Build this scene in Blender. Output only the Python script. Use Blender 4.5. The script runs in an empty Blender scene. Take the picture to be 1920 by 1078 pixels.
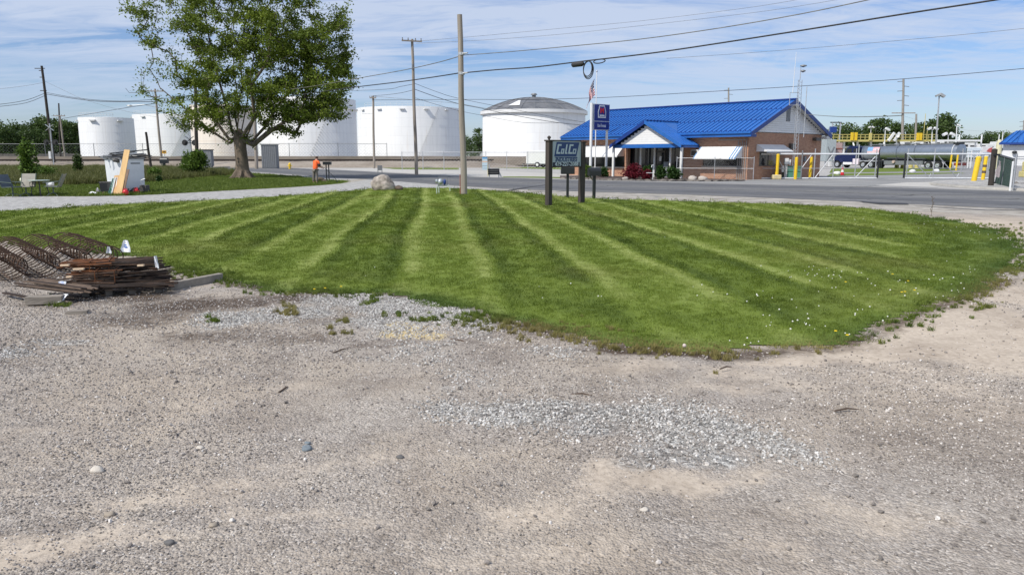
import bpy, bmesh, math, random
import numpy as np
from mathutils import Vector, Matrix, Euler
from math import radians as R, sin, cos, pi
random.seed(7); rng = np.random.default_rng(11)
S = bpy.context.scene
COL = S.collection
# ------------------------------------------------------------------ camera
CH = 1.8; PITCH = R(10.0); FPX = 1400.0
cd = bpy.data.cameras.new('camera'); cam = bpy.data.objects.new('camera', cd); COL.objects.link(cam)
cam.location = (0, 0, CH); cam.rotation_euler = (pi/2 - PITCH, 0, 0)
cd.sensor_width = 36; cd.lens = 36*FPX/1920; cd.clip_start = .05; cd.clip_end = 9000
S.camera = cam
# ------------------------------------------------------------------ light
SUN_AZ = R(52)      # behind the camera and to the left
SUN_EL = R(48)
w = bpy.data.worlds.new('World'); S.world = w; w.use_nodes = True
nt = w.node_tree; nt.nodes.clear()
N = nt.nodes.new; L = nt.links.new
out = N('ShaderNodeOutputWorld'); bg = N('ShaderNodeBackground'); bg.inputs['Strength'].default_value = .085
sky = N('ShaderNodeTexSky'); sky.sky_type = 'NISHITA'; sky.sun_disc = False
sky.sun_elevation = SUN_EL; sky.sun_rotation = pi + SUN_AZ
sky.air_density = 1.0; sky.dust_density = .6; sky.ozone_density = 2.2; sky.altitude = 200
tc = N('ShaderNodeTexCoord'); sep = N('ShaderNodeSeparateXYZ'); L(tc.outputs['Generated'], sep.inputs[0])
def M_(op, a, b=None, c=None, tree=None, clamp=False):
    t = tree or nt
    n = t.nodes.new('ShaderNodeMath'); n.operation = op; n.use_clamp = clamp
    for i, x in enumerate((a, b, c)):
        if x is None: continue
        if isinstance(x, (int, float)): n.inputs[i].default_value = x
        else: t.links.new(x, n.inputs[i])
    return n.outputs[0]
zz = M_('ADD', M_('MAXIMUM', sep.outputs['Z'], 0.0), .09)
cx = M_('DIVIDE', sep.outputs['X'], zz); cy = M_('DIVIDE', sep.outputs['Y'], zz)
comb = N('ShaderNodeCombineXYZ'); L(M_('MULTIPLY', cx, .42), comb.inputs[0]); L(M_('MULTIPLY', cy, 1.0), comb.inputs[1])
def wnoise(vec, scale, detail, rough, dist=0.0):
    n = N('ShaderNodeTexNoise'); n.inputs['Scale'].default_value = scale; n.inputs['Detail'].default_value = detail
    n.inputs['Roughness'].default_value = rough; n.inputs['Distortion'].default_value = dist; L(vec, n.inputs['Vector']); return n.outputs[0]
n1 = wnoise(comb.outputs[0], 1.15, 10, .62, .9); n2 = wnoise(comb.outputs[0], .45, 4, .5)
n3 = wnoise(comb.outputs[0], 4.2, 7, .66, 1.2)
def ramp(inp, stops, tree=None, interp='LINEAR'):
    t = tree or nt
    r = t.nodes.new('ShaderNodeValToRGB'); t.links.new(inp, r.inputs[0]); cr = r.color_ramp; cr.interpolation = interp
    while len(cr.elements) < len(stops): cr.elements.new(.5)
    for e, (p, c) in zip(cr.elements, stops):
        e.position = p; e.color = (*c, 1) if isinstance(c, tuple) else (c, c, c, 1)
    return r.outputs[0]
cl = M_('ADD', M_('MULTIPLY', n1, .62), M_('ADD', M_('MULTIPLY', n2, .45), M_('MULTIPLY', M_('SUBTRACT', n3, .35), .38)))
mask = ramp(cl, [(.48, 0.0), (.54, .5), (.64, 1.0)])
fade = ramp(sep.outputs['Z'], [(.02, 0.05), (.075, .6), (.13, 1.0)])
mm = M_('MULTIPLY', M_('MULTIPLY', mask, fade), .85)
tint = N('ShaderNodeMixRGB'); tint.blend_type = 'MULTIPLY'; tint.inputs[0].default_value = 1; L(sky.outputs[0], tint.inputs[1]); tint.inputs[2].default_value = (.90, 1.0, 1.27, 1)
mix = N('ShaderNodeMixRGB'); L(mm, mix.inputs[0]); L(tint.outputs[0], mix.inputs[1]); mix.inputs[2].default_value = (6.15, 7.0, 8.7, 1)
L(mix.outputs[0], bg.inputs['Color']); L(bg.outputs[0], out.inputs[0])
sd = bpy.data.lights.new('sun', 'SUN'); sd.energy = 3.6; sd.angle = R(.5); sd.color = (1, .955, .88)
sun = bpy.data.objects.new('sun', sd); COL.objects.link(sun)
SV = Vector((-sin(SUN_AZ)*cos(SUN_EL), -cos(SUN_AZ)*cos(SUN_EL), sin(SUN_EL)))
sun.rotation_euler = SV.to_track_quat('Z', 'Y').to_euler(); sun.location = (-20, -20, 40)
S.view_settings.view_transform = 'Standard'; S.view_settings.look = 'None'; S.view_settings.gamma = 1
S.view_settings.use_curve_mapping = False; S.view_settings.exposure = 0.22
S.cycles.max_bounces = 6; S.cycles.transparent_max_bounces = 12
# ------------------------------------------------------------------ picture -> place
sp, cp = sin(PITCH), cos(PITCH)
def ray(u, v):
    a = (u-960)/FPX; b = (539-v)/FPX
    return Vector((a, cp + b*sp, -sp + b*cp))
def G(u, v, z=0.0):
    d = ray(u, v); t = (z-CH)/d.z
    return Vector((d.x*t, d.y*t, z))
def D(u, v, Y):
    d = ray(u, v); t = Y/d.y
    return Vector((d.x*t, Y, CH + d.z*t))
def PX(p):          # place -> picture
    p = Vector(p); yc = p.y*sp + (p.z-CH)*cp; zc = p.y*cp - (p.z-CH)*sp
    return 960 + FPX*p.x/zc, 539 - FPX*yc/zc
def gy(v): return G(960, v).y
# ------------------------------------------------------------------ materials
MATS = {}
def mat(name, col, rough=.6, metal=0.0, var=.12, vs=3.0, bump=0.0, bs=30.0, col2=None, spec=.5, stretch=None, trans=0.0, objc=True):
    if name in MATS: return MATS[name]
    m = bpy.data.materials.new(name); m.use_nodes = True; t = m.node_tree; p = t.nodes['Principled BSDF']
    p.inputs['Roughness'].default_value = rough; p.inputs['Metallic'].default_value = metal
    p.inputs['Specular IOR Level'].default_value = spec
    c = t.nodes.new('ShaderNodeTexCoord'); src = c.outputs['Object']
    if stretch:
        mp = t.nodes.new('ShaderNodeMapping'); mp.inputs['Scale'].default_value = stretch; t.links.new(src, mp.inputs[0]); src = mp.outputs[0]
    n = t.nodes.new('ShaderNodeTexNoise'); n.inputs['Scale'].default_value = vs; n.inputs['Detail'].default_value = 6; n.inputs['Roughness'].default_value = .65
    t.links.new(src, n.inputs['Vector'])
    c1 = tuple(max(0, x*(1-var)) for x in col); c2 = col2 or tuple(x*(1+var) for x in col)
    o = ramp(n.outputs[0], [(.32, c1), (.68, c2)], t)
    t.links.new(o, p.inputs['Base Color'])
    if bump:
        n2 = t.nodes.new('ShaderNodeTexNoise'); n2.inputs['Scale'].default_value = bs; n2.inputs['Detail'].default_value = 5; t.links.new(src, n2.inputs['Vector'])
        b = t.nodes.new('ShaderNodeBump'); b.inputs['Strength'].default_value = bump; b.inputs['Distance'].default_value = .02
        t.links.new(n2.outputs[0], b.inputs['Height']); t.links.new(b.outputs[0], p.inputs['Normal'])
    if trans:
        tr = t.nodes.new('ShaderNodeBsdfTranslucent'); t.links.new(o, tr.inputs[0]); mx = t.nodes.new('ShaderNodeMixShader')
        mx.inputs[0].default_value = trans; t.links.new(p.outputs[0], mx.inputs[1]); t.links.new(tr.outputs[0], mx.inputs[2])
        t.links.new(mx.outputs[0], t.nodes['Material Output'].inputs[0])
    MATS[name] = m; return m
# ------------------------------------------------------------------ mesh building
class MB:
    def __init__(s): s.v = []; s.f = []; s.m = []
    def add(s, vs, fs, mi=0):
        k = len(s.v); s.v += [tuple(x) for x in vs]; s.f += [tuple(i+k for i in f) for f in fs]; s.m += [mi]*len(fs); return s
    def box(s, c, size, rot=None, mi=0, taper=1.0):
        c = Vector(c); hx, hy, hz = (x/2 for x in size); vs = []
        for z in (-1, 1):
            k = taper if z > 0 else 1
            for x, y in ((-1, -1), (1, -1), (1, 1), (-1, 1)):
                p = Vector((x*hx*k, y*hy*k, z*hz)); vs.append(c + (rot @ p if rot else p))
        return s.add(vs, [(3, 2, 1, 0), (4, 5, 6, 7), (0, 1, 5, 4), (1, 2, 6, 5), (2, 3, 7, 6), (3, 0, 4, 7)], mi)
    def b2(s, a, b, mi=0):     # box between two corners
        a = Vector(a); b = Vector(b); return s.box((a+b)/2, [abs(b[i]-a[i]) for i in range(3)], None, mi)
    def bar(s, p0, p1, w, h, mi=0, up=(0, 0, 1)):
        p0 = Vector(p0); p1 = Vector(p1); d = p1-p0; l = d.length
        x = d.normalized(); y = Vector(up).cross(x)
        if y.length < 1e-4: y = Vector((0, 1, 0)).cross(x)
        y.normalize(); z = x.cross(y); rot = Matrix((x, y, z)).transposed()
        return s.box((p0+p1)/2, (l, w, h), rot, mi)
    def tube(s, pts, r, n=8, mi=0, cap=True):
        pts = [Vector(p) for p in pts]; m = len(pts); rs = r if isinstance(r, (list, tuple)) else [r]*m; vs = []; fs = []
        prev = None
        for i, p in enumerate(pts):
            d = (pts[min(i+1, m-1)] - pts[max(i-1, 0)]).normalized()
            if prev is None:
                a = Vector((0, 0, 1)) if abs(d.z) < .9 else Vector((1, 0, 0)); x = a.cross(d).normalized()
            else: x = (prev - d*prev.dot(d)).normalized()
            prev = x; y = d.cross(x)
            for k in range(n):
                t = 2*pi*k/n; vs.append(p + (x*cos(t) + y*sin(t))*rs[i])
        for i in range(m-1):
            for k in range(n):
                a = i*n+k; b = i*n+(k+1) % n; fs.append((a, b, b+n, a+n))
        if cap: fs.append(tuple(range(n-1, -1, -1))); fs.append(tuple(range((m-1)*n, m*n)))
        return s.add(vs, fs, mi)
    def cyl(s, p0, p1, r0, r1=None, n=12, mi=0): return s.tube([p0, p1], [r0, r0 if r1 is None else r1], n, mi)
    def lathe(s, c, prof, n=24, mi=0, ang=2*pi):   # prof: (r,z)
        c = Vector(c); vs = []; fs = []; m = len(prof)
        for r, z in prof:
            for k in range(n): t = ang*k/n; vs.append(c + Vector((r*cos(t), r*sin(t), z)))
        for i in range(m-1):
            for k in range(n): a = i*n+k; b = i*n+(k+1) % n; fs.append((a, b, b+n, a+n))
        fs.append(tuple(range(n-1, -1, -1))); fs.append(tuple(range((m-1)*n, m*n)))
        return s.add(vs, fs, mi)
    def poly(s, pts, n_=None, mi=0): return s.add(pts, [tuple(range(len(pts)))], mi)
    def prism(s, pts, d, mi=0):     # extrude planar loop by vector d
        d = Vector(d); pts = [Vector(p) for p in pts]; n = len(pts)
        vs = pts + [p+d for p in pts]
        fs = [tuple(range(n-1, -1, -1)), tuple(range(n, 2*n))] + [(i, (i+1) % n, (i+1) % n+n, i+n) for i in range(n)]
        return s.add(vs, fs, mi)
    def blob(s, c, r, sub=2, noise=.15, seed=0, mi=0, flat=0):
        bm = bmesh.new(); bmesh.ops.create_icosphere(bm, subdivisions=sub, radius=1); rr = random.Random(seed)
        ph = [(rr.uniform(-3, 3), rr.uniform(-3, 3), rr.uniform(-3, 3), rr.uniform(0, 6)) for _ in range(7)]
        vs = []
        for v in bm.verts:
            p = v.co.copy(); k = 1 + noise*sum(sin(p.x*a*1.3+p.y*b*1.3+p.z*c_*1.3+d) for a, b, c_, d in ph)/2.6
            p = Vector((p.x*r[0], p.y*r[1], p.z*r[2]))*k
            if p.z < -r[2]*.6 and flat: p.z = -r[2]*.6
            vs.append(Vector(c)+p)
        fs = [tuple(v.index for v in f.verts) for f in bm.faces]; bm.free()
        return s.add(vs, fs, mi)
    def build(s, name, mats, parent=None, smooth=False, bevel=0, loc=None, kind=None, label=None):
        me = bpy.data.meshes.new(name); me.from_pydata(s.v, [], s.f); 
        for m in (mats if isinstance(mats, (list, tuple)) else [mats]): me.materials.append(m)
        if any(s.m): me.polygons.foreach_set('material_index', s.m)
        bm = bmesh.new(); bm.from_mesh(me); bmesh.ops.recalc_face_normals(bm, faces=bm.faces)
        if bevel:
            bmesh.ops.remove_doubles(bm, verts=bm.verts, dist=1e-5)
            bmesh.ops.bevel(bm, geom=[e for e in bm.edges if len(e.link_faces) == 2 and e.calc_face_angle(0) > .5], offset=bevel, segments=1, affect='EDGES', clamp_overlap=True)
        bm.to_mesh(me); bm.free()
        if smooth: me.polygons.foreach_set('use_smooth', [True]*len(me.polygons)); me.set_sharp_from_angle(angle=R(40))
        me.update(); o = bpy.data.objects.new(name, me); COL.objects.link(o)
        if parent: o.parent = parent
        if loc is not None: o.location = loc
        if kind: o['kind'] = kind
        if label: o['label'] = label
        return o
def tag(o, label, cat, group=None):
    o['label'] = label; o['category'] = cat
    if group: o['group'] = group
    return o
def thing(name, label, cat, loc=(0, 0, 0), rz=0.0, group=None):
    o = bpy.data.objects.new(name, None); COL.objects.link(o); o.location = loc; o.rotation_euler = (0, 0, rz); o.empty_display_size = .1
    return tag(o, label, cat, group)
def dup(o, loc=None, rz=None, label=None, scale=None):
    r = o.copy(); COL.objects.link(r)
    if loc is not None: r.location = loc
    if rz is not None: r.rotation_euler = (0, 0, rz)
    if scale is not None: r.scale = scale if isinstance(scale, tuple) else (scale,)*3
    if label: r['label'] = label
    for ch in list(o.children):
        c = ch.copy(); COL.objects.link(c); c.parent = r
        for g in list(ch.children):
            d = g.copy(); COL.objects.link(d); d.parent = c
    return r
def text_mb(txt, size, depth, shear=0.0, sx=1.0, off=0.0):
    """verts/faces of raised lettering in the local XZ plane, centred, facing -Y"""
    cu = bpy.data.curves.new('t', 'FONT'); cu.body = txt; cu.size = size; cu.extrude = depth/2; cu.shear = shear; cu.offset = off
    cu.align_x = 'CENTER'; cu.align_y = 'CENTER'; cu.resolution_u = 3
    o = bpy.data.objects.new('t', cu); COL.objects.link(o)
    dg = bpy.context.evaluated_depsgraph_get(); me = bpy.data.meshes.new_from_object(o.evaluated_get(dg))
    vs = [(v.co.x*sx, -v.co.z, v.co.y) for v in me.vertices]; fs = [tuple(p.vertices) for p in me.polygons]
    bpy.data.objects.remove(o); bpy.data.meshes.remove(me); bpy.data.curves.remove(cu)
    return vs, fs
def put_text(parent, name, txt, size, c, m, depth=.008, shear=0.0, sx=1.0, off=0.0, fit=None):
    vs, fs = text_mb(txt, size, depth, shear, sx, off)
    if fit: wd = max(v[0] for v in vs)-min(v[0] for v in vs); vs = [(v[0]*fit/wd, v[1], v[2]) for v in vs]
    mb = MB(); mb.add([(x+c[0], y+c[1], z+c[2]) for x, y, z in vs], fs)
    return mb.build(name, m, parent)
# ------------------------------------------------------------------ shared materials
white = mat('white_paint', (.74, .74, .73), .5, var=.05, vs=1.5)
tankw = mat('tank_white', (.70, .70, .69), .45, var=.10, vs=.9, stretch=(1, 1, .035))
def tankmat(name, col, seam, rustc):
    m = bpy.data.materials.new(name); m.use_nodes = True; t = m.node_tree; p = t.nodes['Principled BSDF']; p.inputs['Roughness'].default_value = .5
    tc = t.nodes.new('ShaderNodeTexCoord'); s = t.nodes.new('ShaderNodeSeparateXYZ'); t.links.new(tc.outputs['Object'], s.inputs[0])
    a = M_('MULTIPLY', M_('ARCTAN2', s.outputs['X'], s.outputs['Y'], tree=t), 13.0, tree=t); c = t.nodes.new('ShaderNodeCombineXYZ'); t.links.new(a, c.inputs[0]); t.links.new(s.outputs['Z'], c.inputs[1])
    b = t.nodes.new('ShaderNodeTexBrick'); b.inputs['Scale'].default_value = 1; b.inputs['Brick Width'].default_value = 7.5; b.inputs['Row Height'].default_value = 2.45; b.inputs['Mortar Size'].default_value = .035; b.inputs['Mortar Smooth'].default_value = .3
    b.inputs['Color1'].default_value = (*col, 1); b.inputs['Color2'].default_value = (*[x*.96 for x in col], 1); b.inputs['Mortar'].default_value = (*seam, 1); t.links.new(c.outputs[0], b.inputs['Vector'])
    def ns(sx, sy, sc):
        mp = t.nodes.new('ShaderNodeMapping'); mp.inputs['Scale'].default_value = (sx, sy, 1); t.links.new(c.outputs[0], mp.inputs[0])
        n = t.nodes.new('ShaderNodeTexNoise'); n.inputs['Scale'].default_value = sc; n.inputs['Detail'].default_value = 6; n.inputs['Roughness'].default_value = .65; t.links.new(mp.outputs[0], n.inputs['Vector']); return n.outputs[0]
    def mx(f, x, y):
        n = t.nodes.new('ShaderNodeMixRGB'); t.links.new(f, n.inputs[0]); t.links.new(x, n.inputs[1]); n.inputs[2].default_value = (*y, 1); return n.outputs[0]
    o = mx(ramp(ns(1, .05, 1.1), [(.45, 0.0), (.75, .45)], t), b.outputs[0], tuple(x*.72 for x in col)); o = mx(ramp(ns(1, .09, .9), [(.60, 0.0), (.78, .55)], t), o, rustc); o = mx(ramp(ns(.3, .3, .5), [(.5, 0.0), (.75, .2)], t), o, tuple(x*.8 for x in col))
    t.links.new(o, p.inputs['Base Color']); return m
tankw = tankmat('tank_white_plates', (.72, .72, .71), (.58, .58, .58), (.55, .47, .38))
tankt = tankmat('tank_cream_plates', (.68, .61, .52), (.55, .42, .30), (.52, .33, .20))
galv = mat('galvanised_steel', (.50, .51, .52), .45, .6, var=.15, vs=8)
dgalv = mat('dull_steel', (.22, .23, .24), .6, .4, var=.2, vs=6)
polew = mat('weathered_pole_wood', (.30, .26, .22), .9, var=.3, vs=6, stretch=(1, 1, .05), bump=.4, bs=40)
dpole = mat('creosoted_pole_wood', (.045, .037, .032), .9, var=.35, vs=5, stretch=(1, 1, .06), bump=.3)
black = mat('black_rubber', (.02, .02, .021), .7, var=.2)
wire = mat('cable_black', (.025, .025, .028), .7, var=.2)
wireg = mat('cable_grey', (.15, .145, .13), .7, var=.5, vs=2.0)
rust = mat('rusty_steel', (.055, .040, .030), .85, .2, var=.3, vs=9, col2=(.12, .065, .038), bump=.3, bs=60)
drust = mat('dark_rusty_steel', (.022, .018, .016), .8, .3, var=.3, vs=7, col2=(.065, .042, .03))
orust = mat('bright_rust', (.12, .05, .022), .9, .1, var=.3, vs=12, col2=(.27, .10, .035))
yell = mat('yellow_paint', (.78, .52, .02), .5, var=.08, vs=4)
pyell = mat('pale_yellow_paint', (.55, .47, .16), .55, var=.1, vs=4)
timber = mat('grey_timber', (.24, .21, .175), .9, var=.3, vs=7, stretch=(.15, 1, 1), bump=.4)
cream = mat('fresh_plywood', (.66, .43, .19), .75, var=.14, vs=5, stretch=(1, 1, .08))
conc = mat('concrete', (.46, .44, .40), .85, var=.12, vs=2.5, bump=.15)
def bluepaint(): return mat('blue_roof_paint', (.020, .125, .42), .42, 0, var=.16, vs=1.3, stretch=(1, .2, .2))
blue = bluepaint(); dblue = mat('deep_blue_paint', (.012, .045, .22), .4, var=.1, vs=2)
glass = mat('dark_window_glass', (.014, .017, .02), .06, var=.3, vs=.8, spec=.7)
steelp = mat('polished_tank_steel', (.36, .39, .42), .3, .85, var=.1, vs=2)
orange = mat('orange_cotton', (.92, .14, .03), .85, var=.08, vs=6)
skin = mat('skin', (.48, .26, .18), .6, var=.06)
redp = mat('red_plastic', (.62, .02, .03), .35, var=.1, vs=5)
greenp = mat('dark_green_paint', (.03, .12, .09), .5, var=.15)
junk = mat('dark_scrap', (.045, .045, .047), .7, .2, var=.4, vs=12, col2=(.16, .15, .14))
def leafmat(name, c, c2, vs=.5, tr=.35): return mat(name, c, .55, var=.0, vs=vs, col2=c2, trans=tr, spec=.3)
leafA = leafmat('maple_leaves', (.065, .105, .014), (.24, .31, .04), .45, .38)
leafB = leafmat('wood_leaves', (.03, .06, .014), (.095, .145, .03), .2, .25)
leafC = leafmat('shrub_leaves', (.045, .09, .014), (.16, .25, .035), 2.5, .3)
leafD = leafmat('yew_leaves', (.012, .04, .007), (.04, .09, .012), 4, .15)
leafR = leafmat('barberry_leaves', (.06, .004, .010), (.19, .012, .022), 4, .2)
bark = mat('tree_bark', (.13, .105, .08), .95, var=.4, vs=4, stretch=(1, 1, .2), bump=.8, bs=14)
stone_m = mat('boulder_stone', (.17, .14, .115), .9, var=.3, vs=2.8, col2=(.50, .44, .38), bump=.8, bs=9)
# ------------------------------------------------------------------ ground materials
def gmat(name, build):
    m = bpy.data.materials.new(name); m.use_nodes = True; t = m.node_tree; p = t.nodes['Principled BSDF']; p.inputs['Roughness'].default_value = .95
    p.inputs['Specular IOR Level'].default_value = .2
    build(m, t, p); MATS[name] = m; return m
def tnoise(t, vec, scale, detail=6, rough=.6, dist=0.0):
    n = t.nodes.new('ShaderNodeTexNoise'); n.inputs['Scale'].default_value = scale; n.inputs['Detail'].default_value = detail
    n.inputs['Roughness'].default_value = rough; n.inputs['Distortion'].default_value = dist; t.links.new(vec, n.inputs['Vector']); return n.outputs[0]
def tmix(t, f, a, b, mode='MIX'):
    n = t.nodes.new('ShaderNodeMixRGB'); n.blend_type = mode
    for i, x in enumerate((f, a, b)):
        if isinstance(x, (int, float)): n.inputs[i].default_value = x if i == 0 else (x, x, x, 1)
        elif isinstance(x, tuple): n.inputs[i].default_value = (*x, 1)
        else: t.links.new(x, n.inputs[i])
    return n.outputs[0]
def gravel_build(m, t, p):
    tc = t.nodes.new('ShaderNodeTexCoord'); V = tc.outputs['Object']
    def at(n):
        a = t.nodes.new('ShaderNodeAttribute'); a.attribute_name = n; return a.outputs['Fac']
    nb = tnoise(t, V, .45, 5, .6); nm = tnoise(t, V, 2.2, 7, .7); nf = tnoise(t, V, 22, 6, .75); nx = tnoise(t, V, 9, 6, .7, .5)
    vo = t.nodes.new('ShaderNodeTexVoronoi'); vo.inputs['Scale'].default_value = 75; t.links.new(V, vo.inputs['Vector'])
    vo2 = t.nodes.new('ShaderNodeTexVoronoi'); vo2.inputs['Scale'].default_value = 30; t.links.new(V, vo2.inputs['Vector'])
    st = t.nodes.new('ShaderNodeSeparateColor'); t.links.new(vo.outputs['Color'], st.inputs[0])
    st2 = t.nodes.new('ShaderNodeSeparateColor'); t.links.new(vo2.outputs['Color'], st2.inputs[0])
    base = ramp(M_('ADD', M_('MULTIPLY', nf, .5), M_('MULTIPLY', nm, .5), tree=t), [(.36, (.162, .145, .127)), (.5, (.315, .277, .235)), (.64, (.48, .432, .385))], t)
    peb = ramp(st.outputs[0], [(0.0, (.15, .13, .115)), (.4, (.27, .235, .20)), (.75, (.44, .39, .345)), (1.0, (.76, .71, .65))], t)
    base = tmix(t, ramp(nx, [(.4, .25), (.6, .7)], t), base, peb)
    lg = ramp(st2.outputs[0], [(0.0, (.16, .155, .15)), (.5, (.40, .39, .37)), (1.0, (.70, .69, .66))], t)
    sd_ = ramp(nf, [(.35, (.42, .355, .285)), (.65, (.58, .505, .42))], t)
    dk = ramp(nf, [(.35, (.075, .055, .042)), (.65, (.17, .13, .10))], t)
    def mk(a, lo, hi, k=.9): return ramp(M_('ADD', a, M_('MULTIPLY', M_('SUBTRACT', M_('ADD', M_('MULTIPLY', nm, .6, tree=t), M_('MULTIPLY', nx, .4, tree=t), tree=t), .5, tree=t), k*2, tree=t), tree=t), [(lo, 0.0), (hi, 1.0)], t)
    c = tmix(t, ramp(M_('ADD', nb, M_('MULTIPLY', nm, .35, tree=t), tree=t), [(.60, 0.0), (.80, .85)], t), base, sd_)
    smk = mk(M_('ADD', at('sand'), M_('MULTIPLY', M_('SUBTRACT', nf, .5, tree=t), .9, tree=t), tree=t), .25, .85, .8); c = tmix(t, smk, c, sd_)
    c = tmix(t, mk(at('dirt'), .3, .75), c, dk)
    c = tmix(t, mk(at('loose'), .55, .95), c, lg)
    saw = ramp(nf, [(.35, (.52, .40, .20)), (.65, (.74, .62, .38))], t)
    c = tmix(t, mk(at('saw'), .4, .8), c, saw)
    nl = tnoise(t, V, .8, 6, .68, .6); c = tmix(t, 1.0, c, ramp(M_('ADD', M_('MULTIPLY', nl, .65, tree=t), M_('MULTIPLY', nm, .35, tree=t), tree=t), [(.38, (.70, .67, .64)), (.50, (.93, .915, .89)), (.62, (1.04, 1.03, 1.0))], t), 'MULTIPLY')
    pl = ramp(nf, [(.3, (.34, .33, .31)), (.7, (.50, .48, .45))], t)
    c = tmix(t, at('pale'), c, pl)
    t.links.new(c, p.inputs['Base Color'])
    b = t.nodes.new('ShaderNodeBump'); b.inputs['Strength'].default_value = 1.0; b.inputs['Distance'].default_value = .02
    h = M_('SUBTRACT', M_('MULTIPLY', nf, .9, tree=t), M_('ADD', M_('MULTIPLY', vo.outputs['Distance'], .5, tree=t), M_('MULTIPLY', vo2.outputs['Distance'], .4, tree=t), tree=t), tree=t)
    h = M_('MULTIPLY', h, M_('SUBTRACT', 1.0, M_('MULTIPLY', smk, .85, tree=t), tree=t), tree=t)
    t.links.new(h, b.inputs['Height']); t.links.new(b.outputs[0], p.inputs['Normal'])
gravel_m = gmat('gravel_lot', gravel_build)
def lawn_build(attr_inst):
    def f(m, t, p):
        a = t.nodes.new('ShaderNodeAttribute'); a.attribute_name = 'tone'
        if attr_inst: a.attribute_type = 'INSTANCER'
        g = t.nodes.new('ShaderNodeNewGeometry'); V = g.outputs['Position']
        n = tnoise(t, V, 1.1, 5, .6); n2 = tnoise(t, V, 14, 5, .7); n3 = tnoise(t, V, .25, 3, .5)
        o = t.nodes.new('ShaderNodeObjectInfo')
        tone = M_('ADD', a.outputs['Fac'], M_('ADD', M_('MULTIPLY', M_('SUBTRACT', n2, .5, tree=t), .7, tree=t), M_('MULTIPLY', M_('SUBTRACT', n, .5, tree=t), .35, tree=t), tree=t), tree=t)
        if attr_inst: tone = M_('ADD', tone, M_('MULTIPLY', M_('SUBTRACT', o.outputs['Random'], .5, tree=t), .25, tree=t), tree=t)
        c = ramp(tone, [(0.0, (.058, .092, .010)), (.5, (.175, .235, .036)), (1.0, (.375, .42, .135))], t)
        dry = M_('MULTIPLY', ramp(n3, [(.5, 0.0), (.7, .35)], t), 1.0, tree=t)
        c = tmix(t, dry, c, (.20, .19, .06))
        e = t.nodes.new('ShaderNodeAttribute'); e.attribute_name = 'edge'
        if attr_inst: e.attribute_type = 'INSTANCER'
        c = tmix(t, e.outputs['Fac'], c, (.065, .110, .022))
        dr = t.nodes.new('ShaderNodeAttribute'); dr.attribute_name = 'dry'
        if attr_inst: dr.attribute_type = 'INSTANCER'
        c = tmix(t, dr.outputs['Fac'], c, (.30, .245, .10))
        t.links.new(c, p.inputs['Base Color'])
        if not attr_inst:
            b = t.nodes.new('ShaderNodeBump'); b.inputs['Strength'].default_value = .8; b.inputs['Distance'].default_value = .03
            t.links.new(tnoise(t, V, 40, 5, .8), b.inputs['Height']); t.links.new(b.outputs[0], p.inputs['Normal'])
        else:
            tr = t.nodes.new('ShaderNodeBsdfTranslucent'); t.links.new(c, tr.inputs[0]); mx = t.nodes.new('ShaderNodeMixShader'); mx.inputs[0].default_value = .3
            t.links.new(p.outputs[0], mx.inputs[1]); t.links.new(tr.outputs[0], mx.inputs[2]); t.links.new(mx.outputs[0], t.nodes['Material Output'].inputs[0])
    return f
lawn_m = gmat('lawn_turf', lawn_build(False)); blade_m = gmat('grass_blades', lawn_build(True))
def simple_ground(name, stops, s1, s2, bump=.4, streak=None):
    def f(m, t, p):
        g = t.nodes.new('ShaderNodeNewGeometry'); V = g.outputs['Position']
        if streak:
            mp = t.nodes.new('ShaderNodeMapping'); mp.inputs['Rotation'].default_value = (0, 0, streak); mp.inputs['Scale'].default_value = (.06, 1.2, 1)
            t.links.new(V, mp.inputs[0]); V2 = mp.outputs[0]
        else: V2 = V
        n = M_('ADD', M_('MULTIPLY', tnoise(t, V2, s1, 5, .6), .6, tree=t), M_('MULTIPLY', tnoise(t, V, s2, 5, .7), .4, tree=t), tree=t)
        t.links.new(ramp(n, stops, t), p.inputs['Base Color'])
        b = t.nodes.new('ShaderNodeBump'); b.inputs['Strength'].default_value = bump; b.inputs['Distance'].default_value = .02
        t.links.new(tnoise(t, V, s2*2, 5, .8), b.inputs['Height']); t.links.new(b.outputs[0], p.inputs['Normal'])
    return gmat(name, f)
asphalt = simple_ground('asphalt', [(.36, (.095, .095, .098)), (.5, (.15, .15, .152)), (.64, (.22, .218, .215))], 1.6, 6, .3, streak=R(52))
apron = simple_ground('pale_asphalt', [(.36, (.21, .21, .208)), (.64, (.32, .315, .305))], .3, 6, .2)
drive_m = simple_ground('driveway_gravel', [(.36, (.22, .215, .205)), (.5, (.38, .37, .35)), (.64, (.58, .565, .54))], 3.5, 11, 1.0)
shoulder_m = simple_ground('shoulder_gravel', [(.36, (.22, .195, .165)), (.5, (.37, .34, .295)), (.64, (.52, .485, .43))], 1.1, 7, 1.0)
field_m = simple_ground('field_grass', [(.35, (.070, .095, .022)), (.5, (.12, .145, .035)), (.65, (.20, .17, .085))], .25, 3, .9)
verge_m = simple_ground('mown_verge', [(.35, (.075, .115, .014)), (.65, (.19, .24, .045))], .5, 8, .9)
dirt_m = simple_ground('dry_earth', [(.35, (.20, .165, .13)), (.65, (.38, .33, .27))], .15, 2, .8)
berm_m = simple_ground('berm_earth', [(.35, (.10, .085, .065)), (.65, (.21, .175, .135))], .12, 1.2, .8)
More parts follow.
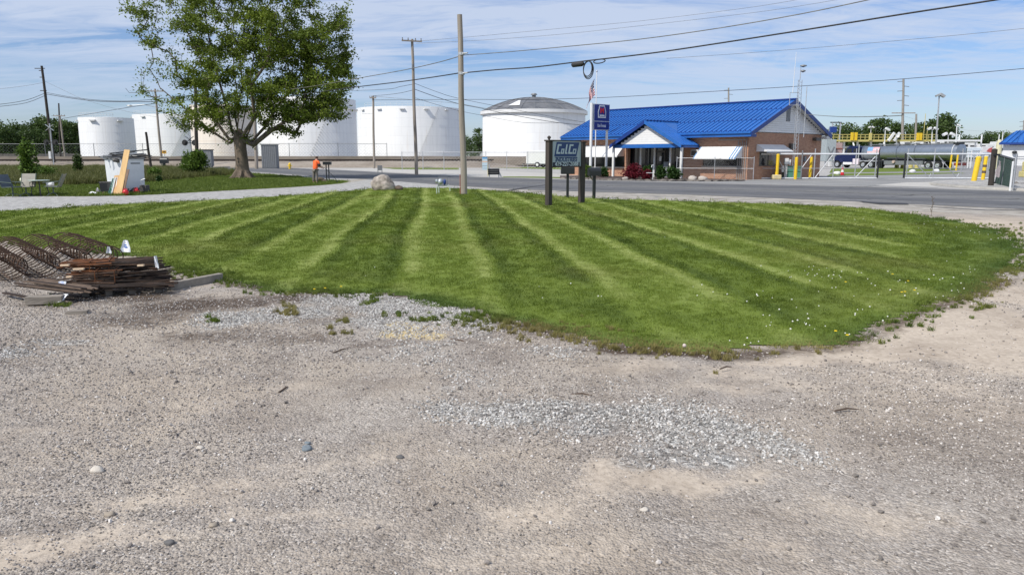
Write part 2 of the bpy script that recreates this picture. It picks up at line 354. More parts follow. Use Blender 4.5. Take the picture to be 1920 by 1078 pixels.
def poly_sheet(name, pts, z, m, label=None, kind='structure'):
    bm = bmesh.new(); vs = [bm.verts.new((p[0], p[1], z)) for p in pts]; f = bm.faces.new(vs); f.normal_update()
    if f.normal.z < 0: f.normal_flip()
    bmesh.ops.triangulate(bm, faces=[f]); me = bpy.data.meshes.new(name); bm.to_mesh(me); bm.free(); me.materials.append(m)
    o = bpy.data.objects.new(name, me); COL.objects.link(o); o['kind'] = kind
    return o
def GP(l): return [G(u, v) for u, v in l]
def inside(poly, X, Y):
    r = np.zeros(X.shape, bool); n = len(poly); j = n-1
    for i in range(n):
        xi, yi = poly[i][0], poly[i][1]; xj, yj = poly[j][0], poly[j][1]
        if yi != yj: r ^= ((yi > Y) != (yj > Y)) & (X < (xj-xi)*(Y-yi)/(yj-yi)+xi)
        j = i
    return r
def edgedist(poly, X, Y):
    d = np.full(X.shape, 1e9); n = len(poly)
    for i in range(n):
        ax, ay = poly[i][0], poly[i][1]; bx, by = poly[(i+1) % n][0], poly[(i+1) % n][1]; ux, uy = bx-ax, by-ay
        t = np.clip(((X-ax)*ux+(Y-ay)*uy)/(ux*ux+uy*uy+1e-9), 0, 1); d = np.minimum(d, np.hypot(X-ax-t*ux, Y-ay-t*uy))
    return d
def snoise(X, Y, sc, seed=0):
    r = np.random.default_rng(seed); o = 0
    for k in range(9):
        a = r.uniform(0, 2*pi); f = sc*r.uniform(.5, 1.9); o = o + np.sin((X*cos(a)+Y*sin(a))*f + r.uniform(0, 6))
    return o/3.0
LAWN_FAR = [(-500, 408), (-200, 402), (0, 396), (100, 391), (230, 383), (400, 375), (540, 367), (640, 359), (700, 354), (760, 352), (870, 354), (960, 360), (1060, 369), (1150, 374), (1250, 376), (1400, 381), (1500, 384), (1600, 390), (1700, 400), (1800, 416), (1870, 431), (1900, 447)]
LAWN_NEAR = [(1916, 465), (1912, 495), (1890, 520), (1850, 545), (1780, 570), (1720, 590), (1650, 619), (1600, 637), (1540, 649), (1450, 656), (1380, 659), (1280, 655), (1180, 649), (1100, 640), (1040, 628), (960, 610), (900, 594), (870, 578), (800, 563), (700, 552), (600, 552), (520, 547), (440, 535), (400, 522), (330, 502), (260, 486), (200, 476), (100, 462), (0, 455), (-200, 448), (-500, 445)]
lawn_poly = GP(LAWN_FAR + LAWN_NEAR)
# ------------------------------------------------------------------ the ground sheet
def axis(lo, hi, st, far):
    a = list(np.arange(lo, hi+1e-6, st)); d = st
    x = hi
    while x < far: d *= 1.35; x += d; a.append(x)
    d = st; x = lo
    while x > -far: d *= 1.35; x -= d; a.insert(0, x)
    return np.array(a)
ax_ = axis(-12, 16, .12, 4000); ay_ = axis(2, 18, .12, 4000)
GX, GY = np.meshgrid(ax_, ay_)
def relief(X, Y):
    k = np.clip((Y-1)/2, 0, 1)*np.clip((15-Y)/3, 0, 1)*np.clip((12-np.abs(X))/3, 0, 1)
    return k*(.012*snoise(X, Y, 1.2, 3) + .006*snoise(X, Y, 5, 4))
def grid_mesh(name, X, Y, Z, keep, m, attrs):
    ny, nx = X.shape; idx = np.arange(nx*ny).reshape(ny, nx)
    q = np.stack([idx[:-1, :-1], idx[:-1, 1:], idx[1:, 1:], idx[1:, :-1]], -1).reshape(-1, 4)
    if keep is not None: q = q[keep.reshape(-1)]
    used = np.unique(q); remap = np.full(nx*ny, -1); remap[used] = np.arange(len(used)); q = remap[q]
    co = np.stack([X.ravel()[used], Y.ravel()[used], Z.ravel()[used]], -1).astype(np.float32)
    me = bpy.data.meshes.new(name); me.vertices.add(len(co)); me.vertices.foreach_set('co', co.ravel())
    me.loops.add(q.size); me.loops.foreach_set('vertex_index', q.ravel().astype(np.int32))
    me.polygons.add(len(q)); me.polygons.foreach_set('loop_start', np.arange(0, q.size, 4, dtype=np.int32))
    me.polygons.foreach_set('use_smooth', np.ones(len(q), bool)); me.update(calc_edges=True)
    for k, a in attrs.items():
        at = me.attributes.new(k, 'FLOAT', 'POINT'); at.data.foreach_set('value', a.ravel()[used].astype(np.float32))
    me.materials.append(m); o = bpy.data.objects.new(name, me); COL.objects.link(o); o['kind'] = 'structure'; return o
def blobs(X, Y, lst):
    o = np.zeros(X.shape)
    Xo, Yo = X, Y; X = Xo + .10*snoise(Xo, Yo, 3.1, 51) + .04*snoise(Xo, Yo, 11, 53); Y = Yo + .10*snoise(Xo, Yo, 3.3, 52) + .04*snoise(Xo, Yo, 12, 54)
    for u, v, ru, rv, wt in lst:
        c = G(u, v); a = G(u+ru, v); b0 = G(u, v-rv); b1 = G(u, v+rv); rx = abs(a.x-c.x); ry = abs(b0.y-b1.y)/2; cy_ = (b0.y+b1.y)/2
        d = np.hypot((X-c.x)/rx, (Y-cy_)/ry); o = np.maximum(o, wt*np.clip(1.5-d, 0, 1))
    return o
LOOSE = [(430, 597, 70, 14, 1), (545, 588, 90, 16, 1), (660, 564, 90, 14, 1.2), (760, 574, 130, 20, 1.2), (850, 590, 60, 16, 1.1), (720, 602, 140, 24, .8), (900, 610, 60, 14, .9), (900, 625, 90, 20, .7), (1000, 655, 90, 16, .6),
         (820, 660, 120, 24, .45), (900, 720, 90, 26, .6), (880, 765, 60, 24, .9), (980, 775, 110, 30, 1), (1100, 790, 120, 34, 1), (1230, 800, 120, 36, 1), (1350, 805, 120, 36, 1), (1460, 835, 90, 34, .9), (1250, 850, 110, 30, .9), (1180, 870, 60, 30, .8), (1520, 860, 60, 24, .6), (1060, 730, 130, 24, .55),
         (40, 657, 60, 8, .8), (140, 640, 60, 8, .8), (200, 628, 40, 6, .6), (1850, 405, 90, 8, .5)]
SAND = [(1620, 662, 140, 12, 1.2), (1760, 650, 120, 30, 1.2), (1860, 620, 90, 40, 1.3), (1930, 570, 60, 40, 1.3), (1880, 640, 110, 30, 1.2), (1480, 676, 90, 9, 1), (1750, 700, 220, 22, .55), (1450, 720, 150, 26, .5), (1240, 690, 160, 14, .6), (640, 870, 220, 14, .5), (1000, 1040, 300, 26, .5), (240, 760, 200, 8, .4), (500, 960, 200, 14, .55), (1550, 640, 40, 8, .9), (1700, 620, 90, 14, 1), (1840, 590, 80, 24, 1), (1650, 655, 150, 16, .9), (1780, 640, 130, 50, 1), (1880, 600, 90, 60, 1), (1930, 560, 70, 30, 1), (1900, 680, 100, 30, .8), (1560, 670, 120, 12, .8), (1400, 700, 110, 18, .75), (1360, 730, 80, 14, .6), (1130, 895, 60, 40, .8), (1270, 905, 120, 26, .85), (1380, 895, 60, 22, .8), (560, 742, 45, 8, .7),
        (300, 925, 190, 20, .6), (150, 990, 180, 26, .75), (60, 1015, 120, 30, .8), (430, 905, 150, 18, .6), (700, 1000, 160, 22, .5), (1000, 960, 150, 30, .55), (1850, 760, 120, 60, .5), (1650, 960, 180, 40, .5), (100, 895, 110, 14, .5), (1910, 430, 120, 22, 1), (1800, 425, 60, 10, .9), (60, 810, 80, 8, .5), (1500, 1050, 200, 30, .5)]
DIRT = [(200, 560, 170, 16, .7), (340, 575, 120, 20, .8), (450, 570, 80, 16, .7), (250, 600, 140, 22, .6), (420, 630, 130, 18, .6), (560, 635, 100, 18, .55), (620, 600, 90, 12, .5), (90, 520, 120, 14, .7), (1300, 665, 120, 8, .9), (1180, 657, 100, 8, .9), (1600, 648, 60, 6, .6), (1700, 612, 60, 6, .4), (700, 640, 90, 10, .5), (560, 560, 100, 8, .8)]
SAW = [(750, 618, 42, 16, .95), (790, 628, 30, 12, .8)]
ed = edgedist(lawn_poly, GX, GY); near = np.clip(1-ed/.35, 0, 1)*.75
far_pale = np.clip((GY-24)/4, 0, 1)
grd = grid_mesh('ground', GX, GY, relief(GX, GY), None, gravel_m,
    dict(loose=blobs(GX, GY, LOOSE), sand=blobs(GX, GY, SAND), dirt=np.maximum(blobs(GX, GY, DIRT), near*(GY < 11)), saw=blobs(GX, GY, SAW), pale=far_pale))
# ------------------------------------------------------------------ lawn; light and dark sheen of mowing stripes painted into turf and blade colour
lx = np.arange(-34, 22, .11); ly = np.arange(5.4, 44, .14); LX, LY = np.meshgrid(lx, ly)
jx = LX + .10*snoise(LX, LY, 4, 9); jy = LY + .12*snoise(LX, LY, 3.3, 10)
ins = inside(lawn_poly, jx, jy)
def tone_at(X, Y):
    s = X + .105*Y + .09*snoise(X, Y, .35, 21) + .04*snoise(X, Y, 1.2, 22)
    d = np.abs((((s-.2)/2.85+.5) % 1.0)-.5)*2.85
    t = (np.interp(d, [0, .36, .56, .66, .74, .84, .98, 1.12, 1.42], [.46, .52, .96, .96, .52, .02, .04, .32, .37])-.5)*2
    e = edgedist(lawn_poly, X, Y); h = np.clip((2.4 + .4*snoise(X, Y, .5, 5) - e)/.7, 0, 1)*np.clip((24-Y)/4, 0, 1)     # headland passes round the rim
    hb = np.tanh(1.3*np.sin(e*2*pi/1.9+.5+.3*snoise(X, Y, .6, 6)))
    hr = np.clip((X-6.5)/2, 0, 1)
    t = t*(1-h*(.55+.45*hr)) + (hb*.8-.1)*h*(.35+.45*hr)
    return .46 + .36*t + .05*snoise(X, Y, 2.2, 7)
ed_l = edgedist(lawn_poly, LX, LY)
edge_at = lambda X, Y, e: np.clip(np.clip(1-e/(.55+1.0*np.clip((X-5)/4, 0, 1)), 0, 1)*(.75+.4*snoise(X, Y, 1.5, 8)), 0, .9)*(Y < 25)
keep = ins[:-1, :-1] & ins[1:, 1:] & ins[:-1, 1:] & ins[1:, :-1]
lawnz = .005 + .03*np.clip(ed_l/1.5, 0, 1) + relief(LX, LY)
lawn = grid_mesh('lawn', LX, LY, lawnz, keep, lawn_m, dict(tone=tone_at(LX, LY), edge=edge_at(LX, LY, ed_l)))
# ------------------------------------------------------------------ scatter helper
def dry_at(X, Y, e): return np.clip(np.clip(1-e/.38, 0, 1)*np.clip(.2+.8*snoise(X, Y, 1.1, 71), 0, 1), 0, .8)*(Y < 12)*(X > -3)
def scatter(name, pts, scale, rot, idx, protos, tone=None, edge=None, dry=None):
    dry = np.zeros(len(pts)) if dry is None else dry
    me = bpy.data.meshes.new(name); me.vertices.add(len(pts)); me.vertices.foreach_set('co', np.asarray(pts, np.float32).ravel())
    def A(n, t, d, key='value'): a = me.attributes.new(n, t, 'POINT'); a.data.foreach_set(key, np.ascontiguousarray(d).ravel())
    A('sc', 'FLOAT', np.asarray(scale, np.float32)); A('rt', 'FLOAT_VECTOR', np.asarray(rot, np.float32), 'vector'); A('ix', 'INT', np.asarray(idx, np.int32))
    if tone is not None: A('tone', 'FLOAT', np.asarray(tone, np.float32))
    if edge is not None: A('edge', 'FLOAT', np.asarray(edge, np.float32))
    A('dry', 'FLOAT', np.asarray(dry, np.float32))
    o = bpy.data.objects.new(name, me); COL.objects.link(o); o['kind'] = 'stuff'
    c = bpy.data.collections.new(name+'_pieces')
    for p in protos: c.objects.link(p)
    g = bpy.data.node_groups.new(name, 'GeometryNodeTree'); g.interface.new_socket('Geometry', in_out='INPUT', socket_type='NodeSocketGeometry'); g.interface.new_socket('Geometry', in_out='OUTPUT', socket_type='NodeSocketGeometry')
    gi = g.nodes.new('NodeGroupInput'); go = g.nodes.new('NodeGroupOutput'); ip = g.nodes.new('GeometryNodeInstanceOnPoints'); ci = g.nodes.new('GeometryNodeCollectionInfo')
    ci.inputs['Collection'].default_value = c; ci.inputs['Separate Children'].default_value = True; ci.inputs['Reset Children'].default_value = True
    def NA(n, t):
        a = g.nodes.new('GeometryNodeInputNamedAttribute'); a.data_type = t; a.inputs['Name'].default_value = n; return a.outputs['Attribute']
    ip.inputs['Pick Instance'].default_value = True
    g.links.new(gi.outputs[0], ip.inputs['Points']); g.links.new(ci.outputs[0], ip.inputs['Instance'])
    g.links.new(NA('ix', 'INT'), ip.inputs['Instance Index']); g.links.new(NA('sc', 'FLOAT'), ip.inputs['Scale'])
    er = g.nodes.new('FunctionNodeEulerToRotation'); g.links.new(NA('rt', 'FLOAT_VECTOR'), er.inputs[0]); g.links.new(er.outputs[0], ip.inputs['Rotation'])
    g.links.new(ip.outputs[0], go.inputs[0]); md = o.modifiers.new('scatter', 'NODES'); md.node_group = g
    return o
def proto(mb, name, m):
    o = mb.build(name, m); COL.objects.unlink(o); return o
# grass blades
def tuft(seed, n, r, h, wd):
    rr = random.Random(seed); mb = MB()
    for _ in range(n):
        a = rr.uniform(0, 2*pi); q = r*math.sqrt(rr.random()); x, y = q*cos(a), q*sin(a); b = rr.uniform(0, 2*pi); l = rr.uniform(.55, 1.1)*h
        dx, dy = cos(b)*wd/2, sin(b)*wd/2; tx, ty = x+rr.gauss(0, .35)*l, y+rr.gauss(0, .35)*l
        mx, my = (x*.6+tx*.4), (y*.6+ty*.4)
        mb.add([(x-dx, y-dy, 0), (x+dx, y+dy, 0), (mx+dx*.8, my+dy*.8, l*.6), (mx-dx*.8, my-dy*.8, l*.6), (tx, ty, l)], [(0, 1, 2, 3), (3, 2, 4)])
    return mb
tufts = [proto(tuft(i, 26, .085, .025, .0055), 'tuft', blade_m) for i in range(4)]
def lawn_pts(x0, x1, y0, y1, dens):
    n = int((x1-x0)*(y1-y0)*dens); X = rng.uniform(x0, x1, n); Y = rng.uniform(y0, y1, n)
    jx = X + .10*snoise(X, Y, 4, 9); jy = Y + .12*snoise(X, Y, 3.3, 10); k = inside(lawn_poly, jx, jy) & (np.abs(X) < Y*.74+1.0); return X[k], Y[k]
P = []
for (y0, y1, dn, sc) in ((6.5, 10, 170, .95), (10, 14, 110, 1.15), (14, 20, 60, 1.5), (20, 28, 28, 1.9), (28, 42, 11, 2.3)):
    X, Y = lawn_pts(-30, 20, y0, y1, dn); P.append((X, Y, np.full(X.shape, sc)))
X = np.concatenate([p[0] for p in P]); Y = np.concatenate([p[1] for p in P]); sc = np.concatenate([p[2] for p in P])
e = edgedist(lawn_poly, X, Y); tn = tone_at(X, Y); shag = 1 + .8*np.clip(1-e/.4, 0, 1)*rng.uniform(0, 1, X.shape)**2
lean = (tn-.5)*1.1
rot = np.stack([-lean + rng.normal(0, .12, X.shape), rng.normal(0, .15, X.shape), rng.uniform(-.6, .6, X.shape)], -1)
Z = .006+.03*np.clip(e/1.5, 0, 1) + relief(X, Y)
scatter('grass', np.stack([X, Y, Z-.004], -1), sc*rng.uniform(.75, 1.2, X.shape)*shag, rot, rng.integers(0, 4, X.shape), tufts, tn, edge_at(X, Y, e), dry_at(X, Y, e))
# weeds and stray tufts on the gravel and along the rim
wt = [proto(tuft(20+i, 40, .05, .09, .008), 'weed', blade_m) for i in range(3)]
wp = []
for (u, v, ru, rv, n) in ((402, 603, 9, 3, 14), (545, 587, 16, 4, 22), (640, 604, 8, 3, 10), (640, 625, 14, 3, 12), (690, 568, 12, 4, 14), (800, 600, 26, 5, 26), (870, 600, 30, 9, 50), (925, 598, 26, 7, 40), (645, 557, 18, 3, 14), (1060, 615, 60, 8, 40), (960, 615, 30, 5, 24), (98, 567, 22, 6, 60), (375, 515, 34, 6, 90), (420, 520, 24, 5, 60), (340, 508, 18, 5, 40),
                        (1800, 570, 40, 4, 24), (1830, 582, 30, 3, 16), (1750, 585, 30, 3, 14), (1905, 500, 20, 14, 50), (1900, 430, 30, 5, 30), (1300, 664, 60, 3, 30), (1180, 655, 50, 3, 30), (700, 556, 60, 4, 40), (560, 552, 70, 3, 40), (1350, 670, 14, 2, 8), (745, 590, 20, 4, 10), (540, 575, 14, 3, 8)):
    for _ in range(int(n*.8)):
        g = G(u+random.gauss(0, ru*.8), v+random.gauss(0, rv*.9)); wp.append((g.x, g.y, float(relief(np.array([g.x]), np.array([g.y]))[0])))
X = rng.uniform(-13, 15, 60000); Y = rng.uniform(6, 20, 60000); e = edgedist(lawn_poly, X, Y); k = ~inside(lawn_poly, X+.10*snoise(X, Y, 4, 9), Y+.12*snoise(X, Y, 3.3, 10)) & (rng.uniform(0, 1, X.shape) < np.exp(-e/.16)*np.clip(.55+.6*snoise(X, Y, 2.2, 61), 0, 1)*.9) & (e < .8)
X, Y = X[k], Y[k]; print('rim', len(X)); wp += list(zip(X, Y, relief(X, Y)))
wp = np.array(wp); n = len(wp)
scatter('weeds', wp, rng.uniform(.25, .8, n), np.stack([rng.normal(0, .2, n), rng.normal(0, .2, n), rng.uniform(0, 6, n)], -1), rng.integers(0, 3, n), wt, rng.uniform(.1, .7, n), rng.uniform(0, .6, n), dry_at(wp[:, 0], wp[:, 1], np.zeros(n))*1.0)
# gravel stones
def stone(seed, flat=.6, sub=1):
    mb = MB(); mb.blob((0, 0, 0), (.5, .42, .5*flat), sub, .30, seed); return mb
def stonemat(name, stops, rough=.9):
    def f(m, t, p):
        o = t.nodes.new('ShaderNodeObjectInfo'); c = ramp(o.outputs['Random'], stops, t); g = t.nodes.new('ShaderNodeNewGeometry')
        c = tmix(t, ramp(tnoise(t, g.outputs['Position'], 90, 3, .6), [(.4, .0), (.7, .5)], t), c, (.30, .27, .24)); t.links.new(c, p.inputs['Base Color'])
    return gmat(name, f)
sm1 = stonemat('pebble_mix', [(0, (.13, .117, .107)), (.3, (.24, .213, .19)), (.65, (.37, .33, .298)), (.88, (.53, .485, .44)), (1, (.78, .74, .69))])
sm2 = stonemat('crushed_limestone', [(0, (.17, .165, .155)), (.3, (.33, .32, .30)), (.65, (.48, .465, .44)), (1, (.74, .72, .68))])
pr1 = [proto(stone(40+i, .8, 1), 'pebble', sm1) for i in range(5)]; pr2 = [proto(stone(60+i, .62, 1), 'crushed_stone', sm2) for i in range(5)]
def gpts(x0, x1, y0, y1, dens):
    n = int((x1-x0)*(y1-y0)*dens); X = rng.uniform(x0, x1, n); Y = rng.uniform(y0, y1, n); k = (np.abs(X) < Y*.72+.5) & ~inside(lawn_poly, X, Y); return X[k], Y[k]
P = []
for (y0, y1, dn, a, b) in ((2.4, 4.2, 4200, .005, .015), (4.2, 6.5, 2400, .007, .019), (6.5, 9.5, 1100, .010, .023), (9.5, 13, 420, .014, .028)):
    X, Y = gpts(-10, 10, y0, y1, dn); sd_ = blobs(X, Y, SAND); pn = snoise(X, Y, 1.6, 31)*.5+snoise(X, Y, .7, 32)*.5
    k = (rng.uniform(0, 1, X.shape) < np.clip(.52 + .62*pn - .75*sd_, .05, 1)); X, Y = X[k], Y[k]; P.append((X, Y, a + (b-a)*rng.power(1, X.shape)**2.2))
X, Y = gpts(-10, 10, 2.4, 12, 12); P.append((X, Y, rng.uniform(.016, .034, X.shape)))
X = np.concatenate([p[0] for p in P]); Y = np.concatenate([p[1] for p in P]); s_ = np.concatenate([p[2] for p in P]); n = len(X); print('gravel', n)
scatter('gravel', np.stack([X, Y, relief(X, Y)+s_*.25], -1), s_, np.stack([rng.normal(0, .3, n), rng.normal(0, .3, n), rng.uniform(0, 6, n)], -1), rng.integers(0, 5, n), pr1)
X, Y = gpts(-10, 10, 3.2, 13, 2300); b_ = blobs(X, Y, LOOSE); k = rng.uniform(0, 1, X.shape) < np.clip(b_*.9 + (.5*snoise(X, Y, 3, 33)+.3*snoise(X, Y, 9, 34))*np.sqrt(b_) - .14, 0, 1); X, Y = X[k], Y[k]; n = len(X)
s_ = rng.uniform(.011, .027, n); scatter('crushed_stones', np.stack([X, Y, relief(X, Y)+s_*.14], -1), s_, np.stack([rng.normal(0, .5, n), rng.normal(0, .5, n), rng.uniform(0, 6, n)], -1), rng.integers(0, 5, n), pr2)
# clover heads
fl = MB(); fl.blob((0, 0, .5), (.5, .5, .45), 1, .1, 3); flw = proto(fl, 'clover', mat('clover_white', (.75, .74, .66), .9, var=.05))
fy = MB(); fy.lathe((0, 0, .3), [(.15, 0), (.5, .15), (.42, .25), (.1, .2)], 8); fly = proto(fy, 'dandelion', mat('dandelion_yellow', (.80, .55, .01), .9, var=.05))
cp_ = []
for (u, v, ru, rv, n) in ((1540, 520, 60, 10, 60), (1730, 545, 90, 20, 60), (1560, 610, 130, 22, 60), (1370, 650, 30, 8, 14), (1850, 440, 60, 12, 50), (1700, 425, 120, 10, 70), (1480, 580, 160, 30, 40), (1100, 560, 300, 40, 30), (1820, 520, 60, 30, 40), (900, 470, 300, 50, 16)):
    for _ in range(int(n*.42)):
        g = G(u+random.gauss(0, ru*.7), v+random.gauss(0, rv*.7))
        if inside(lawn_poly, np.array([g.x]), np.array([g.y]))[0]: cp_.append((g.x, g.y, .05))
n = len(cp_); scatter('clover_flowers', np.array(cp_), rng.uniform(.010, .024, n), np.zeros((n, 3)), np.zeros(n), [flw])
dp = [G(*p) for p in ((1673, 522), (1702, 535), (1690, 557), (1696, 556), (1714, 553), (1566, 632), (1588, 640), (1585, 537), (610, 549), (640, 546), (590, 551))]
n = len(dp); scatter('dandelions', np.array([(p.x, p.y, .05) for p in dp]), np.full(n, .034), np.zeros((n, 3)), np.zeros(n), [fly])
# ------------------------------------------------------------------ roads, paths and other ground
ROAD_NEAR = [(2300, 412), (2000, 398), (1900, 392), (1700, 383), (1500, 374), (1300, 366), (1100, 360), (960, 355), (870, 350), (800, 345), (750, 341), (690, 337), (630, 333), (560, 328.5), (480, 323), (400, 318), (320, 314), (240, 311), (150, 309), (60, 308), (-200, 306)]
ROAD_FAR = [(2300, 376), (2000, 363), (1900, 359), (1750, 354), (1600, 350), (1400, 346), (1200, 341), (1000, 335.5), (900, 332.5), (800, 328), (740, 325), (690, 322), (640, 319.5), (580, 317), (510, 314), (430, 311), (350, 308.5), (270, 306.5), (180, 305), (60, 304), (-200, 302.5)]
def strip(name, A, B, z, m, f0=0.0, f1=1.0, nsub=4, kind='structure'):
    a = GP(A); b = GP(B); mb = MB(); pts = []
    for i in range(len(a)-1):
        for k in range(nsub):
            t = k/nsub; pts.append((a[i].lerp(a[i+1], t), b[i].lerp(b[i+1], t)))
    pts.append((a[-1], b[-1]))
    vs = []
    for p, q in pts: vs += [p.lerp(q, f0), p.lerp(q, f1)]
    for v in vs: v.z = z
    mb.add(vs, [(2*i, 2*i+1, 2*i+3, 2*i+2) for i in range(len(pts)-1)]); return mb.build(name, m, kind=kind)
poly_sheet('road_shoulder', GP([(2300, 440), (2000, 415), (1900, 404), (1700, 396), (1500, 388), (1300, 380), (1100, 376), (960, 364), (870, 358), (760, 356), (650, 350), (640, 338), (690, 335), (900, 345), (1300, 364), (1700, 381), (2000, 396), (2300, 410)]), .004, shoulder_m)
strip('road', ROAD_NEAR, ROAD_FAR, .012, asphalt)
paleline = mat('worn_road_line', (.24, .235, .21), .9, var=.25, vs=3)
worn = mat('tyre_worn_asphalt', (.10, .10, .102), .8, var=.2, vs=.6); dark_patch = mat('dark_road_patch', (.035, .035, .036), .8, var=.3, vs=4)
for nm, f0, f1, m_ in (('road_line', .475, .488, paleline), ('road_line', .50, .510, paleline), ('wheel_track', .70, .86, worn), ('wheel_track', .14, .30, worn)):
    strip(nm, ROAD_NEAR, ROAD_FAR, .016, m_, f0, f1)
strip('edge_line', ROAD_NEAR, ROAD_FAR, .016, paleline, .935, .945)
poly_sheet('dark_road_patch', GP([(1612, 378), (1640, 380), (1700, 382), (1704, 384.5), (1650, 384), (1618, 380.5)]), .020, dark_patch)
poly_sheet('dark_streak', GP([(1705, 384.5), (1760, 389), (1850, 394), (1960, 394), (1960, 395.2), (1850, 395.5), (1760, 390)]), .0065, dark_patch)
poly_sheet('dark_streak', GP([(920, 364.6), (932, 358.6), (952, 357.6), (975, 353.6), (1024, 347), (1024, 347.7), (976, 355), (940, 361.2), (924, 366)]), .022, dark_patch)  # dark streak, broad at the lawn edge, narrowing out over the road
DR_FAR = [(-400, 385), (-100, 375), (0, 370), (60, 369), (160, 369.5), (250, 368), (330, 364), (420, 359), (520, 354), (600, 349), (640, 345), (668, 341), (690, 337)]
DR_NEAR = [(760, 357), (700, 358), (640, 362), (540, 369), (400, 377.5), (230, 386), (100, 394), (0, 399), (-200, 405), (-400, 409)]
poly_sheet('driveway', GP(DR_FAR+[(740, 340), (800, 345), (900, 353), (900, 360)]+DR_NEAR), .006, drive_m)
VERGE = [(-400, 385), (-100, 375), (0, 369), (60, 368), (160, 368.5), (250, 367), (330, 363), (420, 358), (520, 353), (600, 348), (640, 344.5), (655, 341), (600, 338.5), (560, 331.5), (480, 325.5), (400, 320), (320, 316), (240, 313), (150, 311), (60, 310), (-200, 308), (-400, 307)]
verge_poly = GP(VERGE)
poly_sheet('mown_verge', verge_poly, .008, verge_m)
FIELD = [(-300, 352), (0, 350), (150, 349), (230, 346), (280, 343), (330, 338), (430, 329), (440, 324), (400, 321), (320, 317), (240, 314), (150, 312), (60, 311), (-200, 309), (-300, 308.5)]
field_poly = GP(FIELD); poly_sheet('rough_field', field_poly, .012, field_m)
poly_sheet('far_field', [(-900, 128, 0), (-60, 128, 0), (-60, 400, 0), (900, 400, 0), (2500, 1500, 0), (-2500, 1500, 0), (-2500, 150, 0)], .004, field_m)
rr = random.Random(44)  # wandering tar seams on the asphalt
for k in range(11):
    u = 620+k*118+rr.uniform(-30, 30); f = rr.uniform(.08, .9); a_ = [i for i in range(len(ROAD_NEAR)-1) if ROAD_NEAR[i][0] >= u >= ROAD_NEAR[i+1][0]]
    if not a_: continue
    i = a_[0]; A0, A1 = G(*ROAD_NEAR[i]), G(*ROAD_NEAR[i+1]); dr_ = (A1-A0).normalized(); sd_ = Vector((dr_.y, -dr_.x, 0)); sd_ = sd_ if sd_.y > 0 else -sd_
    p = A0.lerp(A1, .5)+sd_*(f*11); p.z = 0; mb = MB(); pts = [p]; along = k % 2
    for j in range(9): pts.append(pts[-1]+(dr_ if along else sd_)*rr.uniform(.5, 1.1)+(sd_ if along else dr_)*rr.gauss(0, .18))
    for j in range(9): mb.bar(pts[j]+Vector((0, 0, .0135)), pts[j+1]+Vector((0, 0, .0135)), rr.uniform(.04, .10), .004)
    mb.build('dark_streak', dark_patch, kind='structure')
# beyond the road
poly_sheet('concrete_apron', GP([(620, 318), (700, 321.5), (800, 327), (900, 331.5), (1000, 334.5), (1150, 338.5), (1150, 330), (1060, 327), (960, 322), (820, 318.5), (700, 316)]), .006, conc)
poly_sheet('yard_paving', GP([(1400, 345), (1600, 349), (1760, 353), (1735, 349), (1760, 344), (1800, 343), (1960, 345), (2400, 350), (2400, 316), (1700, 312), (1560, 322), (1550, 333), (1390, 338.5), (1300, 339), (1150, 336), (1150, 339)]), .006, apron)
poly_sheet('concrete_slab', GP([(1640, 348), (1760, 352), (1745, 347.5), (1772, 342), (1860, 341.5), (1840, 340), (1700, 342.5)]), .010, conc)
poly_sheet('yard_grass', GP([(1555, 324.5), (1780, 321), (1800, 317.5), (1780, 314), (1560, 316)]), .012, verge_m)
poly_sheet('yard_grass', GP([(1550, 330.5), (1700, 328), (1810, 325.5), (1800, 324), (1560, 326)]), .012, verge_m)
poly_sheet('yard_grass', GP([(1180, 318), (900, 311), (860, 310), (860, 313.5), (1000, 317), (1180, 321)]), .012, verge_m)
poly_sheet('roadside_grass', GP([(940, 333), (1090, 335.5), (1095, 333.5), (1000, 331.5), (945, 331.5)]), .014, verge_m)
poly_sheet('roadside_grass', GP([(716, 315.2), (740, 317.6), (790, 318.4), (860, 318.4), (860, 314.5), (760, 312.8)]), .014, verge_m)
# kerbed island by the right gate
isl = GP([(1742, 346.5), (1752, 344), (1790, 341.5), (1860, 341), (1960, 343), (2100, 346), (2100, 366), (1960, 360), (1860, 356), (1790, 351.5)])
mb = MB(); mb.prism([(p.x, p.y, .008) for p in isl], (0, 0, .13)); o = mb.build('kerb_island', conc, kind='structure')
ctr = sum((Vector(p) for p in isl), Vector())/len(isl)
poly_sheet('island_gravel', [(ctr.x+(p.x-ctr.x)*.97, ctr.y+(p.y-ctr.y)*.9, 0) for p in isl], .145, drive_m)
# railway bank and the earth berm behind it
def bank(name, x0, x1, prof, m, nx=90, amp=.12, seed=1):
    X = np.linspace(x0, x1, nx); mb = MB(); vs = []; n = len(prof); r = random.Random(seed)
    for i, x in enumerate(X):
        e = min(1, i/4, (nx-1-i)/4)
        for j, (y, z) in enumerate(prof): vs.append((x, y + (r.uniform(-.4, .4) if 0 < j < n-1 else 0), max(-.3 if j in (0, n-1) else .0, (z + (r.uniform(-amp, amp) if 0 < j < n-1 else 0))*e)))
    mb.add(vs, [(i*n+j, (i+1)*n+j, (i+1)*n+j+1, i*n+j+1) for i in range(nx-1) for j in range(n-1)]); return mb.build(name, m, smooth=True, kind='structure')
bank('railway_bank', -190, 2, [(112, -.3), (113.5, .1), (118, .80), (121, .92), (127, .95), (129, .9), (131, -.3)], dirt_m, amp=.06)
bank('berm', -150, 30, [(127.6, .2), (130, 1.15), (133, 1.66), (136, 1.68), (141, .6), (143, -.3)], berm_m, amp=.05, seed=4)
rail = MB(); sleep = MB()
for y in (122.2, 123.6): rail.bar((-185, y, 1.12), (-3, y, 1.12), .16, .20)
for i in range(290): sleep.box((-184+i*.625, 122.9, 1.0), (.24, 2.5, .1))
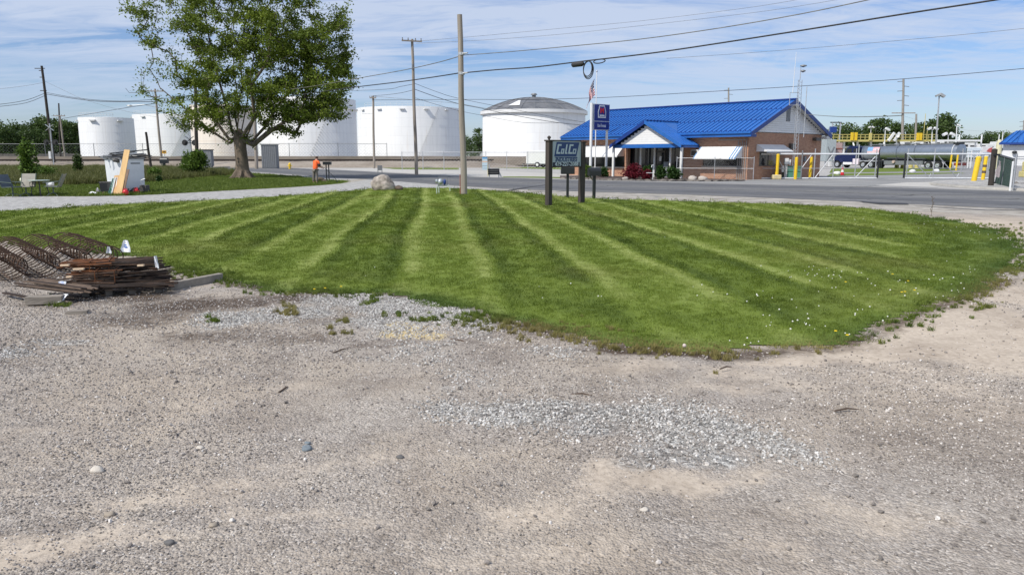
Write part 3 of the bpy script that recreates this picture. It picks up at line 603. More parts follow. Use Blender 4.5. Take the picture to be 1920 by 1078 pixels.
rt = thing('railway_track', 'long straight railway track on the low bank in front of the white tanks', 'railway track')
rail.build('rail', mat('rail_steel', (.035, .025, .022), .7, .3, var=.2), rt); s_o = sleep.build('sleeper', dpole, rt); s_o['kind'] = 'stuff'
# ------------------------------------------------------------------ storage tanks
def az(u, v=250): d = ray(u, v); return math.atan2(d.x, d.y)
def tank(label, ul, ur, vt, Y, m, dome=False, girder=None, lean_rail=True, vents=0, z0=0.0):
    uc = (ul+ur)/2; c = D(uc, 250, Y); aL, aR = az(ul), az(ur); dist = math.hypot(c.x, c.y)
    am = (aL+aR)/2; cx_, cy_ = dist*sin(am), dist*cos(am); r = dist*sin((aR-aL)/2); fr = 1-r/dist
    top = D(uc, vt, cy_*fr).z
    t = thing('storage_tank', label, 'storage tank', (cx_, cy_, z0), 0, 'bulk storage tanks'); H = top-z0; n = 96
    nc = 6; cs = H/nc; mb = MB()
    prof = []
    for i in range(nc): prof += [(r+.012*(nc-i)+.0, i*cs), (r+.012*(nc-i), (i+1)*cs-.02)]
    mb.lathe((0, 0, 0), prof+[(r, H)], n); mb.build('shell', m, t, smooth=True)
    rf = MB()
    if dome:
        R1 = r+.55; hd = (D(uc, 185, cy_*.985).z - top) ; pts = []
        for i in range(9): q = i/8; pts.append((R1*(1-q)+.01, .45+hd*(1-(1-q)**2)))
        rf2 = MB(); rf2.lathe((0, 0, H), pts, 24); rf2.build('dome_roof', mat('aluminium_panels', (.15, .16, .175), .5, .4, var=.3, vs=.35, col2=(.29, .285, .28)), t)
        for k in range(24):
            a = 2*pi*k/24; b = MB(); b.tube([(p[0]*cos(a), p[0]*sin(a), H+p[1]+.05) for p in pts], .05, 4); b.build('dome_rib', dgalv, t)
        for q_ in (2, 4, 6):
            rr, zz_ = pts[q_]; b = MB()
            b.tube([(rr*cos(2*pi*k/24), rr*sin(2*pi*k/24), H+zz_+.05) for k in range(25)], .05, 4); b.build('dome_ring', dgalv, t)
        b = MB(); a0 = -2.15; r1, z1 = pts[1]; r2, z2 = pts[3]
        b.add([(r1*cos(a0), r1*sin(a0), H+z1+.15), (r1*cos(a0+.26), r1*sin(a0+.26), H+z1+.15), (r2*cos(a0+.16), r2*sin(a0+.16), H+z2+.2), (r2*cos(a0+.1), r2*sin(a0+.1), H+z2+.2)], [(0, 1, 2, 3)]); b.build('skylight', white, t)
        rf.lathe((0, 0, 0), [(r+.02, H-.35), (r+.6, H-.3), (r+.6, H+.45), (r+.1, H+.5)], n); rf.build('rim_girder', m, t, smooth=True)
        b = MB(); b.cyl((0, 0, H+hd+.3), (0, 0, H+hd+1.1), .5); b.cyl((0, 0, H+hd+1.1), (0, 0, H+hd+1.5), .9, .6); b.build('vent', dgalv, t)
    else:
        rf.lathe((0, 0, 0), [(r+.01, H), (r*.5, H+r*.03), (.05, H+r*.06)], 64); rf.build('roof', m, t, smooth=True)
        if girder:
            g_ = MB(); g_.lathe((0, 0, 0), [(r+.02, H-girder), (r+.5, H-girder+.05), (r+.5, H-girder+.25), (r+.02, H-girder+.28)], n); g_.build('wind_girder', m, t, smooth=True)
    # handrail on the rim facing the road
    hb = MB(); k0 = 60; R_ = r-.15; post = []
    for k in range(k0+1):
        a = -pi + pi*k/k0; post.append((R_*cos(a), R_*sin(a), H))
    if not dome:
        for z in (.55, 1.05): hb.tube([(x, y, H+z) for x, y, _ in post[14:46]], .03, 4)
        for p in post[14:46:2]: hb.cyl(p, (p[0], p[1], H+1.05), .03, n=4)
        hb.build('handrail', white, t)
    for k in range(vents):
        a = -pi + pi*(k+.6)/(vents+.2); b = MB(); b.box(((r+.22)*cos(a), (r+.22)*sin(a), H-.75), (1.4, .5, .32), Matrix.Rotation(a+pi/2, 3, 'Z')); b.build('overflow_vent', m, t)
    # spiral stair
    sb = MB(); a0 = -1.35 if not dome else -.9
    for k in range(26):
        a = a0 + k*.022*13/r; z = H*k/26; sb.box(((r+.45)*cos(a), (r+.45)*sin(a), z+.2), (.8, .25, .05), Matrix.Rotation(a, 3, 'Z'))
    if not dome and r > 10: sb.build('stair_tread', galv, t)['kind'] = 'stuff'
    return t
tank('smallest white tank at the far left, right behind the leaning dark pole', 148, 253, 220, 190, tankw, vents=3)
tank('white tank second from the left, behind the street light pole', 250, 402, 214, 242, tankw, vents=4)
tank('cream stained tank behind the trunk of the big maple', 358, 481, 196, 172, tankt, girder=1.2)
tank('tallest white tank with shaded right side, right of the big maple', 483, 669, 181, 197, tankw, girder=2.6)
tank('wide white tank with vents under the rim, behind the two wooden utility poles', 670, 866, 199, 232, tankw, vents=7)
tank('white tank with grey geodesic dome roof beside the blue roofed office', 905, 1097, 208, 200, tankw, dome=True)
# ------------------------------------------------------------------ fences
def chain_fence(label, pts, h=1.9, step=3.0, cat='fence', mesh=.14, pr=.035, m=galv, zb=None, meshon=True, kind='chain_link_fence', rails=(1.0,), group=None, wr=.0035):
    pts = [Vector(p) for p in pts]; t = thing(kind, label, cat, pts[0], 0, group); o0 = pts[0]; mb = MB()
    for a, b in zip(pts[:-1], pts[1:]):
        l = (b-a).length; n = max(1, round(l/step))
        for k in range(n+1):
            if k == n and b is not pts[-1]: continue
            q = a.lerp(b, k/n)-o0; p_ = MB(); p_.cyl(q, q+Vector((0, 0, h+.12)), pr, n=6); p_.build('post', m, t)
        for f in rails:
            r_ = MB(); r_.cyl(a-o0+Vector((0, 0, h*f)), b-o0+Vector((0, 0, h*f)), pr*.8, n=6); r_.build('rail', m, t)
        if meshon:
            d = (b-a).normalized(); up = Vector((0, 0, 1)); side = d.cross(up)
            N_ = int(l/mesh)
            for k in range(-int(h/mesh), N_):
                for sgn in (1, -1):
                    s0 = k*mesh if sgn > 0 else k*mesh + h; s1 = s0 + sgn*h; z0, z1 = 0.04, h
                    def clip(sa, za, sb, zb):
                        if sa < 0: za = za + (0-sa)/(sb-sa)*(zb-za); sa = 0
                        if sa > l: za = za + (l-sa)/(sb-sa)*(zb-za); sa = l
                        return sa, za
                    if max(s0, s1) <= 0 or min(s0, s1) >= l: continue
                    A_ = clip(s0, z0, s1, z1); B_ = clip(s1, z1, s0, z0)
                    p = a-o0+d*A_[0]+up*A_[1]; q = a-o0+d*B_[0]+up*B_[1]
                    w = (q-p).normalized().cross(side)*wr
                    mb.add([p-w, p+side*wr, p+w, q-w, q+side*wr, q+w], [(0, 1, 4, 3), (1, 2, 5, 4), (2, 0, 3, 5)])
    if meshon: x = mb.build('chain_link_mesh', m, t); x['kind'] = 'stuff'
    return t
chain_fence('long chain-link fence on the earth berm before the white tanks', [(-125, 133.5, 1.6), (-22, 133.5, 1.66)], 2.2, 8.5, mesh=.55, pr=.05, m=dgalv, wr=.006)
chain_fence('chain-link fence with barred gate across the yard left of the trailer', [(-13.8, 95, .02), (12.5, 95, .02)], 2.2, 2.63, mesh=.4, pr=.045, wr=.005)
# dark board fence and barrier at the far left
t = thing('board_fence', 'long dark board fence below the wood at the far left', 'fence', (-150, 170, 0))
for k in range(40):
    b = MB(); b.box((k*1.35, 0, 1.25), (1.31, .06, 1.9+.04*(k % 3))); b.build('board', mat('dark_fence_board', (.11, .10, .09), .9, var=.25), t)
# ------------------------------------------------------------------ poles
def pole(label, ub, vb, ut, vt, r0, r1, m, Y=None, arms=(), kind='utility_pole', cat='utility pole', lean=True, bands=True, insul=True, z0=0.0):
    b = G(ub, vb) if Y is None else D(ub, 300, Y); b.z = z0 if Y is None or True else b.z
    tp = D(ut, vt, b.y); t = thing(kind, label, cat, b)
    mb = MB(); q = tp-b; n = 7; mb.tube([q*(i/n) + Vector((.02*sin(i*1.3), 0, 0)) for i in range(n+1)], [r0+(r1-r0)*i/n for i in range(n+1)], 10); mb.build('shaft', m, t, smooth=True)
    for (f, w, yaw, hh) in arms:
        c = q*f; d = Vector((cos(yaw), sin(yaw), 0)); a = MB(); a.bar(c-d*w/2+Vector((0, -r1-.05, 0)), c+d*w/2+Vector((0, -r1-.05, 0)), hh, hh); a.build('crossarm', m, t)
        if insul:
            for s in (-.46, -.18, .18, .46):
                i_ = MB(); i_.lathe(c+d*w*s+Vector((0, -r1-.05, hh/2)), [(.03, 0), (.07, .06), (.03, .12), (.06, .18), (.02, .22)], 8); i_.build('insulator', dgalv, t)
    return t, b, tp
pm, pmB, pmT = pole('bare grey wooden utility pole standing on the lawn edge by the gas meter', 870, 366, 861.5, 28, .155, .115, polew)
pb = MB(); pb.cyl((-.17, -.06, 0), (-.17, -.06, .95), .018, n=6); pb.build('marker_pole', mat('faded_orange', (.42, .15, .09), .7), pm)
for z_ in (5.45, 6.3):
    b = MB(); b.cyl((-.05+.0, 0, z_-.06), (-.05, 0, z_+.06), .15, n=12); b.build('strap', galv, pm)
    b = MB(); b.cyl((0, -.1, z_), (.25, -.3, z_), .035, n=6); b.build('wire_bracket', galv, pm)
p2, p2B, p2T = pole('wooden utility pole with short top crossarm, left of the bare pole', 781, 328, 772.5, 74, .17, .12, polew, arms=((.985, 1.9, .35, .12),))
b = MB(); b.box((p2T-p2B)*.80+Vector((0, -.17, 0)), (.12, .1, .5)); b.build('junction_box', dgalv, p2)
p3, p3B, p3T = pole('thin wooden pole with side bracket, standing by the sandy bank near the cube sign', 701, 307, 699.5, 180, .17, .14, polew, Y=108, arms=((.97, .9, 0, .14),))
b = MB(); b.cyl((p3T-p3B)*.76, (p3T-p3B)*.76+Vector((-1.6, 0, 0)), .04, n=6); b.build('side_bracket', galv, p3)
p4, p4B, p4T = pole('grey pole with double crossarm and street lamp arm, behind the patio junk pile', 303, 309, 290.5, 167, .19, .13, polew, Y=112, arms=((.97, 2.6, .1, .14), (.90, 1.3, .5, .12)))
b = MB(); q = (p4T-p4B)*.77; b.tube([q, q+Vector((-1.6, -.3, .35)), q+Vector((-3.4, -.5, .25))], .045, 6); b.build('lamp_arm', galv, p4)
b = MB(); b.blob(q+Vector((-3.7, -.5, .2)), (.45, .18, .12), 2, .02); b.build('lamp_head', galv, p4)
p5, p5B, p5T = pole('dark leaning utility pole in front of the left wood', 101, 307, 78, 124, .24, .17, dpole, Y=118, arms=())
for k, (f, l) in enumerate(((.975, 1.1), (.955, .5), (.89, .5), (.76, .7))):
    b = MB(); q = (p5T-p5B)*f; b.bar(q+Vector((-l, 0, 0)), q+Vector((l*.4, 0, 0)), .10, .10); b.build('bracket', dpole, p5)
p6, p6B, p6T = pole('grey pole with crossarm and dark top, right of the leaning dark pole', 123, 300, 112, 217, .19, .14, polew, Y=150, arms=((.99, 2.3, 0, .14),))
p6b, _, _ = pole('short black broken pole just left of the grey crossarm pole', 113, 240, 110, 194, .17, .13, dpole, Y=151); 
p7, p7B, p7T = pole('tall dark pole rising out of the round bush, half hidden by maple leaves', 368, 312, 366, 150, .22, .17, dpole, Y=90, arms=())
p8, p8B, p8T = pole('dark pole between cream tank and tallest tank', 480, 312, 477, 212, .24, .2, polew, Y=104)
p9, _, _ = pole('short dark wooden post leaning left of the street lamp pole', 282, 312, 273.5, 248, .17, .14, dpole, Y=98, kind='wooden_post', cat='post')
# far transmission poles and lamp masts on the right
for (lab, u, vt, vb, Y, na, sd__) in (('distant transmission pole with insulator arms above the office roof', 1366, 165, 262, 230, 4, 1), ('tall transmission pole behind the yellow loading rack', 1692, 148, 285, 170, 6, 1), ('distant bare pole between tall transmission pole and lamp mast', 1716, 214, 285, 190, 0, 1), ('lattice-like far pole right of the blue shed roof', 1918, 226, 285, 230, 3, 1)):
    t, b0, tp = pole(lab, u, vb, u+ (2 if u > 1600 else 0), vt, .34, .22, mat('silvered_pole', (.27, .25, .22), .8, var=.15), Y=Y, arms=(), insul=False)
    q = tp-b0
    for k in range(na):
        b = MB(); c = q*(.97-.055*k); s = 1 if k % 2 else -1; b.cyl(c, c+Vector((s*1.3, 0, -.15 if s > 0 else -.1)), .07, n=5); b.build('insulator_arm', dgalv, t)
    if u == 1692: b = MB(); b.bar(q*.60+Vector((-2.6, -.3, 0)), q*.60+Vector((2.6, -.3, 0)), .2, .2); b.build('crossarm', polew, t)
def lamp_mast(label, ub, ut, vt, Y, heads, r=.1, m=galv):
    b0 = D(ub, 300, Y); b0.z = 0; tp = D(ut, vt, Y); t = thing('lamp_mast', label, 'lamp post', b0); q = tp-b0
    mb = MB(); mb.tube([(0, 0, 0), q], [r, r*.7], 8); mb.build('shaft', m, t)
    for (dx, sz) in heads:
        b = MB(); b.cyl(q, q+Vector((dx*.7, 0, .15)), r*.4, n=5); b.build('lamp_arm', m, t)
        b = MB(); b.box(q+Vector((dx, -.1, .2)), (sz, sz*.7, sz*.45), Matrix.Rotation(.5*(1 if dx > 0 else -1), 3, 'Y')); b.build('lamp_head', m, t)
    return t
lamp_mast('tall lamp mast with a dark floodlight head beside the tanker trailer', 1753, 1761, 182, 112, ((-.35, .5), (.35, .75)), .13, mat('mast_grey', (.40, .41, .42), .5, .3))
lamp_mast('thin white lamp mast right of the tall floodlight mast', 1792, 1794, 238, 120, ((.25, .5),), .1, white)
lamp_mast('short double-headed white lamp over the right end of the yellow walkway', 1746, 1748, 244, 118, ((-.5, .6), (.5, .6)), .09, white)
lamp_mast('small white lamp standing over the yellow rack near the dish', 1657, 1660, 245, 125, ((.3, .7),), .09, white)
lamp_mast('small white lamp over the left half of the yellow rack', 1632, 1633, 241, 128, ((-.3, .4), (.3, .4)), .07, white)
lamp_mast('white double lamp above the pale pipe bridge', 1777, 1778, 254, 140, ((-.7, .8), (.7, .8)), .09, white)
# ------------------------------------------------------------------ wires
def wire_px(label, A, B, pts, r, m, name='overhead_wire', n_=5, ends=None):
    A = Vector(A); B = Vector(B); dx, dy = B.x-A.x, B.y-A.y; P3 = []
    for u, v in pts:
        d = ray(u, v)     # vertical plane through A,B
        t = (A.x*dy - A.y*dx)/(d.x*dy - d.y*dx); P3.append(Vector((d.x*t, d.y*t, CH+d.z*t)))
    sm_ = []
    for i in range(len(P3)-1):
        p0 = P3[max(0, i-1)]; p1 = P3[i]; p2_ = P3[i+1]; p3_ = P3[min(len(P3)-1, i+2)]
        for k in range(4):
            t = k/4; sm_.append(.5*((2*p1)+(p2_-p0)*t+(2*p0-5*p1+4*p2_-p3_)*t*t+(3*p1-p0-3*p2_+p3_)*t**3))
    sm_.append(P3[-1]); mb = MB(); mb.tube(sm_, r, n_); o = mb.build(name, m, smooth=True); tag(o, label, 'wire', 'overhead wires'); return o, sm_
AB = (pmB, pmB+Vector((.75, -.66, 0)))
w1, w1p = wire_px('thick black cable from the bare pole to the upper right, carrying the coil', AB[0], AB[1], [(870, 137), (935, 131), (1000, 126.5), (1100, 114.5), (1200, 103), (1300, 89), (1500, 58), (1700, 26), (1870, 0), (2000, -22), (2300, -80)], .026, wire, n_=6)
wire_px('frayed grey cable above the thick black one, running to the upper right', AB[0], AB[1], [(868, 104), (950, 98), (1060, 88), (1200, 74), (1350, 53), (1500, 27), (1630, 0), (1760, -28), (2000, -85)], .016, wireg)
LB = (pmB, p7B)
wire_px('upper cable from the bare pole leftwards across the maple crown', LB[0], LB[1], [(862, 106), (820, 118), (757, 132), (690, 144), (640, 153), (560, 166), (470, 175), (366, 178)], .02, wireg)
wire_px('lower black cable from the bare pole leftwards behind the maple', LB[0], LB[1], [(864, 137), (820, 144), (757, 153), (690, 161), (640, 167), (560, 178), (470, 184), (366, 187)], .026, wire)
LC = (p7B, p5B)
wire_px('upper black cable between the dark bush pole and leaning dark pole', LC[0], LC[1], [(366, 178), (320, 184), (240, 190), (180, 188), (130, 182), (87, 174)], .03, wire)
wire_px('lower black cable between the dark bush pole and leaning dark pole', LC[0], LC[1], [(366, 187), (320, 190), (240, 191.5), (180, 190), (130, 184), (88, 177)], .04, wire)
LD = (p5B, p5B+Vector((-1, -.5, 0)))
wire_px('upper black cable left of the leaning dark pole', LD[0], LD[1], [(87, 174), (50, 188), (0, 196), (-60, 200)], .035, wire)
wire_px('lower black cable left of the leaning dark pole', LD[0], LD[1], [(88, 178), (50, 193), (0, 200), (-60, 205)], .035, wire)
wire_px('thin high wire left of the leaning dark pole', LD[0], LD[1], [(83, 155), (50, 161), (0, 167), (-60, 171)], .018, wireg)
LE = (p5B, p4B)
wire_px('thin wire falling from the leaning dark pole to the street lamp pole', LE[0], LE[1], [(84, 153), (120, 170), (150, 184), (200, 200), (250, 212), (294, 220)], .016, wireg)
LF = (p6B, p4B+Vector((0, -2, 0)))
wire_px('straight dark cable from the crossarm pole behind the street lamp pole', LF[0], LF[1], [(116, 223), (180, 212), (240, 202), (294, 194)], .035, wire)
RW = (p2B, p2B+Vector((.80, -.60, 0)))
wire_px('long dark wire passing over the office roof to the right edge', (-20, 90, 0), (40, 52, 0), [(700, 188), (870, 187), (1000, 187), (1140, 183), (1300, 174), (1500, 162), (1700, 148), (1920, 129), (2050, 116)], .022, wire)
wire_px('very thin wire high over the office to the right edge', (-20, 90, 0), (40, 52, 0), [(1250, 110), (1400, 100), (1600, 84), (1800, 66), (1920, 54), (2050, 42)], .014, wireg)
wire_px('upper faint wire near the top edge right of centre', (-20, 90, 0), (40, 60, 0), [(780, 78), (900, 68), (1050, 54), (1200, 40), (1350, 22), (1450, 8), (1560, -12)], .014, wireg)
wire_px('lower faint wire near the top edge right of centre', (-20, 90, 0), (40, 60, 0), [(780, 82), (900, 76), (1050, 65), (1200, 49), (1350, 32), (1480, 15), (1640, -12)], .014, wireg)
LG_ = (p2B, p3B)
wire_px('upper wire between the crossarm pole and the thin pole, over the wide tank', LG_[0], LG_[1], [(776, 158), (750, 163), (722, 168), (650, 171)], .022, wire)
wire_px('lower wire between the crossarm pole and the thin pole, over the wide tank', LG_[0], LG_[1], [(776, 169), (750, 175), (722, 178.5), (700, 180)], .022, wire)
LH = (p2B, Vector((16, 92, 0)))
wire_px('upper wire sloping from the crossarm pole down behind the bare pole', LH[0], LH[1], [(778, 157), (820, 173), (860, 185), (960, 205), (1050, 222), (1110, 232)], .018, wire)
wire_px('wire sloping from the crossarm pole down behind the bare pole, middle', LH[0], LH[1], [(778, 168), (820, 183), (860, 195), (905, 204), (960, 216), (1050, 231), (1110, 236)], .026, wire)
wire_px('wire sloping from the crossarm pole down behind the bare pole, lowest', LH[0], LH[1], [(778, 184), (820, 197), (860, 208), (905, 217), (980, 230), (1050, 231)], .016, wire)
wire_px('thin wire from the thin pole across the top of the wide tank', p3B, (6, 100, 0), [(702, 181), (780, 188), (860, 195), (960, 212), (1080, 228)], .018, wireg)
wire_px('far thin wire between distant poles right of the office', (60, 235, 0), (45, 171, 0), [(1500, 214), (1570, 219), (1640, 219), (1692, 217)], .010, wireg)
wire_px('far thin wire right of the lamp mast towards the blue shed', (45, 171, 0), (70, 171, 0), [(1692, 217), (1760, 236), (1830, 246), (1900, 246), (1960, 242)], .012, wireg)
def on_wire(u):
    return min(w1p, key=lambda p: abs(PX(p)[0]-u)) if False else next((a.lerp(b, (u-PX(a)[0])/(PX(b)[0]-PX(a)[0])) for a, b in zip(w1p[:-1], w1p[1:]) if PX(a)[0] <= u <= PX(b)[0]))
q = on_wire(1083); d = (on_wire(1100)-on_wire(1083)).normalized(); t = thing('splice_case', 'black splice closure hanging under the thick cable left of the coil', 'splice case', q)
b = MB(); b.tube([(-d*.28+Vector((0, 0, -.09))), -d*.22+Vector((0, 0, -.09)), d*.22+Vector((0, 0, -.09)), d*.3+Vector((0, 0, -.09))], [.05, .105, .105, .05], 10); b.build('case', wire, t, smooth=True)
for s in (-.2, .2): b = MB(); b.cyl(d*s, d*s+Vector((0, 0, -.1)), .02, n=5); b.build('hanger', wire, t)
q = on_wire(1102); t = thing('cable_coil', 'round black cable coil hanging below the thick cable', 'cable coil', q)
for k in range(3):
    b = MB(); rr = .235+.02*k; c_ = Vector((0, 0, -rr*1.2-.02)); b.tube([c_+d*rr*.88*cos(a*pi/12)+Vector((.02*k, .03*k, rr*1.22*sin(a*pi/12))) for a in range(25)], .018, 5, cap=False); b.build('cable_turn', wire, t, smooth=True)
q = on_wire(1124); t = thing('cable_loop', 'small flat black cable loop strapped to the thick cable right of the coil', 'cable loop')
t.location = q
for k in range(2):
    b = MB(); b.tube([d*.27*cos(a*pi/10)+Vector((0, .03*k, -.07+.075*sin(a*pi/10))) for a in range(21)], .02, 5, cap=False); b.build('cable_turn', wire, t, smooth=True)
# ------------------------------------------------------------------ foliage
def leaf_cloud(pts, size, seed, jitter=.3, up=.3, asp=.6):
    r = np.random.default_rng(seed); P = np.asarray(pts); n = len(P)
    nrm = r.normal(0, 1, (n, 3)); nrm[:, 2] += up*1.5; nrm /= np.linalg.norm(nrm, axis=1)[:, None]
    a = r.normal(0, 1, (n, 3)); a -= nrm*(a*nrm).sum(1)[:, None]; a /= np.linalg.norm(a, axis=1)[:, None]; b = np.cross(nrm, a)
    s = size*r.uniform(.6, 1.3, n)[:, None]
    v = np.stack([P - a*s, P - b*s*asp + nrm*s*.15, P + a*s, P + b*s*asp + nrm*s*.15], 1)
    return v.reshape(-1, 3)
def quads_obj(name, v, m, parent=None):
    n = len(v)//4; me = bpy.data.meshes.new(name); me.vertices.add(len(v)); me.vertices.foreach_set('co', v.astype(np.float32).ravel())
    me.loops.add(4*n); me.loops.foreach_set('vertex_index', np.arange(4*n, dtype=np.int32)); me.polygons.add(n); me.polygons.foreach_set('loop_start', np.arange(0, 4*n, 4, dtype=np.int32)); me.update(calc_edges=True)
    me.materials.append(m); o = bpy.data.objects.new(name, me); COL.objects.link(o); o.parent = parent; return o
def shell_pts(blobs_, n, seed, fill=.35):
    r = np.random.default_rng(seed); vol = np.array([b[1][0]*b[1][1]*b[1][2] for b in blobs_])**.67; k = r.choice(len(blobs_), n, p=vol/vol.sum())
    d = r.normal(0, 1, (n, 3)); d /= np.linalg.norm(d, axis=1)[:, None]; q = r.uniform(0, 1, n)**fill
    c = np.array([b[0] for b in blobs_])[k]; rad = np.array([b[1] for b in blobs_])[k]
    lump = 1+.13*np.sin(d[:, 0]*7+k)*np.sin(d[:, 1]*6+k*2)+.12*np.sin(d[:, 2]*8+k*3)
    return c + d*rad*(q*lump)[:, None]
def far_tree(label, u, vt, Y, wpx, seed, m=leafB, group=None, nl=2600, z0=0.0, base=.12):
    b0 = D(u, 300, Y); b0.z = z0; H = D(u, vt, Y).z - z0; W = wpx/FPX*Y/2; t = thing('tree', label, 'tree', b0, 0, group); r = random.Random(seed)
    bl = []
    for k in range(11):
        f = r.uniform(base+.12, .9); rr = W*(.42+.25*r.random())*(1.15-abs(f-.5)*1.0); a = r.uniform(0, 2*pi); off = max(0, W-rr)*r.uniform(.4, 1)
        bl.append(((off*cos(a), off*sin(a), H*f), (rr, rr, min(rr*.8, H*.2))))
    bl.append(((0, 0, H*.55), (W*.7, W*.7, H*.35))); bl.append(((r.uniform(-.2, .2)*W, 0, H*.86), (W*.4, W*.4, H*.13)))
    quads_obj('crown', leaf_cloud(shell_pts(bl, nl, seed, .5), H*.028, seed), m, t)
    mb = MB(); mb.tube([(0, 0, -.1), (0, 0, H*.6)], [H*.025, H*.01], 6)
    for k in range(4):
        c = bl[k][0]; mb.tube([(0, 0, H*.3), c], [H*.012, .03], 4)
    mb.build('trunk', bark, t); return t
gl = 'trees of the left wood'
left_wood = [(-100, 225, 215, 80), (-60, 219, 200, 70), (-25, 216, 215, 60), (2, 218, 205, 52), (38, 230, 222, 46), (64, 226, 212, 50), (92, 213, 222, 56), (122, 224, 215, 44), (143, 227, 222, 42), (20, 236, 200, 50), (75, 240, 202, 50), (160, 236, 230, 40)]
labs = ['tree beyond the left edge of the wood', 'tree at the outer edge of the left wood', 'dark tree at the left picture edge of the wood', 'dark tall tree nearest the left picture edge in view', 'lower green tree of the wood left of the leaning pole', 'bright green tree of the wood left of the leaning pole', 'highest tree of the wood right behind the leaning dark pole', 'tree of the wood behind the grey crossarm pole', 'tree of the wood touching the smallest white tank', 'low front tree at the left end of the wood', 'low front tree of the wood behind the leafy sapling', 'tree of the wood mostly hidden behind the smallest tank']
for k, (u, vt, Y, wp_) in enumerate(left_wood): far_tree(labs[k], u, vt, Y, wp_*1.35, 100+k, group=gl, nl=3600, base=.0)
gm_ = 'trees between the white tanks'
for k, (u, vt, Y, wp_, lb) in enumerate([(884, 256, 300, 30, 'low tree in the gap between wide tank and domed tank'), (898, 238, 310, 26, 'taller tree in the gap, touching the domed tank'), (872, 252, 320, 24, 'tree in the gap hidden partly by the bare pole')]): far_tree(lb, u, vt, Y, wp_*1.3, 130+k, group=gm_, nl=1500, base=0)
gr_ = 'trees behind the loading rack'
RT = [(1572, 229, 46, 'tree rising right of the office gable'), (1604, 240, 30, 'small tree between office and rack'), (1618, 234, 28, 'narrow tree behind the left part of the rack'), (1643, 222, 34, 'tree left of the satellite dish'), (1668, 229, 34, 'tree behind the satellite dish'), (1696, 231, 40, 'tree behind the tall transmission pole'), (1722, 228, 36, 'tree behind the yellow ladder cage'), (1742, 224, 34, 'tree just left of the lamp mast'), (1766, 209, 42, 'tallest tree right behind the lamp mast'), (1808, 252, 30, 'low tree right of the thin white mast'), (1840, 250, 36, 'low tree between white mast and blue shed'), (1862, 246, 44, 'low broad tree left of the blue shed roof'), (1892, 248, 40, 'tree behind the blue shed roof')]
for k, (u, vt, wp_, lb) in enumerate(RT): far_tree(lb, u, vt-1, 235+11*(k % 3), wp_*1.75, 150+k, group=gr_, nl=3600, base=0)
# ------------------------------------------------------------------ the big maple
mB = G(455, 335); MY = mB.y
def crownpt(u, v, dy): p = D(u, v, MY+dy); return (p.x-mB.x, p.y-mB.y, p.z)
rr = random.Random(5); targ = []
# crown lobes seen in the photograph: (u, v, ru, rv, depth radius, count)
LOBES = [(420, 40, 95, 60, 4.5, 110), (520, 60, 100, 70, 5, 130), (590, 80, 65, 75, 4, 100), (615, 145, 50, 50, 3.5, 80), (470, 130, 110, 70, 5, 140), (560, 180, 90, 45, 4.5, 100), (330, 20, 70, 40, 4, 50), (255, 15, 32, 12, 2, 18), (275, 60, 26, 30, 2, 24),
         (365, 115, 60, 45, 4, 46), (350, 185, 60, 40, 3.5, 34), (300, 130, 45, 22, 2.5, 11), (255, 165, 28, 14, 2, 6), (345, 230, 30, 20, 2, 9), (420, 200, 50, 30, 4, 30), (600, 205, 55, 22, 3.5, 40), (530, 212, 60, 18, 3.5, 26), (545, 246, 20, 12, 1.5, 5), (400, 215, 25, 20, 2.5, 9), (430, -60, 130, 50, 5, 90), (540, -50, 100, 50, 5, 80), (470, -130, 110, 40, 4.5, 50), (340, -50, 60, 40, 4, 30), (645, 110, 20, 50, 2, 22), (640, 25, 18, 30, 2, 12)]
for (u, v, ru, rv, dr, n_) in LOBES:
    for _ in range(n_):
        a = rr.uniform(0, 2*pi); q = rr.random()**.5; b_ = rr.uniform(-1, 1)
        targ.append(crownpt(u+ru*q*cos(a), v+rv*q*sin(a), b_*dr*(1.1-.5*q)))
nodes = []; par = []
def addn(p, i): nodes.append(Vector(p)); par.append(i); return len(nodes)-1
i = -1
for p in ((0, 0, -.1), (0, 0, .35), (.02, .02, 1.2), (-.03, 0, 2.4), (-.04, 0, 3.3)): i = addn(p, i)
FORK = i
# main limbs as the photograph shows them: rising in a vase from a low fork (pixel track, depth at the end)
for trk, dy in (([(430, 262), (395, 215), (385, 160), (372, 100), (345, 50), (320, 10)], -1.0), ([(436, 250), (425, 200), (410, 150), (395, 90), (385, 30), (380, -50)], 1.2), ([(445, 250), (448, 200), (440, 140), (435, 80), (440, 20), (445, -80)], -.6), ([(452, 250), (462, 200), (470, 150), (478, 90), (480, 30), (490, -60)], 1.5),
                ([(462, 258), (480, 215), (497, 170), (515, 110), (530, 60), (545, 0)], -1.6), ([(470, 268), (497, 238), (520, 200), (548, 165), (575, 120), (595, 70)], .8), ([(475, 272), (510, 243), (545, 222), (580, 200), (610, 180), (635, 155)], -1.8), ([(430, 268), (395, 245), (360, 215), (330, 190), (300, 165)], .6), ([(448, 255), (440, 215), (455, 165), (450, 110), (460, 40)], 3.2), ([(455, 255), (478, 220), (470, 160), (500, 120), (510, 50)], -3.6)):
    j = FORK
    for k, (u, v) in enumerate(trk): j = addn(crownpt(u, v, dy*(k+1)/len(trk)), j)
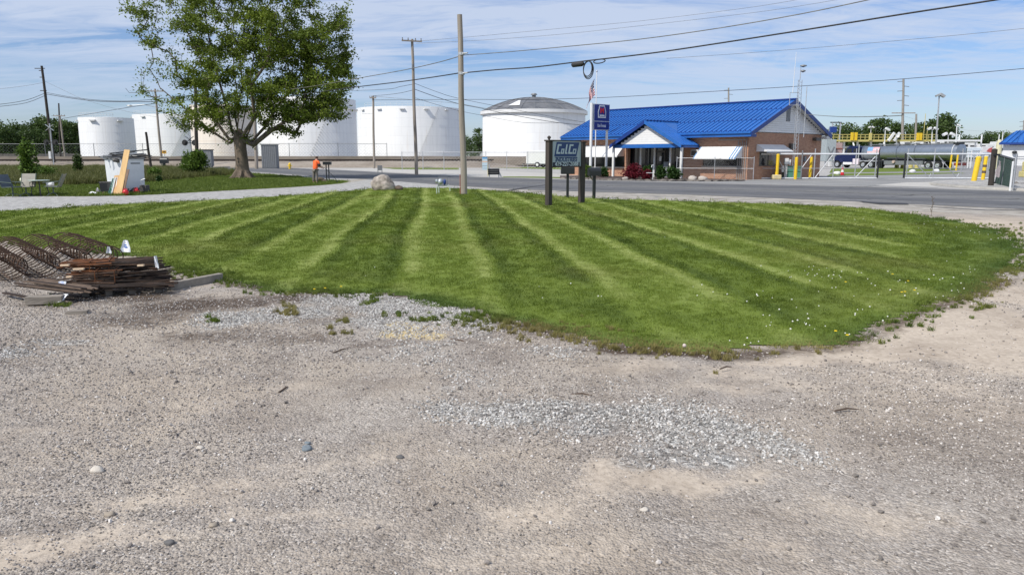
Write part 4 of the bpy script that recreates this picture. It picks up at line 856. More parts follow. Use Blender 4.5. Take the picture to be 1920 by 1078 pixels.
def grow(targets, seed=3, step=.7):
    arr = np.array([tuple(p) for p in nodes]); ends = []; r = random.Random(seed); base = nodes[FORK]
    for tg in sorted(targets, key=lambda p: (Vector(p)-base).length):
        tg = Vector(tg); dd = arr - np.array(tg); dist = np.sqrt((dd**2).sum(1)); hor = np.hypot(arr[:, 0]-tg.x, arr[:, 1]-tg.y)
        dist = dist + np.where(arr[:, 2] > tg.z-.25*hor, (arr[:, 2]-tg.z+.25*hor)*1.1, 0); dist[:FORK] = 1e6
        i = int(dist.argmin()); p = nodes[i]; l = (tg-p).length
        if l < .05: ends.append(i); continue
        n = max(1, int(l/step)); d = tg-p; new = []; bow = Vector((r.gauss(0, .06), r.gauss(0, .06), -.10))*l
        for k in range(1, n+1):
            f = k/n; q = p + d*f + bow*sin(f*pi) + Vector((r.gauss(0, .05), r.gauss(0, .05), r.gauss(0, .04)))*(0 if k == n else 1)
            i = addn(q, i); new.append(tuple(q))
        arr = np.vstack([arr, np.array(new)]); ends.append(i)
    return ends
ends = grow(targ)
n = len(nodes); w_ = [0.0]*n; kids = [[] for _ in range(n)]; r_end = .014; ex_ = 2.35
for i, p in enumerate(par):
    if p >= 0: kids[p].append(i)
for i in range(n-1, -1, -1):
    if not kids[i]: w_[i] = r_end**ex_
    if par[i] >= 0: w_[par[i]] += w_[i]
rad = [x**(1/ex_) for x in w_]; rad = [x*(1+1.3*min(1, max(0, (x-.03)/.09))) for x in rad]; rad[:5] = [.86, .58, .49, .46, .47]
def limbs(mb, start):
    stack = [(start, None)]
    while stack:
        i, frm = stack.pop(); chain = [i] if frm is None else [frm, i]; cur = i
        while kids[cur]:
            ks = sorted(kids[cur], key=lambda c: -rad[c])
            for c in ks[1:]: stack.append((c, cur))
            cur = ks[0]; chain.append(cur)
        if len(chain) > 1:
            rs = [rad[c] for c in chain]
            if frm is not None: rs[0] = min(rs[0], rs[1]*1.25)
            elif frm is None: rs[0] = rs[0]*.8
            mb.tube([nodes[c] for c in chain], rs, 8 if rs[0] > .08 else 4)
t = thing('maple_tree', 'large spreading maple tree on the mown verge, cut by the top of the picture', 'tree', mB)
mb = MB(); mb.tube([nodes[i] for i in range(5)]+[nodes[4]+Vector((-.02, 0, .35)), nodes[4]+Vector((-.02, 0, .6))], rad[:5]+[.36, .1], 14)
for a in range(7):
    th = a*2*pi/7+.3; mb.tube([(.35*cos(th), .35*sin(th), .55), (.75*cos(th), .75*sin(th), .1), (1.15*cos(th), 1.15*sin(th), -.08)], [.25, .2, .08], 6)
mb.build('trunk', mat('maple_bark', (.15, .115, .085), .95, var=.45, vs=3, stretch=(1, 1, .25), bump=1.0, bs=10), t, smooth=True)
mb = MB(); limbs(mb, 4); mb.build('limbs', bark, t, smooth=True)
lp = []; nr = np.random.default_rng(8)
for e_ in ends:
    i = e_; dens = rr.choice([24, 62, 100, 150]) if PX(Vector(nodes[e_])+mB)[0] > 330 else rr.choice([10, 22, 36, 52]); spots_ = [nodes[i]]
    for _ in range(2):
        if par[i] >= 5: i = par[i]; spots_.append(nodes[i])
    for _ in range(dens):
        s_ = rr.choice(spots_); lp.append((s_.x+rr.gauss(0, .27), s_.y+rr.gauss(0, .27), s_.z+rr.gauss(0, .17)))
quads_obj('leaves', leaf_cloud(lp, .098, 9, up=.5), leafA, t)['kind'] = 'stuff'
# small shrubs and bushes
def bush(label, u, v, wpx, hpx, m, seed, n=1800, ls=.05, name='bush', cat='bush', group=None, lean=0, spiky=0, z0=0.0, depth=1.0, Y=None):
    b0 = G(u, v) if Y is None else D(u, v, Y); b0.z = z0; k = b0.y/FPX; W = wpx*k/2; H = hpx*k; t = thing(name, label, cat, b0, 0, group); r = random.Random(seed); bl = []
    for _ in range(9):
        a = r.uniform(0, 2*pi); f = r.uniform(.25, .8); q = W*.5*r.random(); rr_ = W*r.uniform(.35, .6); bl.append(((q*cos(a)+lean*f*H, q*sin(a)*depth, H*f), (rr_, rr_*depth, H*r.uniform(.18, .3))))
    bl.append(((0, 0, H*.42), (W*.85, W*.85*depth, H*.42)))
    if spiky:
        for _ in range(spiky):
            a = r.uniform(-1, 1)*W*.8; bl.append(((a, r.uniform(-.4, .4)*W, H*.75), (W*.10, W*.10, H*r.uniform(.2, .32))))
    p_ = shell_pts(bl, n, seed, .45); p_[:, 2] = np.maximum(p_[:, 2], .03)
    quads_obj('foliage', leaf_cloud(p_, ls, seed, up=.4), m, t)
    mb = MB()
    for _ in range(6):
        c = r.choice(bl)[0]; mb.tube([(0, 0, 0), (c[0]*.4, c[1]*.4, c[2]*.5), c], [.04*H/1.5, .03*H/1.5, .01], 5)
    mb.build('stem', bark, t); return t
bush('wide round green bush left of the maple trunk', 365, 331, 62, 50, leafD if False else leafC, 1, 5200, .10, spiky=7)
bush('leafy light green sapling in the rough grass at the left', 58, 344, 40, 78, leafC, 2, 2300, .10, name='sapling', cat='sapling', lean=-.12, spiky=4)
bush('low wide light green shrub at the foot of the leafy sapling', 82, 338, 60, 30, leafC, 12, 2200, .09, name='shrub', cat='shrub')
bush('small grey green sapling right of the leafy one', 147, 330, 22, 42, leafB, 3, 1300, .09, name='sapling', cat='sapling')
bush('low green shrub in the rough grass behind the junk pile', 290, 340, 34, 26, leafC, 4, 1500, .08, name='shrub', cat='shrub')
bush('tiny dark conifer on the mown edge left of the wide bush', 299, 343, 14, 14, leafD, 5, 700, .05, name='conifer_sprout', cat='conifer')
# rough grass in the field
wt2 = [proto(tuft(70+i, 34, .30, .55, .03), 'field_tuft', leafmat('field_blades', (.07, .10, .02), (.24, .21, .08), .35, .3)) for i in range(3)]
fp = []
while len(fp) < 5200:
    u = random.uniform(-20, 445); v = 311.5+38*random.random()**1.2; g = G(u, v)
    if inside(field_poly, np.array([g.x]), np.array([g.y]))[0]: fp.append((g.x, g.y, 0))
n = len(fp); fp = np.array(fp); scatter('tall_grass', fp, rng.uniform(.5, 1.25, n), np.stack([rng.normal(0, .1, n), rng.normal(0, .1, n), rng.uniform(0, 6, n)], -1), rng.integers(0, 3, n), wt2)
vt_ = [proto(tuft(80+i, 30, .22, .09, .02), 'verge_tuft', leafmat('verge_blades', (.08, .125, .015), (.19, .24, .045), .3, .3)) for i in range(2)]
fp = []
while len(fp) < 7000:
    g = G(random.uniform(-20, 660), random.uniform(322, 369))
    if inside(verge_poly, np.array([g.x]), np.array([g.y]))[0] and not inside(field_poly, np.array([g.x]), np.array([g.y]))[0]: fp.append((g.x, g.y, .01))
n = len(fp); fp = np.array(fp); scatter('verge_grass', fp, rng.uniform(.7, 1.3, n), np.stack([rng.normal(0, .2, n), rng.normal(0, .2, n), rng.uniform(0, 6, n)], -1), rng.integers(0, 2, n), vt_)
# ------------------------------------------------------------------ the blue roofed office
K = G(1400, 337.5); EX = Vector((.66, -.751, 0)).normalized(); EY = Vector((.751, .66, 0)).normalized(); RZ = math.atan2(EX.y, EX.x)
off = thing('office_building', 'brick office with bright blue metal roof and gabled entrance porch across the road', 'building', K, RZ)
def xl(u, q=0.0):
    a = (u-960)/FPX*cp; return (a*(K.y+q*EY.y) - K.x - q*EY.x)/(EX.x - a*EX.y)
def zl(u, v, q=0.0):
    x = xl(u, q); p = K+EX*x+EY*q; return D(u, v, p.y).z
def brick_mat(name, c1, c2):
    m = bpy.data.materials.new(name); m.use_nodes = True; t = m.node_tree; p = t.nodes['Principled BSDF']; p.inputs['Roughness'].default_value = .9
    tc = t.nodes.new('ShaderNodeTexCoord'); s = t.nodes.new('ShaderNodeSeparateXYZ'); t.links.new(tc.outputs['Object'], s.inputs[0])
    c = t.nodes.new('ShaderNodeCombineXYZ'); t.links.new(M_('ADD', s.outputs['X'], s.outputs['Y'], tree=t), c.inputs[0]); t.links.new(s.outputs['Z'], c.inputs[1])
    b = t.nodes.new('ShaderNodeTexBrick'); b.inputs['Scale'].default_value = 1; b.inputs['Brick Width'].default_value = .22; b.inputs['Row Height'].default_value = .075; b.inputs['Mortar Size'].default_value = .009
    b.inputs['Color1'].default_value = (*c1, 1); b.inputs['Color2'].default_value = (*c2, 1); b.inputs['Mortar'].default_value = (.42, .30, .22, 1); b.inputs['Bias'].default_value = -.1
    t.links.new(c.outputs[0], b.inputs['Vector']); o = tmix(t, ramp(tnoise(t, c.outputs[0], 1.4, 5, .7), [(.35, 0.0), (.7, .35)], t), b.outputs[0], (.30, .20, .15))
    t.links.new(o, p.inputs['Base Color']); bu = t.nodes.new('ShaderNodeBump'); bu.inputs['Strength'].default_value = .4; bu.inputs['Distance'].default_value = .01; bu.invert = True
    t.links.new(b.outputs['Fac'], bu.inputs['Height']); t.links.new(bu.outputs[0], p.inputs['Normal']); return m
brick = brick_mat('red_brick', (.34, .145, .085), (.50, .27, .16))
LW = -18.7; DP = 11.3; EZ = 3.52
def wall_open(name, x0, x1, z0, z1, ops, y=0.0, th=.25, m=None, parent=off, axis='x'):
    mb = MB(); ops = sorted(ops); cur = x0
    def bx(a, b, c, d):
        if b-a < .01 or d-c < .01: return
        if axis == 'x': mb.b2((a, y, c), (b, y+th, d))
        else: mb.b2((y-th, a, c), (y, b, d))
    for (a, b, c, d) in ops: bx(cur, a, z0, z1); bx(a, b, z0, c); bx(a, b, d, z1); cur = b
    bx(cur, x1, z0, z1); return mb.build(name, m or brick, parent)
ex0, ex1 = xl(1178), xl(1282)          # glazed entrance
wx0, wx1, wz0, wz1 = xl(1318), xl(1391), zl(1355, 312), zl(1355, 287)
vx0, vx1, vz0, vz1 = xl(1096), xl(1172), zl(1120, 313), zl(1120, 290)
wall_open('front_wall', LW, 0, 0, EZ, [(wx0, wx1, wz0, wz1), (vx0, vx1, vz0, vz1), (ex0, ex1, 0, 2.55)])
ey0, ey1, ez0, ez1 = 1.6, 4.5, 1.0, 2.15
wall_open('end_wall', .25, DP, 0, EZ, [(ey0, ey1, ez0, ez1)], y=0, th=.25, axis='y')
mb = MB(); mb.b2((LW, .25, 0), (LW+.25, DP, EZ)); mb.build('side_wall', brick, off); mb = MB(); mb.b2((LW+.25, DP-.25, 0), (-.25, DP-.002, EZ)); mb.build('back_wall', brick, off)
mb = MB(); mb.b2((LW, -.02, EZ-.02), (-.25, DP, EZ+.06)); mb.build('ceiling', white, off)
frame_m = mat('bronze_frame', (.10, .09, .08), .5, .3, var=.1); pier = mat('white_trim', (.74, .74, .72), .55, var=.04)
def window(x0, x1, z0, z1, n, fm=frame_m, y=.10, sill=True):
    w_ = MB()
    for k in range(n+1): x = x0+(x1-x0)*k/n; w_.b2((max(x0, x-.03), y-.03, z0), (min(x1, x+.03), y+.05, z1))
    w_.b2((x0, y-.031, z0), (x1, y+.049, z0+.06)); w_.b2((x0, y-.031, z1-.06), (x1, y+.049, z1)); f = w_.build('window', fm, off)
    for k in range(n):
        a = x0+(x1-x0)*k/n; b = x0+(x1-x0)*(k+1)/n; g_ = MB(); g_.b2((a+.03, y, z0+.06), (b-.03, y+.02, z1-.06)); g_.build('pane', glass, f)
    if sill: s = MB(); s.b2((x0-.05, -.05, z0-.08), (x1+.05, .02, z0-.002)); s.build('sill', conc, f)
    return f
window(wx0, wx1, wz0, wz1, 3); window(vx0, vx1, vz0, vz1, 4); window(ex0, ex1, .02, 2.53, 6, sill=False, y=.12)
b = MB(); b.b2((xl(1231), .05, .02), (xl(1246), .12, 2.2)); d_ = b.build('door', frame_m, off); b = MB(); b.b2((xl(1232.5), .035, .3), (xl(1244.5), .06, 2.05)); b.build('pane', glass, d_); b = MB(); b.b2((xl(1236), .02, 1.35), (xl(1240), .034, 1.75)); b.build('notice', white, d_)
# window in the end wall
w_ = MB(); w_.b2((-.12, ey0, ez0), (-.06, ey1, ez0+.06)); w_.b2((-.12, ey0, ez1-.06), (-.06, ey1, ez1))
for k in range(3): y = ey0+(ey1-ey0)*k/2; w_.b2((-.121, max(ey0, y-.03), ez0), (-.059, min(ey1, y+.03), ez1))
f = w_.build('window', frame_m, off)
for k in range(2): g_ = MB(); a = ey0+(ey1-ey0)*k/2; g_.b2((-.1, a+.03, ez0+.06), (-.085, a+(ey1-ey0)/2-.03, ez1-.06)); g_.build('pane', glass, f)
# gable ends with clapboards
HR = 2.62; sl = HR/(DP/2+.6); RZ0 = EZ - .05
def roofz(y): return RZ0 + (y+.6)*sl if y < DP/2 else RZ0 + (DP+.6-y)*sl
vinyl = mat('white_clapboard', (.74, .74, .73), .55, var=.04, vs=2); soff = mat('soffit_white', (.66, .66, .64), .6, var=.05)
for x, s in ((-.0, 1), (LW, -1)):
    nb = 15
    for k in range(nb):
        z0 = EZ+.06+k*(HR-.15)/nb; z1 = z0+(HR-.15)/nb-.006; y0 = (z1-RZ0)/sl-.6+.15; y1 = DP-y0
        if y1-y0 < .1: continue
        c = MB(); c.add([(x+.045*s, y0, z0), (x+.045*s, y1, z0), (x+.015*s, y1, z1), (x+.015*s, y0, z1), (x-.1*s, y0, z0), (x-.1*s, y1, z0), (x-.1*s, y1, z1), (x-.1*s, y0, z1)], [(0, 1, 2, 3), (7, 6, 5, 4), (0, 4, 5, 1), (3, 2, 6, 7), (0, 3, 7, 4), (1, 5, 6, 2)])
        c.build('clapboard', vinyl, off)
b = MB(); b.b2((.03, 5.2, EZ+.95), (.07, 5.75, EZ+2.0)); v_ = b.build('louvre_vent', dgalv, off)
# main roof panels
OV = .55; x0r, x1r = LW-OV, OV; npan = 48; pw = (x1r-x0r)/npan; yr = DP/2
def slope_panel(y0, y1, wdt):
    mb = MB(); z0, z1 = roofz(y0), roofz(y1) if y1 != yr else RZ0+(yr+.6)*sl
    mb.add([(0, y0, z0+.0), (wdt, y0, z0), (wdt, y1, z1), (0, y1, z1), (0, y0, z0+.05), (wdt, y0, z0+.05), (wdt, y1, z1+.05), (0, y1, z1+.05)], [(3, 2, 1, 0), (4, 5, 6, 7), (0, 1, 5, 4), (1, 2, 6, 5), (2, 3, 7, 6), (3, 0, 4, 7)])
    for xx in (0.0,): mb.add([(xx, y0-.01, z0+.05), (xx+.035, y0-.01, z0+.05), (xx+.035, y1, z1+.05), (xx, y1, z1+.05), (xx, y0-.01, z0+.11), (xx+.035, y0-.01, z0+.11), (xx+.035, y1, z1+.11), (xx, y1, z1+.11)], [(4, 5, 6, 7), (0, 1, 5, 4), (1, 2, 6, 5), (2, 3, 7, 6), (3, 0, 4, 7)])
    return mb
first = slope_panel(-.6, yr, pw-.004).build('roof_panel', blue, off); first.location.x = x0r
for k in range(1, npan): o = first.copy(); COL.objects.link(o); o.parent = off; o.location.x = x0r+k*pw
mb = MB(); z0 = roofz(DP+.6-1e-6); mb.add([(x0r, DP+.6, RZ0), (x1r, DP+.6, RZ0), (x1r, yr, RZ0+HR+.0), (x0r, yr, RZ0+HR)], [(0, 1, 2, 3)]); mb.add([(x0r, DP+.6, RZ0+.05), (x1r, DP+.6, RZ0+.05), (x1r, yr, RZ0+HR+.05), (x0r, yr, RZ0+HR+.05)], [(0, 1, 2, 3)]); mb.build('back_roof', blue, off)
b = MB(); b.bar((x0r-.03, yr, RZ0+HR+.10), (x1r+.03, yr, RZ0+HR+.10), .34, .10); b.build('ridge_cap', dblue, off)
sg = MB()
for row, f in ((0, .36), (1, .70), (2, .03)):
    for k in range(npan): y = -.6+f*(yr+.6); sg.box((x0r+(k+.5)*pw, y, roofz(y)+.10), (.12, .04, .06))
sg.build('snow_guard', dblue, off)['kind'] = 'stuff'
b = MB(); b.b2((x0r, -.66, RZ0-.28), (x1r, -.6, RZ0+.08)); b.build('fascia', blue, off)
b = MB(); b.b2((x0r, -.60, RZ0-.10), (x1r, .0, RZ0-.06)); b.build('soffit', soff, off)
b = MB(); b.b2((x0r, -.76, RZ0-.05), (x1r, -.662, RZ0+.05)); b.build('gutter', blue, off)
for x in (x1r-.02, x0r-.04):   # bargeboards
    for (ya, yb) in ((-.62, yr), (DP+.62, yr)):
        za = RZ0-.02; zb = RZ0+HR; b = MB(); b.add([(x, ya, za-.24), (x, yb, zb-.24), (x, yb, zb+.09), (x, ya, za+.09), (x+.06, ya, za-.24), (x+.06, yb, zb-.24), (x+.06, yb, zb+.09), (x+.06, ya, za+.09)], [(0, 1, 2, 3), (7, 6, 5, 4), (3, 2, 6, 7), (0, 4, 5, 1), (0, 3, 7, 4), (1, 5, 6, 2)]); b.build('bargeboard', dblue, off)
for (ya, yb) in ((-.6, yr), (DP+.6, yr)):   # soffit under the gable overhang
    b = MB(); b.add([(-.0, ya, RZ0-.05), (x1r-.03, ya, RZ0-.05), (x1r-.03, yb, RZ0+HR-.06), (0, yb, RZ0+HR-.06)], [(0, 1, 2, 3)]); b.build('soffit', soff, off)
b = MB(); b.b2((-.02, -.6, RZ0-.30), (x1r-.02, .15, RZ0-.06)); b.build('eave_return', dblue, off)
b = MB(); b.b2((.002, DP-.15, RZ0-.30), (x1r-.03, DP+.55, RZ0-.06)); b.build('eave_return', soff, off)
# entrance porch
PQ = -2.1; px0, px1 = xl(1152, PQ), xl(1277, PQ); xc = (px0+px1)/2; hw = (px1-px0)/2+.25; pe = 2.62; pa = 4.55; ps = (pa-pe)/hw; yb = -.6+(pa-RZ0-.05)/sl
for s in (-1, 1):
    zt = RZ0+.06; xm = xc+s*(pa-zt)/ps; e = xc+s*hw
    pts = [(xc, PQ-.35, pa), (xc, yb, pa), (xm, -.62, zt), (e, .0, pe), (e, PQ-.35, pe)]
    if s > 0: pts.insert(3, (xc+s*(pa-(zt-.2))/ps, 0.0, zt-.2)); 
    b = MB(); b.add(pts, [tuple(range(len(pts)))]); b.add([(p[0], p[1], p[2]-.05) for p in pts], [tuple(range(len(pts)))]); b.build('porch_roof', blue, off)
    for k in range(1, 6):
        y = PQ-.35+k*.42; b = MB(); b.bar((xc, y, pa+.02), (e, y, pe+.02), .03, .05); b.build('porch_seam', blue, off)
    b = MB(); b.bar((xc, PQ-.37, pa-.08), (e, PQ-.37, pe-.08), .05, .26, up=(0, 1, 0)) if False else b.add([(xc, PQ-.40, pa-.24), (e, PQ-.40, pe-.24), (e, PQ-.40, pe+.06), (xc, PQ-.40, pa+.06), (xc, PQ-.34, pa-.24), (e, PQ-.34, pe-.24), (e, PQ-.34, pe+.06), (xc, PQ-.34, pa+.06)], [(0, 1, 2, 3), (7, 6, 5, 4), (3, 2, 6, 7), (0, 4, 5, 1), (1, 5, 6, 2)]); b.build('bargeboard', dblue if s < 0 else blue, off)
b = MB(); b.bar((xc, PQ-.38, pa+.05), (xc, yb+.1, pa+.05), .16, .06); b.build('porch_ridge', dblue, off)
for k in range(9):
    z0 = pe+.10+k*(pa-pe-.3)/9; z1 = z0+(pa-pe-.3)/9-.006; h_ = (pa-.25-z1)/ps
    if h_ > .05: b = MB(); b.b2((xc-h_, PQ-.04, z0), (xc+h_, PQ+.04, z1)); b.build('clapboard', mat('bright_clapboard', (.80, .80, .79), .5, var=.03), off)
b = MB(); b.b2((xc-hw+.1, PQ-.06, pe-.20), (xc+hw-.1, PQ+.1, pe+.09)); b.build('porch_beam', blue, off)
b = MB(); b.b2((xc-hw+.15, PQ+.1, pe-.16), (xc+hw-.15, -.0, pe-.10)); b.build('porch_ceiling', soff, off)
for s in (-1, 1): b = MB(); b.b2((xc+s*(hw-.12)-.05, PQ+.1, pe-.2), (xc+s*(hw-.12)+.05, -.0, pe-.0)); b.build('porch_beam', blue, off)
for u in (1150, 1277.5): x = xl(u, PQ); b = MB(); b.b2((x-.09, PQ-.05, 0), (x+.09, PQ+.09, pe-.2)); b.build('column', pier, off)
for u, q in ((1201.5, -.5), (1227.5, -.5), (1257, -1.0)): x = xl(u, q); b = MB(); b.b2((x-.06, q-.06, 0), (x+.06, q+.06, pe-.16)); b.build('column', pier, off)
x = xl(1175, -.3); b = MB(); b.b2((x-.17, -.35, 0), (x+.17, -.02, pe-.16)); b.build('brick_pier', brick, off)
b = MB(); x = xl(1254, -.6); b.b2((x-.35, -.8, 0), (x+.1, -.5, 1.3)); b.build('grey_box', dgalv, off)
def awning(x0, x1, zt, zb, pr, ends=True, axis='x', npan_=2, nstr=3):
    def tr(x, y, z): return (x, -y, z) if axis == 'x' else (y, x, z)
    a = MB(); root = None; w_ = (x1-x0)/npan_
    for k in range(npan_):
        p = MB(); xa, xb = x0+k*w_+.01, x0+(k+1)*w_-.01
        p.add([tr(xa, 0.02, zt), tr(xb, 0.02, zt), tr(xb, pr, zb), tr(xa, pr, zb), tr(xa, 0.02, zt+.03), tr(xb, 0.02, zt+.03), tr(xb, pr, zb+.03), tr(xa, pr, zb+.03)], [(3, 2, 1, 0), (4, 5, 6, 7), (0, 1, 5, 4), (1, 2, 6, 5), (2, 3, 7, 6), (3, 0, 4, 7)])
        if root is None: root = p.build('awning', white, off)
        else: p.build('awning_panel', white, root)
    for xa in (x0, x1):
        p = MB(); p.add([tr(xa, .02, zt), tr(xa, pr, zb), tr(xa, .02, zb)], [(0, 1, 2)]); p.build('awning_side', white, root)
    b = MB(); b.add([tr(x0, pr, zb-.07), tr(x1, pr, zb-.07), tr(x1, pr, zb+.03), tr(x0, pr, zb+.03), tr(x0, pr-.02, zb-.07), tr(x1, pr-.02, zb-.07)], [(0, 1, 2, 3), (0, 1, 5, 4)]); b.build('valance', white, root)
    if ends:
        sm = mat('awning_blue_stripe', (.10, .24, .46), .6, var=.1)
        for k in range(nstr):
            for x in ((x1-.12-k*.22, x1-.02-k*.22), (x0+.02+k*.22, x0+.12+k*.22))[:1 if k else 2]:
                f = lambda t: (zt+.036)*(1-t)+(zb+.036)*t
                p = MB(); p.add([tr(x[0], .02, f(0)), tr(x[1], .02, f(0)), tr(x[1], pr+.003, f(1)), tr(x[0], pr+.003, f(1)), tr(x[0], pr+.004, f(1)-.10), tr(x[1], pr+.004, f(1)-.10)], [(0, 1, 2, 3), (3, 2, 5, 4)]); p.build('awning_stripe', sm, root)
    return root
awning(xl(1313), xl(1393), zl(1355, 276), zl(1355, 286)-.45, 1.0)
awning(xl(1085), xl(1171), zl(1120, 276)+.1, zl(1120, 284)-.45, 1.0, npan_=3, ends=False)
awning(ey0-.5, ey1+.6, 2.62, 2.1, .9, axis='y', ends=False, npan_=1)
# window air conditioner, lights, pipes on the corner
x = xl(1309); b = MB(); b.b2((x-.33, -.55, 1.75), (x+.33, .0, 2.25)); ac = b.build('air_conditioner', pier, off, bevel=.02); b = MB(); b.b2((x-.27, -.565, 1.80), (x+.27, -.552, 2.2)); b.build('grille', frame_m, ac)
for k in range(5): b = MB(); b.cyl((-.15-k*.17, -.06, 0), (-.15-k*.17, -.06, 2.9-.1*(k % 2)), .035, n=6); b.build('conduit', mat('grey_conduit', (.30, .27, .25), .6, .2), off)
b = MB(); b.b2((-2.6, -.08, 2.95), (-.1, -.02, 3.02)); b.build('conduit', mat('grey_conduit', (0, 0, 0)), off)
b = MB(); b.tube([(xl(1294), -.62, RZ0-.25), (xl(1294), -.62, pe+.15)], .05, 6); b.build('downspout', blue, off)
b = MB(); b.b2((.0, 8.4, 1.3), (.12, 8.7, 1.75)); b.build('meter_box', dgalv, off)
b = MB(); b.b2((.0, 5.9, 2.3), (.25, 6.5, 2.75)); b.build('wall_box', frame_m, off)
b = MB(); b.b2((.0, DP-1.6, RZ0-.45), (.35, DP-.8, RZ0-.2)); b.build('wall_lamp', frame_m, off)
# ------------------------------------------------------------------ antenna mast
p0 = K+EX*1.3+EY*4.6; p0.z = 0; mt = thing('antenna_mast', 'slim lattice antenna mast rising in front of the office gable end', 'mast', p0)
top = D(1502, 150, p0.y).z
for k in range(3):
    a = k*2*pi/3; b = MB(); b.cyl((.2*cos(a), .2*sin(a), 0), (.2*cos(a)*.8, .2*sin(a)*.8, top), .022, n=5); b.build('leg', galv, mt)
lat = MB(); nz = 26
for k in range(nz):
    for j in range(3):
        a, c = j*2*pi/3, (j+1)*2*pi/3; z0, z1 = top*k/nz, top*(k+1)/nz; lat.cyl((.19*cos(a), .19*sin(a), z0), (.19*cos(c), .19*sin(c), z1), .010, n=4)
lat.build('lattice', galv, mt)['kind'] = 'stuff'
b = MB(); b.cyl((0, 0, top), (0, 0, top+.9), .03, n=6); b.build('tip', galv, mt)
for dz, rr_ in ((1.0, .26), (.62, .2)): b = MB(); b.lathe((.15, -.1, top+dz-.1), [(.02, 0), (rr_, .09), (rr_*.9, .16), (.02, .2)], 10); b.build('antenna_drum', dgalv, mt)
b = MB(); z = top-1.9; b.tube([(0, 0, z+.95), (-.7, 0, z+.95), (-.7, 0, z), (0, 0, z)], .03, 5); b.build('dipole_frame', galv, mt)
b = MB(); b.cyl((-.5, 0, z+.9), (-.42, 0, D(1495, 98, p0.y).z), .028, .015, n=5); b.build('whip_antenna', white, mt)
b = MB(); b.cyl((.6, .1, 3.2), (.6, .1, top-.5), .03, n=5); b.build('side_pipe', galv, mt)
# ------------------------------------------------------------------ planting bed in front of the office
def bedP(u, v): return G(u, v)
bed = [bedP(*p) for p in ((1050, 335.5), (1150, 338.6), (1250, 340), (1335, 340.5), (1395, 340), (1398, 338.5), (1330, 336.5), (1250, 334), (1120, 331), (1050, 330.5))]
poly_sheet('mulch_bed', bed, .06, mat('dark_mulch', (.075, .055, .045), .95, var=.4, vs=4))
rr = random.Random(12); edge_line_ = bed[:5]; nst = 0
for a, b_ in zip(edge_line_[:-1], edge_line_[1:]):
    l = (b_-a).length; k = int(l/.55)
    for j in range(k):
        p = a.lerp(b_, (j+.5)/k); q = MB(); q.blob((0, 0, .05), (.34*rr.uniform(.8, 1.15), .15, .08*rr.uniform(.7, 1.3)), 1, .2, nst); nst += 1
        o = q.build('edging_stone', mat('edging_stone', (.17, .15, .13), .9, var=.3, vs=2), None, loc=p); o.rotation_euler.z = math.atan2(b_.y-a.y, b_.x-a.x)+rr.gauss(0, .15)
        tag(o, 'flat grey edging stone in the row round the planting bed before the office', 'stone', 'edging stones of the office planting bed')
for (u, v, w_, h_, lb) in ((1318, 339.6, 17, 9, 'pale round boulder at the right end of the office planting bed'), (1298, 339.4, 18, 10, 'wide pale boulder beside the round green bush in the bed'), (1172, 338.5, 12, 7, 'small pale boulder left of the red shrub in the bed')):
    p = G(u, v); k = p.y/FPX; q = MB(); q.blob((0, 0, h_*k*.4), (w_*k/2, w_*k/2.4, h_*k*.6), 2, .16, u); tag(q.build('boulder', mat('pale_boulder', (.46, .41, .36), .9, var=.2, vs=3, bump=.5), None, smooth=True, loc=p), lb, 'boulder')
bush('dark red barberry shrub in the office bed, the large one', 1186, 337.5, 56, 30, leafR, 21, 3200, .07, name='shrub', cat='shrub')
bush('dark red barberry shrub in the office bed, the small right one', 1213, 338, 26, 19, leafR, 22, 1400, .07, name='shrub', cat='shrub')
bush('clipped round green bush left of the two big green ones', 1212, 334.0, 26, 24, leafD, 23, 1500, .07)
bush('clipped round green bush in the middle of the office bed', 1238, 337.6, 25, 26, leafD, 24, 1800, .07)
bush('clipped round green bush nearest the right end of the bed', 1264, 338.2, 36, 27, leafD, 25, 2400, .07)
bush('yellowish bush at the foot of the blue pylon sign', 1102, 334, 22, 24, leafC, 26, 1300, .08)
bush('dark green bush between pylon sign pole and porch', 1130, 333.5, 26, 22, leafD, 27, 1400, .07)
# small white figure-like tap among the bushes
p = G(1224, 338.5); t = thing('water_standpipe', 'thin white standpipe with tap between the red shrub and green bush', 'standpipe', p)
b = MB(); b.cyl((0, 0, 0), (0, 0, 1.05), .03, n=6); b.build('pipe', white, t); b = MB(); b.tube([(0, 0, 1.0), (.0, -.05, 1.12), (-.12, -.1, 1.1), (-.14, -.1, .95)], .03, 6); b.build('tap', white, t); b = MB(); b.box((-.25, 0, .55), (.5, .04, .04)); b.build('arm', white, t)
# ------------------------------------------------------------------ flag and pylon sign
pb_ = D(1116, 300, 66); pb_.z = 0; fl = thing('flagpole', 'slender white flagpole behind the blue pylon sign', 'flagpole', pb_); H = D(1115.5, 136, 66).z
b = MB(); b.cyl((0, 0, 0), (0, 0, H), .055, .035, n=10); b.build('pole', white, fl, smooth=True); b = MB(); b.blob((0, 0, H+.08), (.08, .08, .08), 2, 0); b.build('finial', galv, fl)
zt = D(1113, 148, 66).z; zb = D(1100, 212, 66).z
fg = thing('flag', 'American flag hanging limp from the white flagpole', 'flag', pb_+Vector((-.06, -.02, 0)))
nx_, nz_ = 26, 13; Lf = 2.55; Hf = 1.35
def fpt(i, j):      # limp cloth: fly edge falls, folds ripple
    s = i/nx_; q = j/nz_; x = -(.10+.50*s**.7+.06*sin(q*5+s*3)); drop = Lf*(s*.80)*.93; y = .16*sin(s*10+q*2.2)*(.2+s)
    return (x*(.95+.25*q)-.02, y, zt - q*Hf*(1-.25*s) - drop*(.75+.1*q)*(.92))
vs = [fpt(i, j) for i in range(nx_+1) for j in range(nz_+1)]; F = []; MI = []
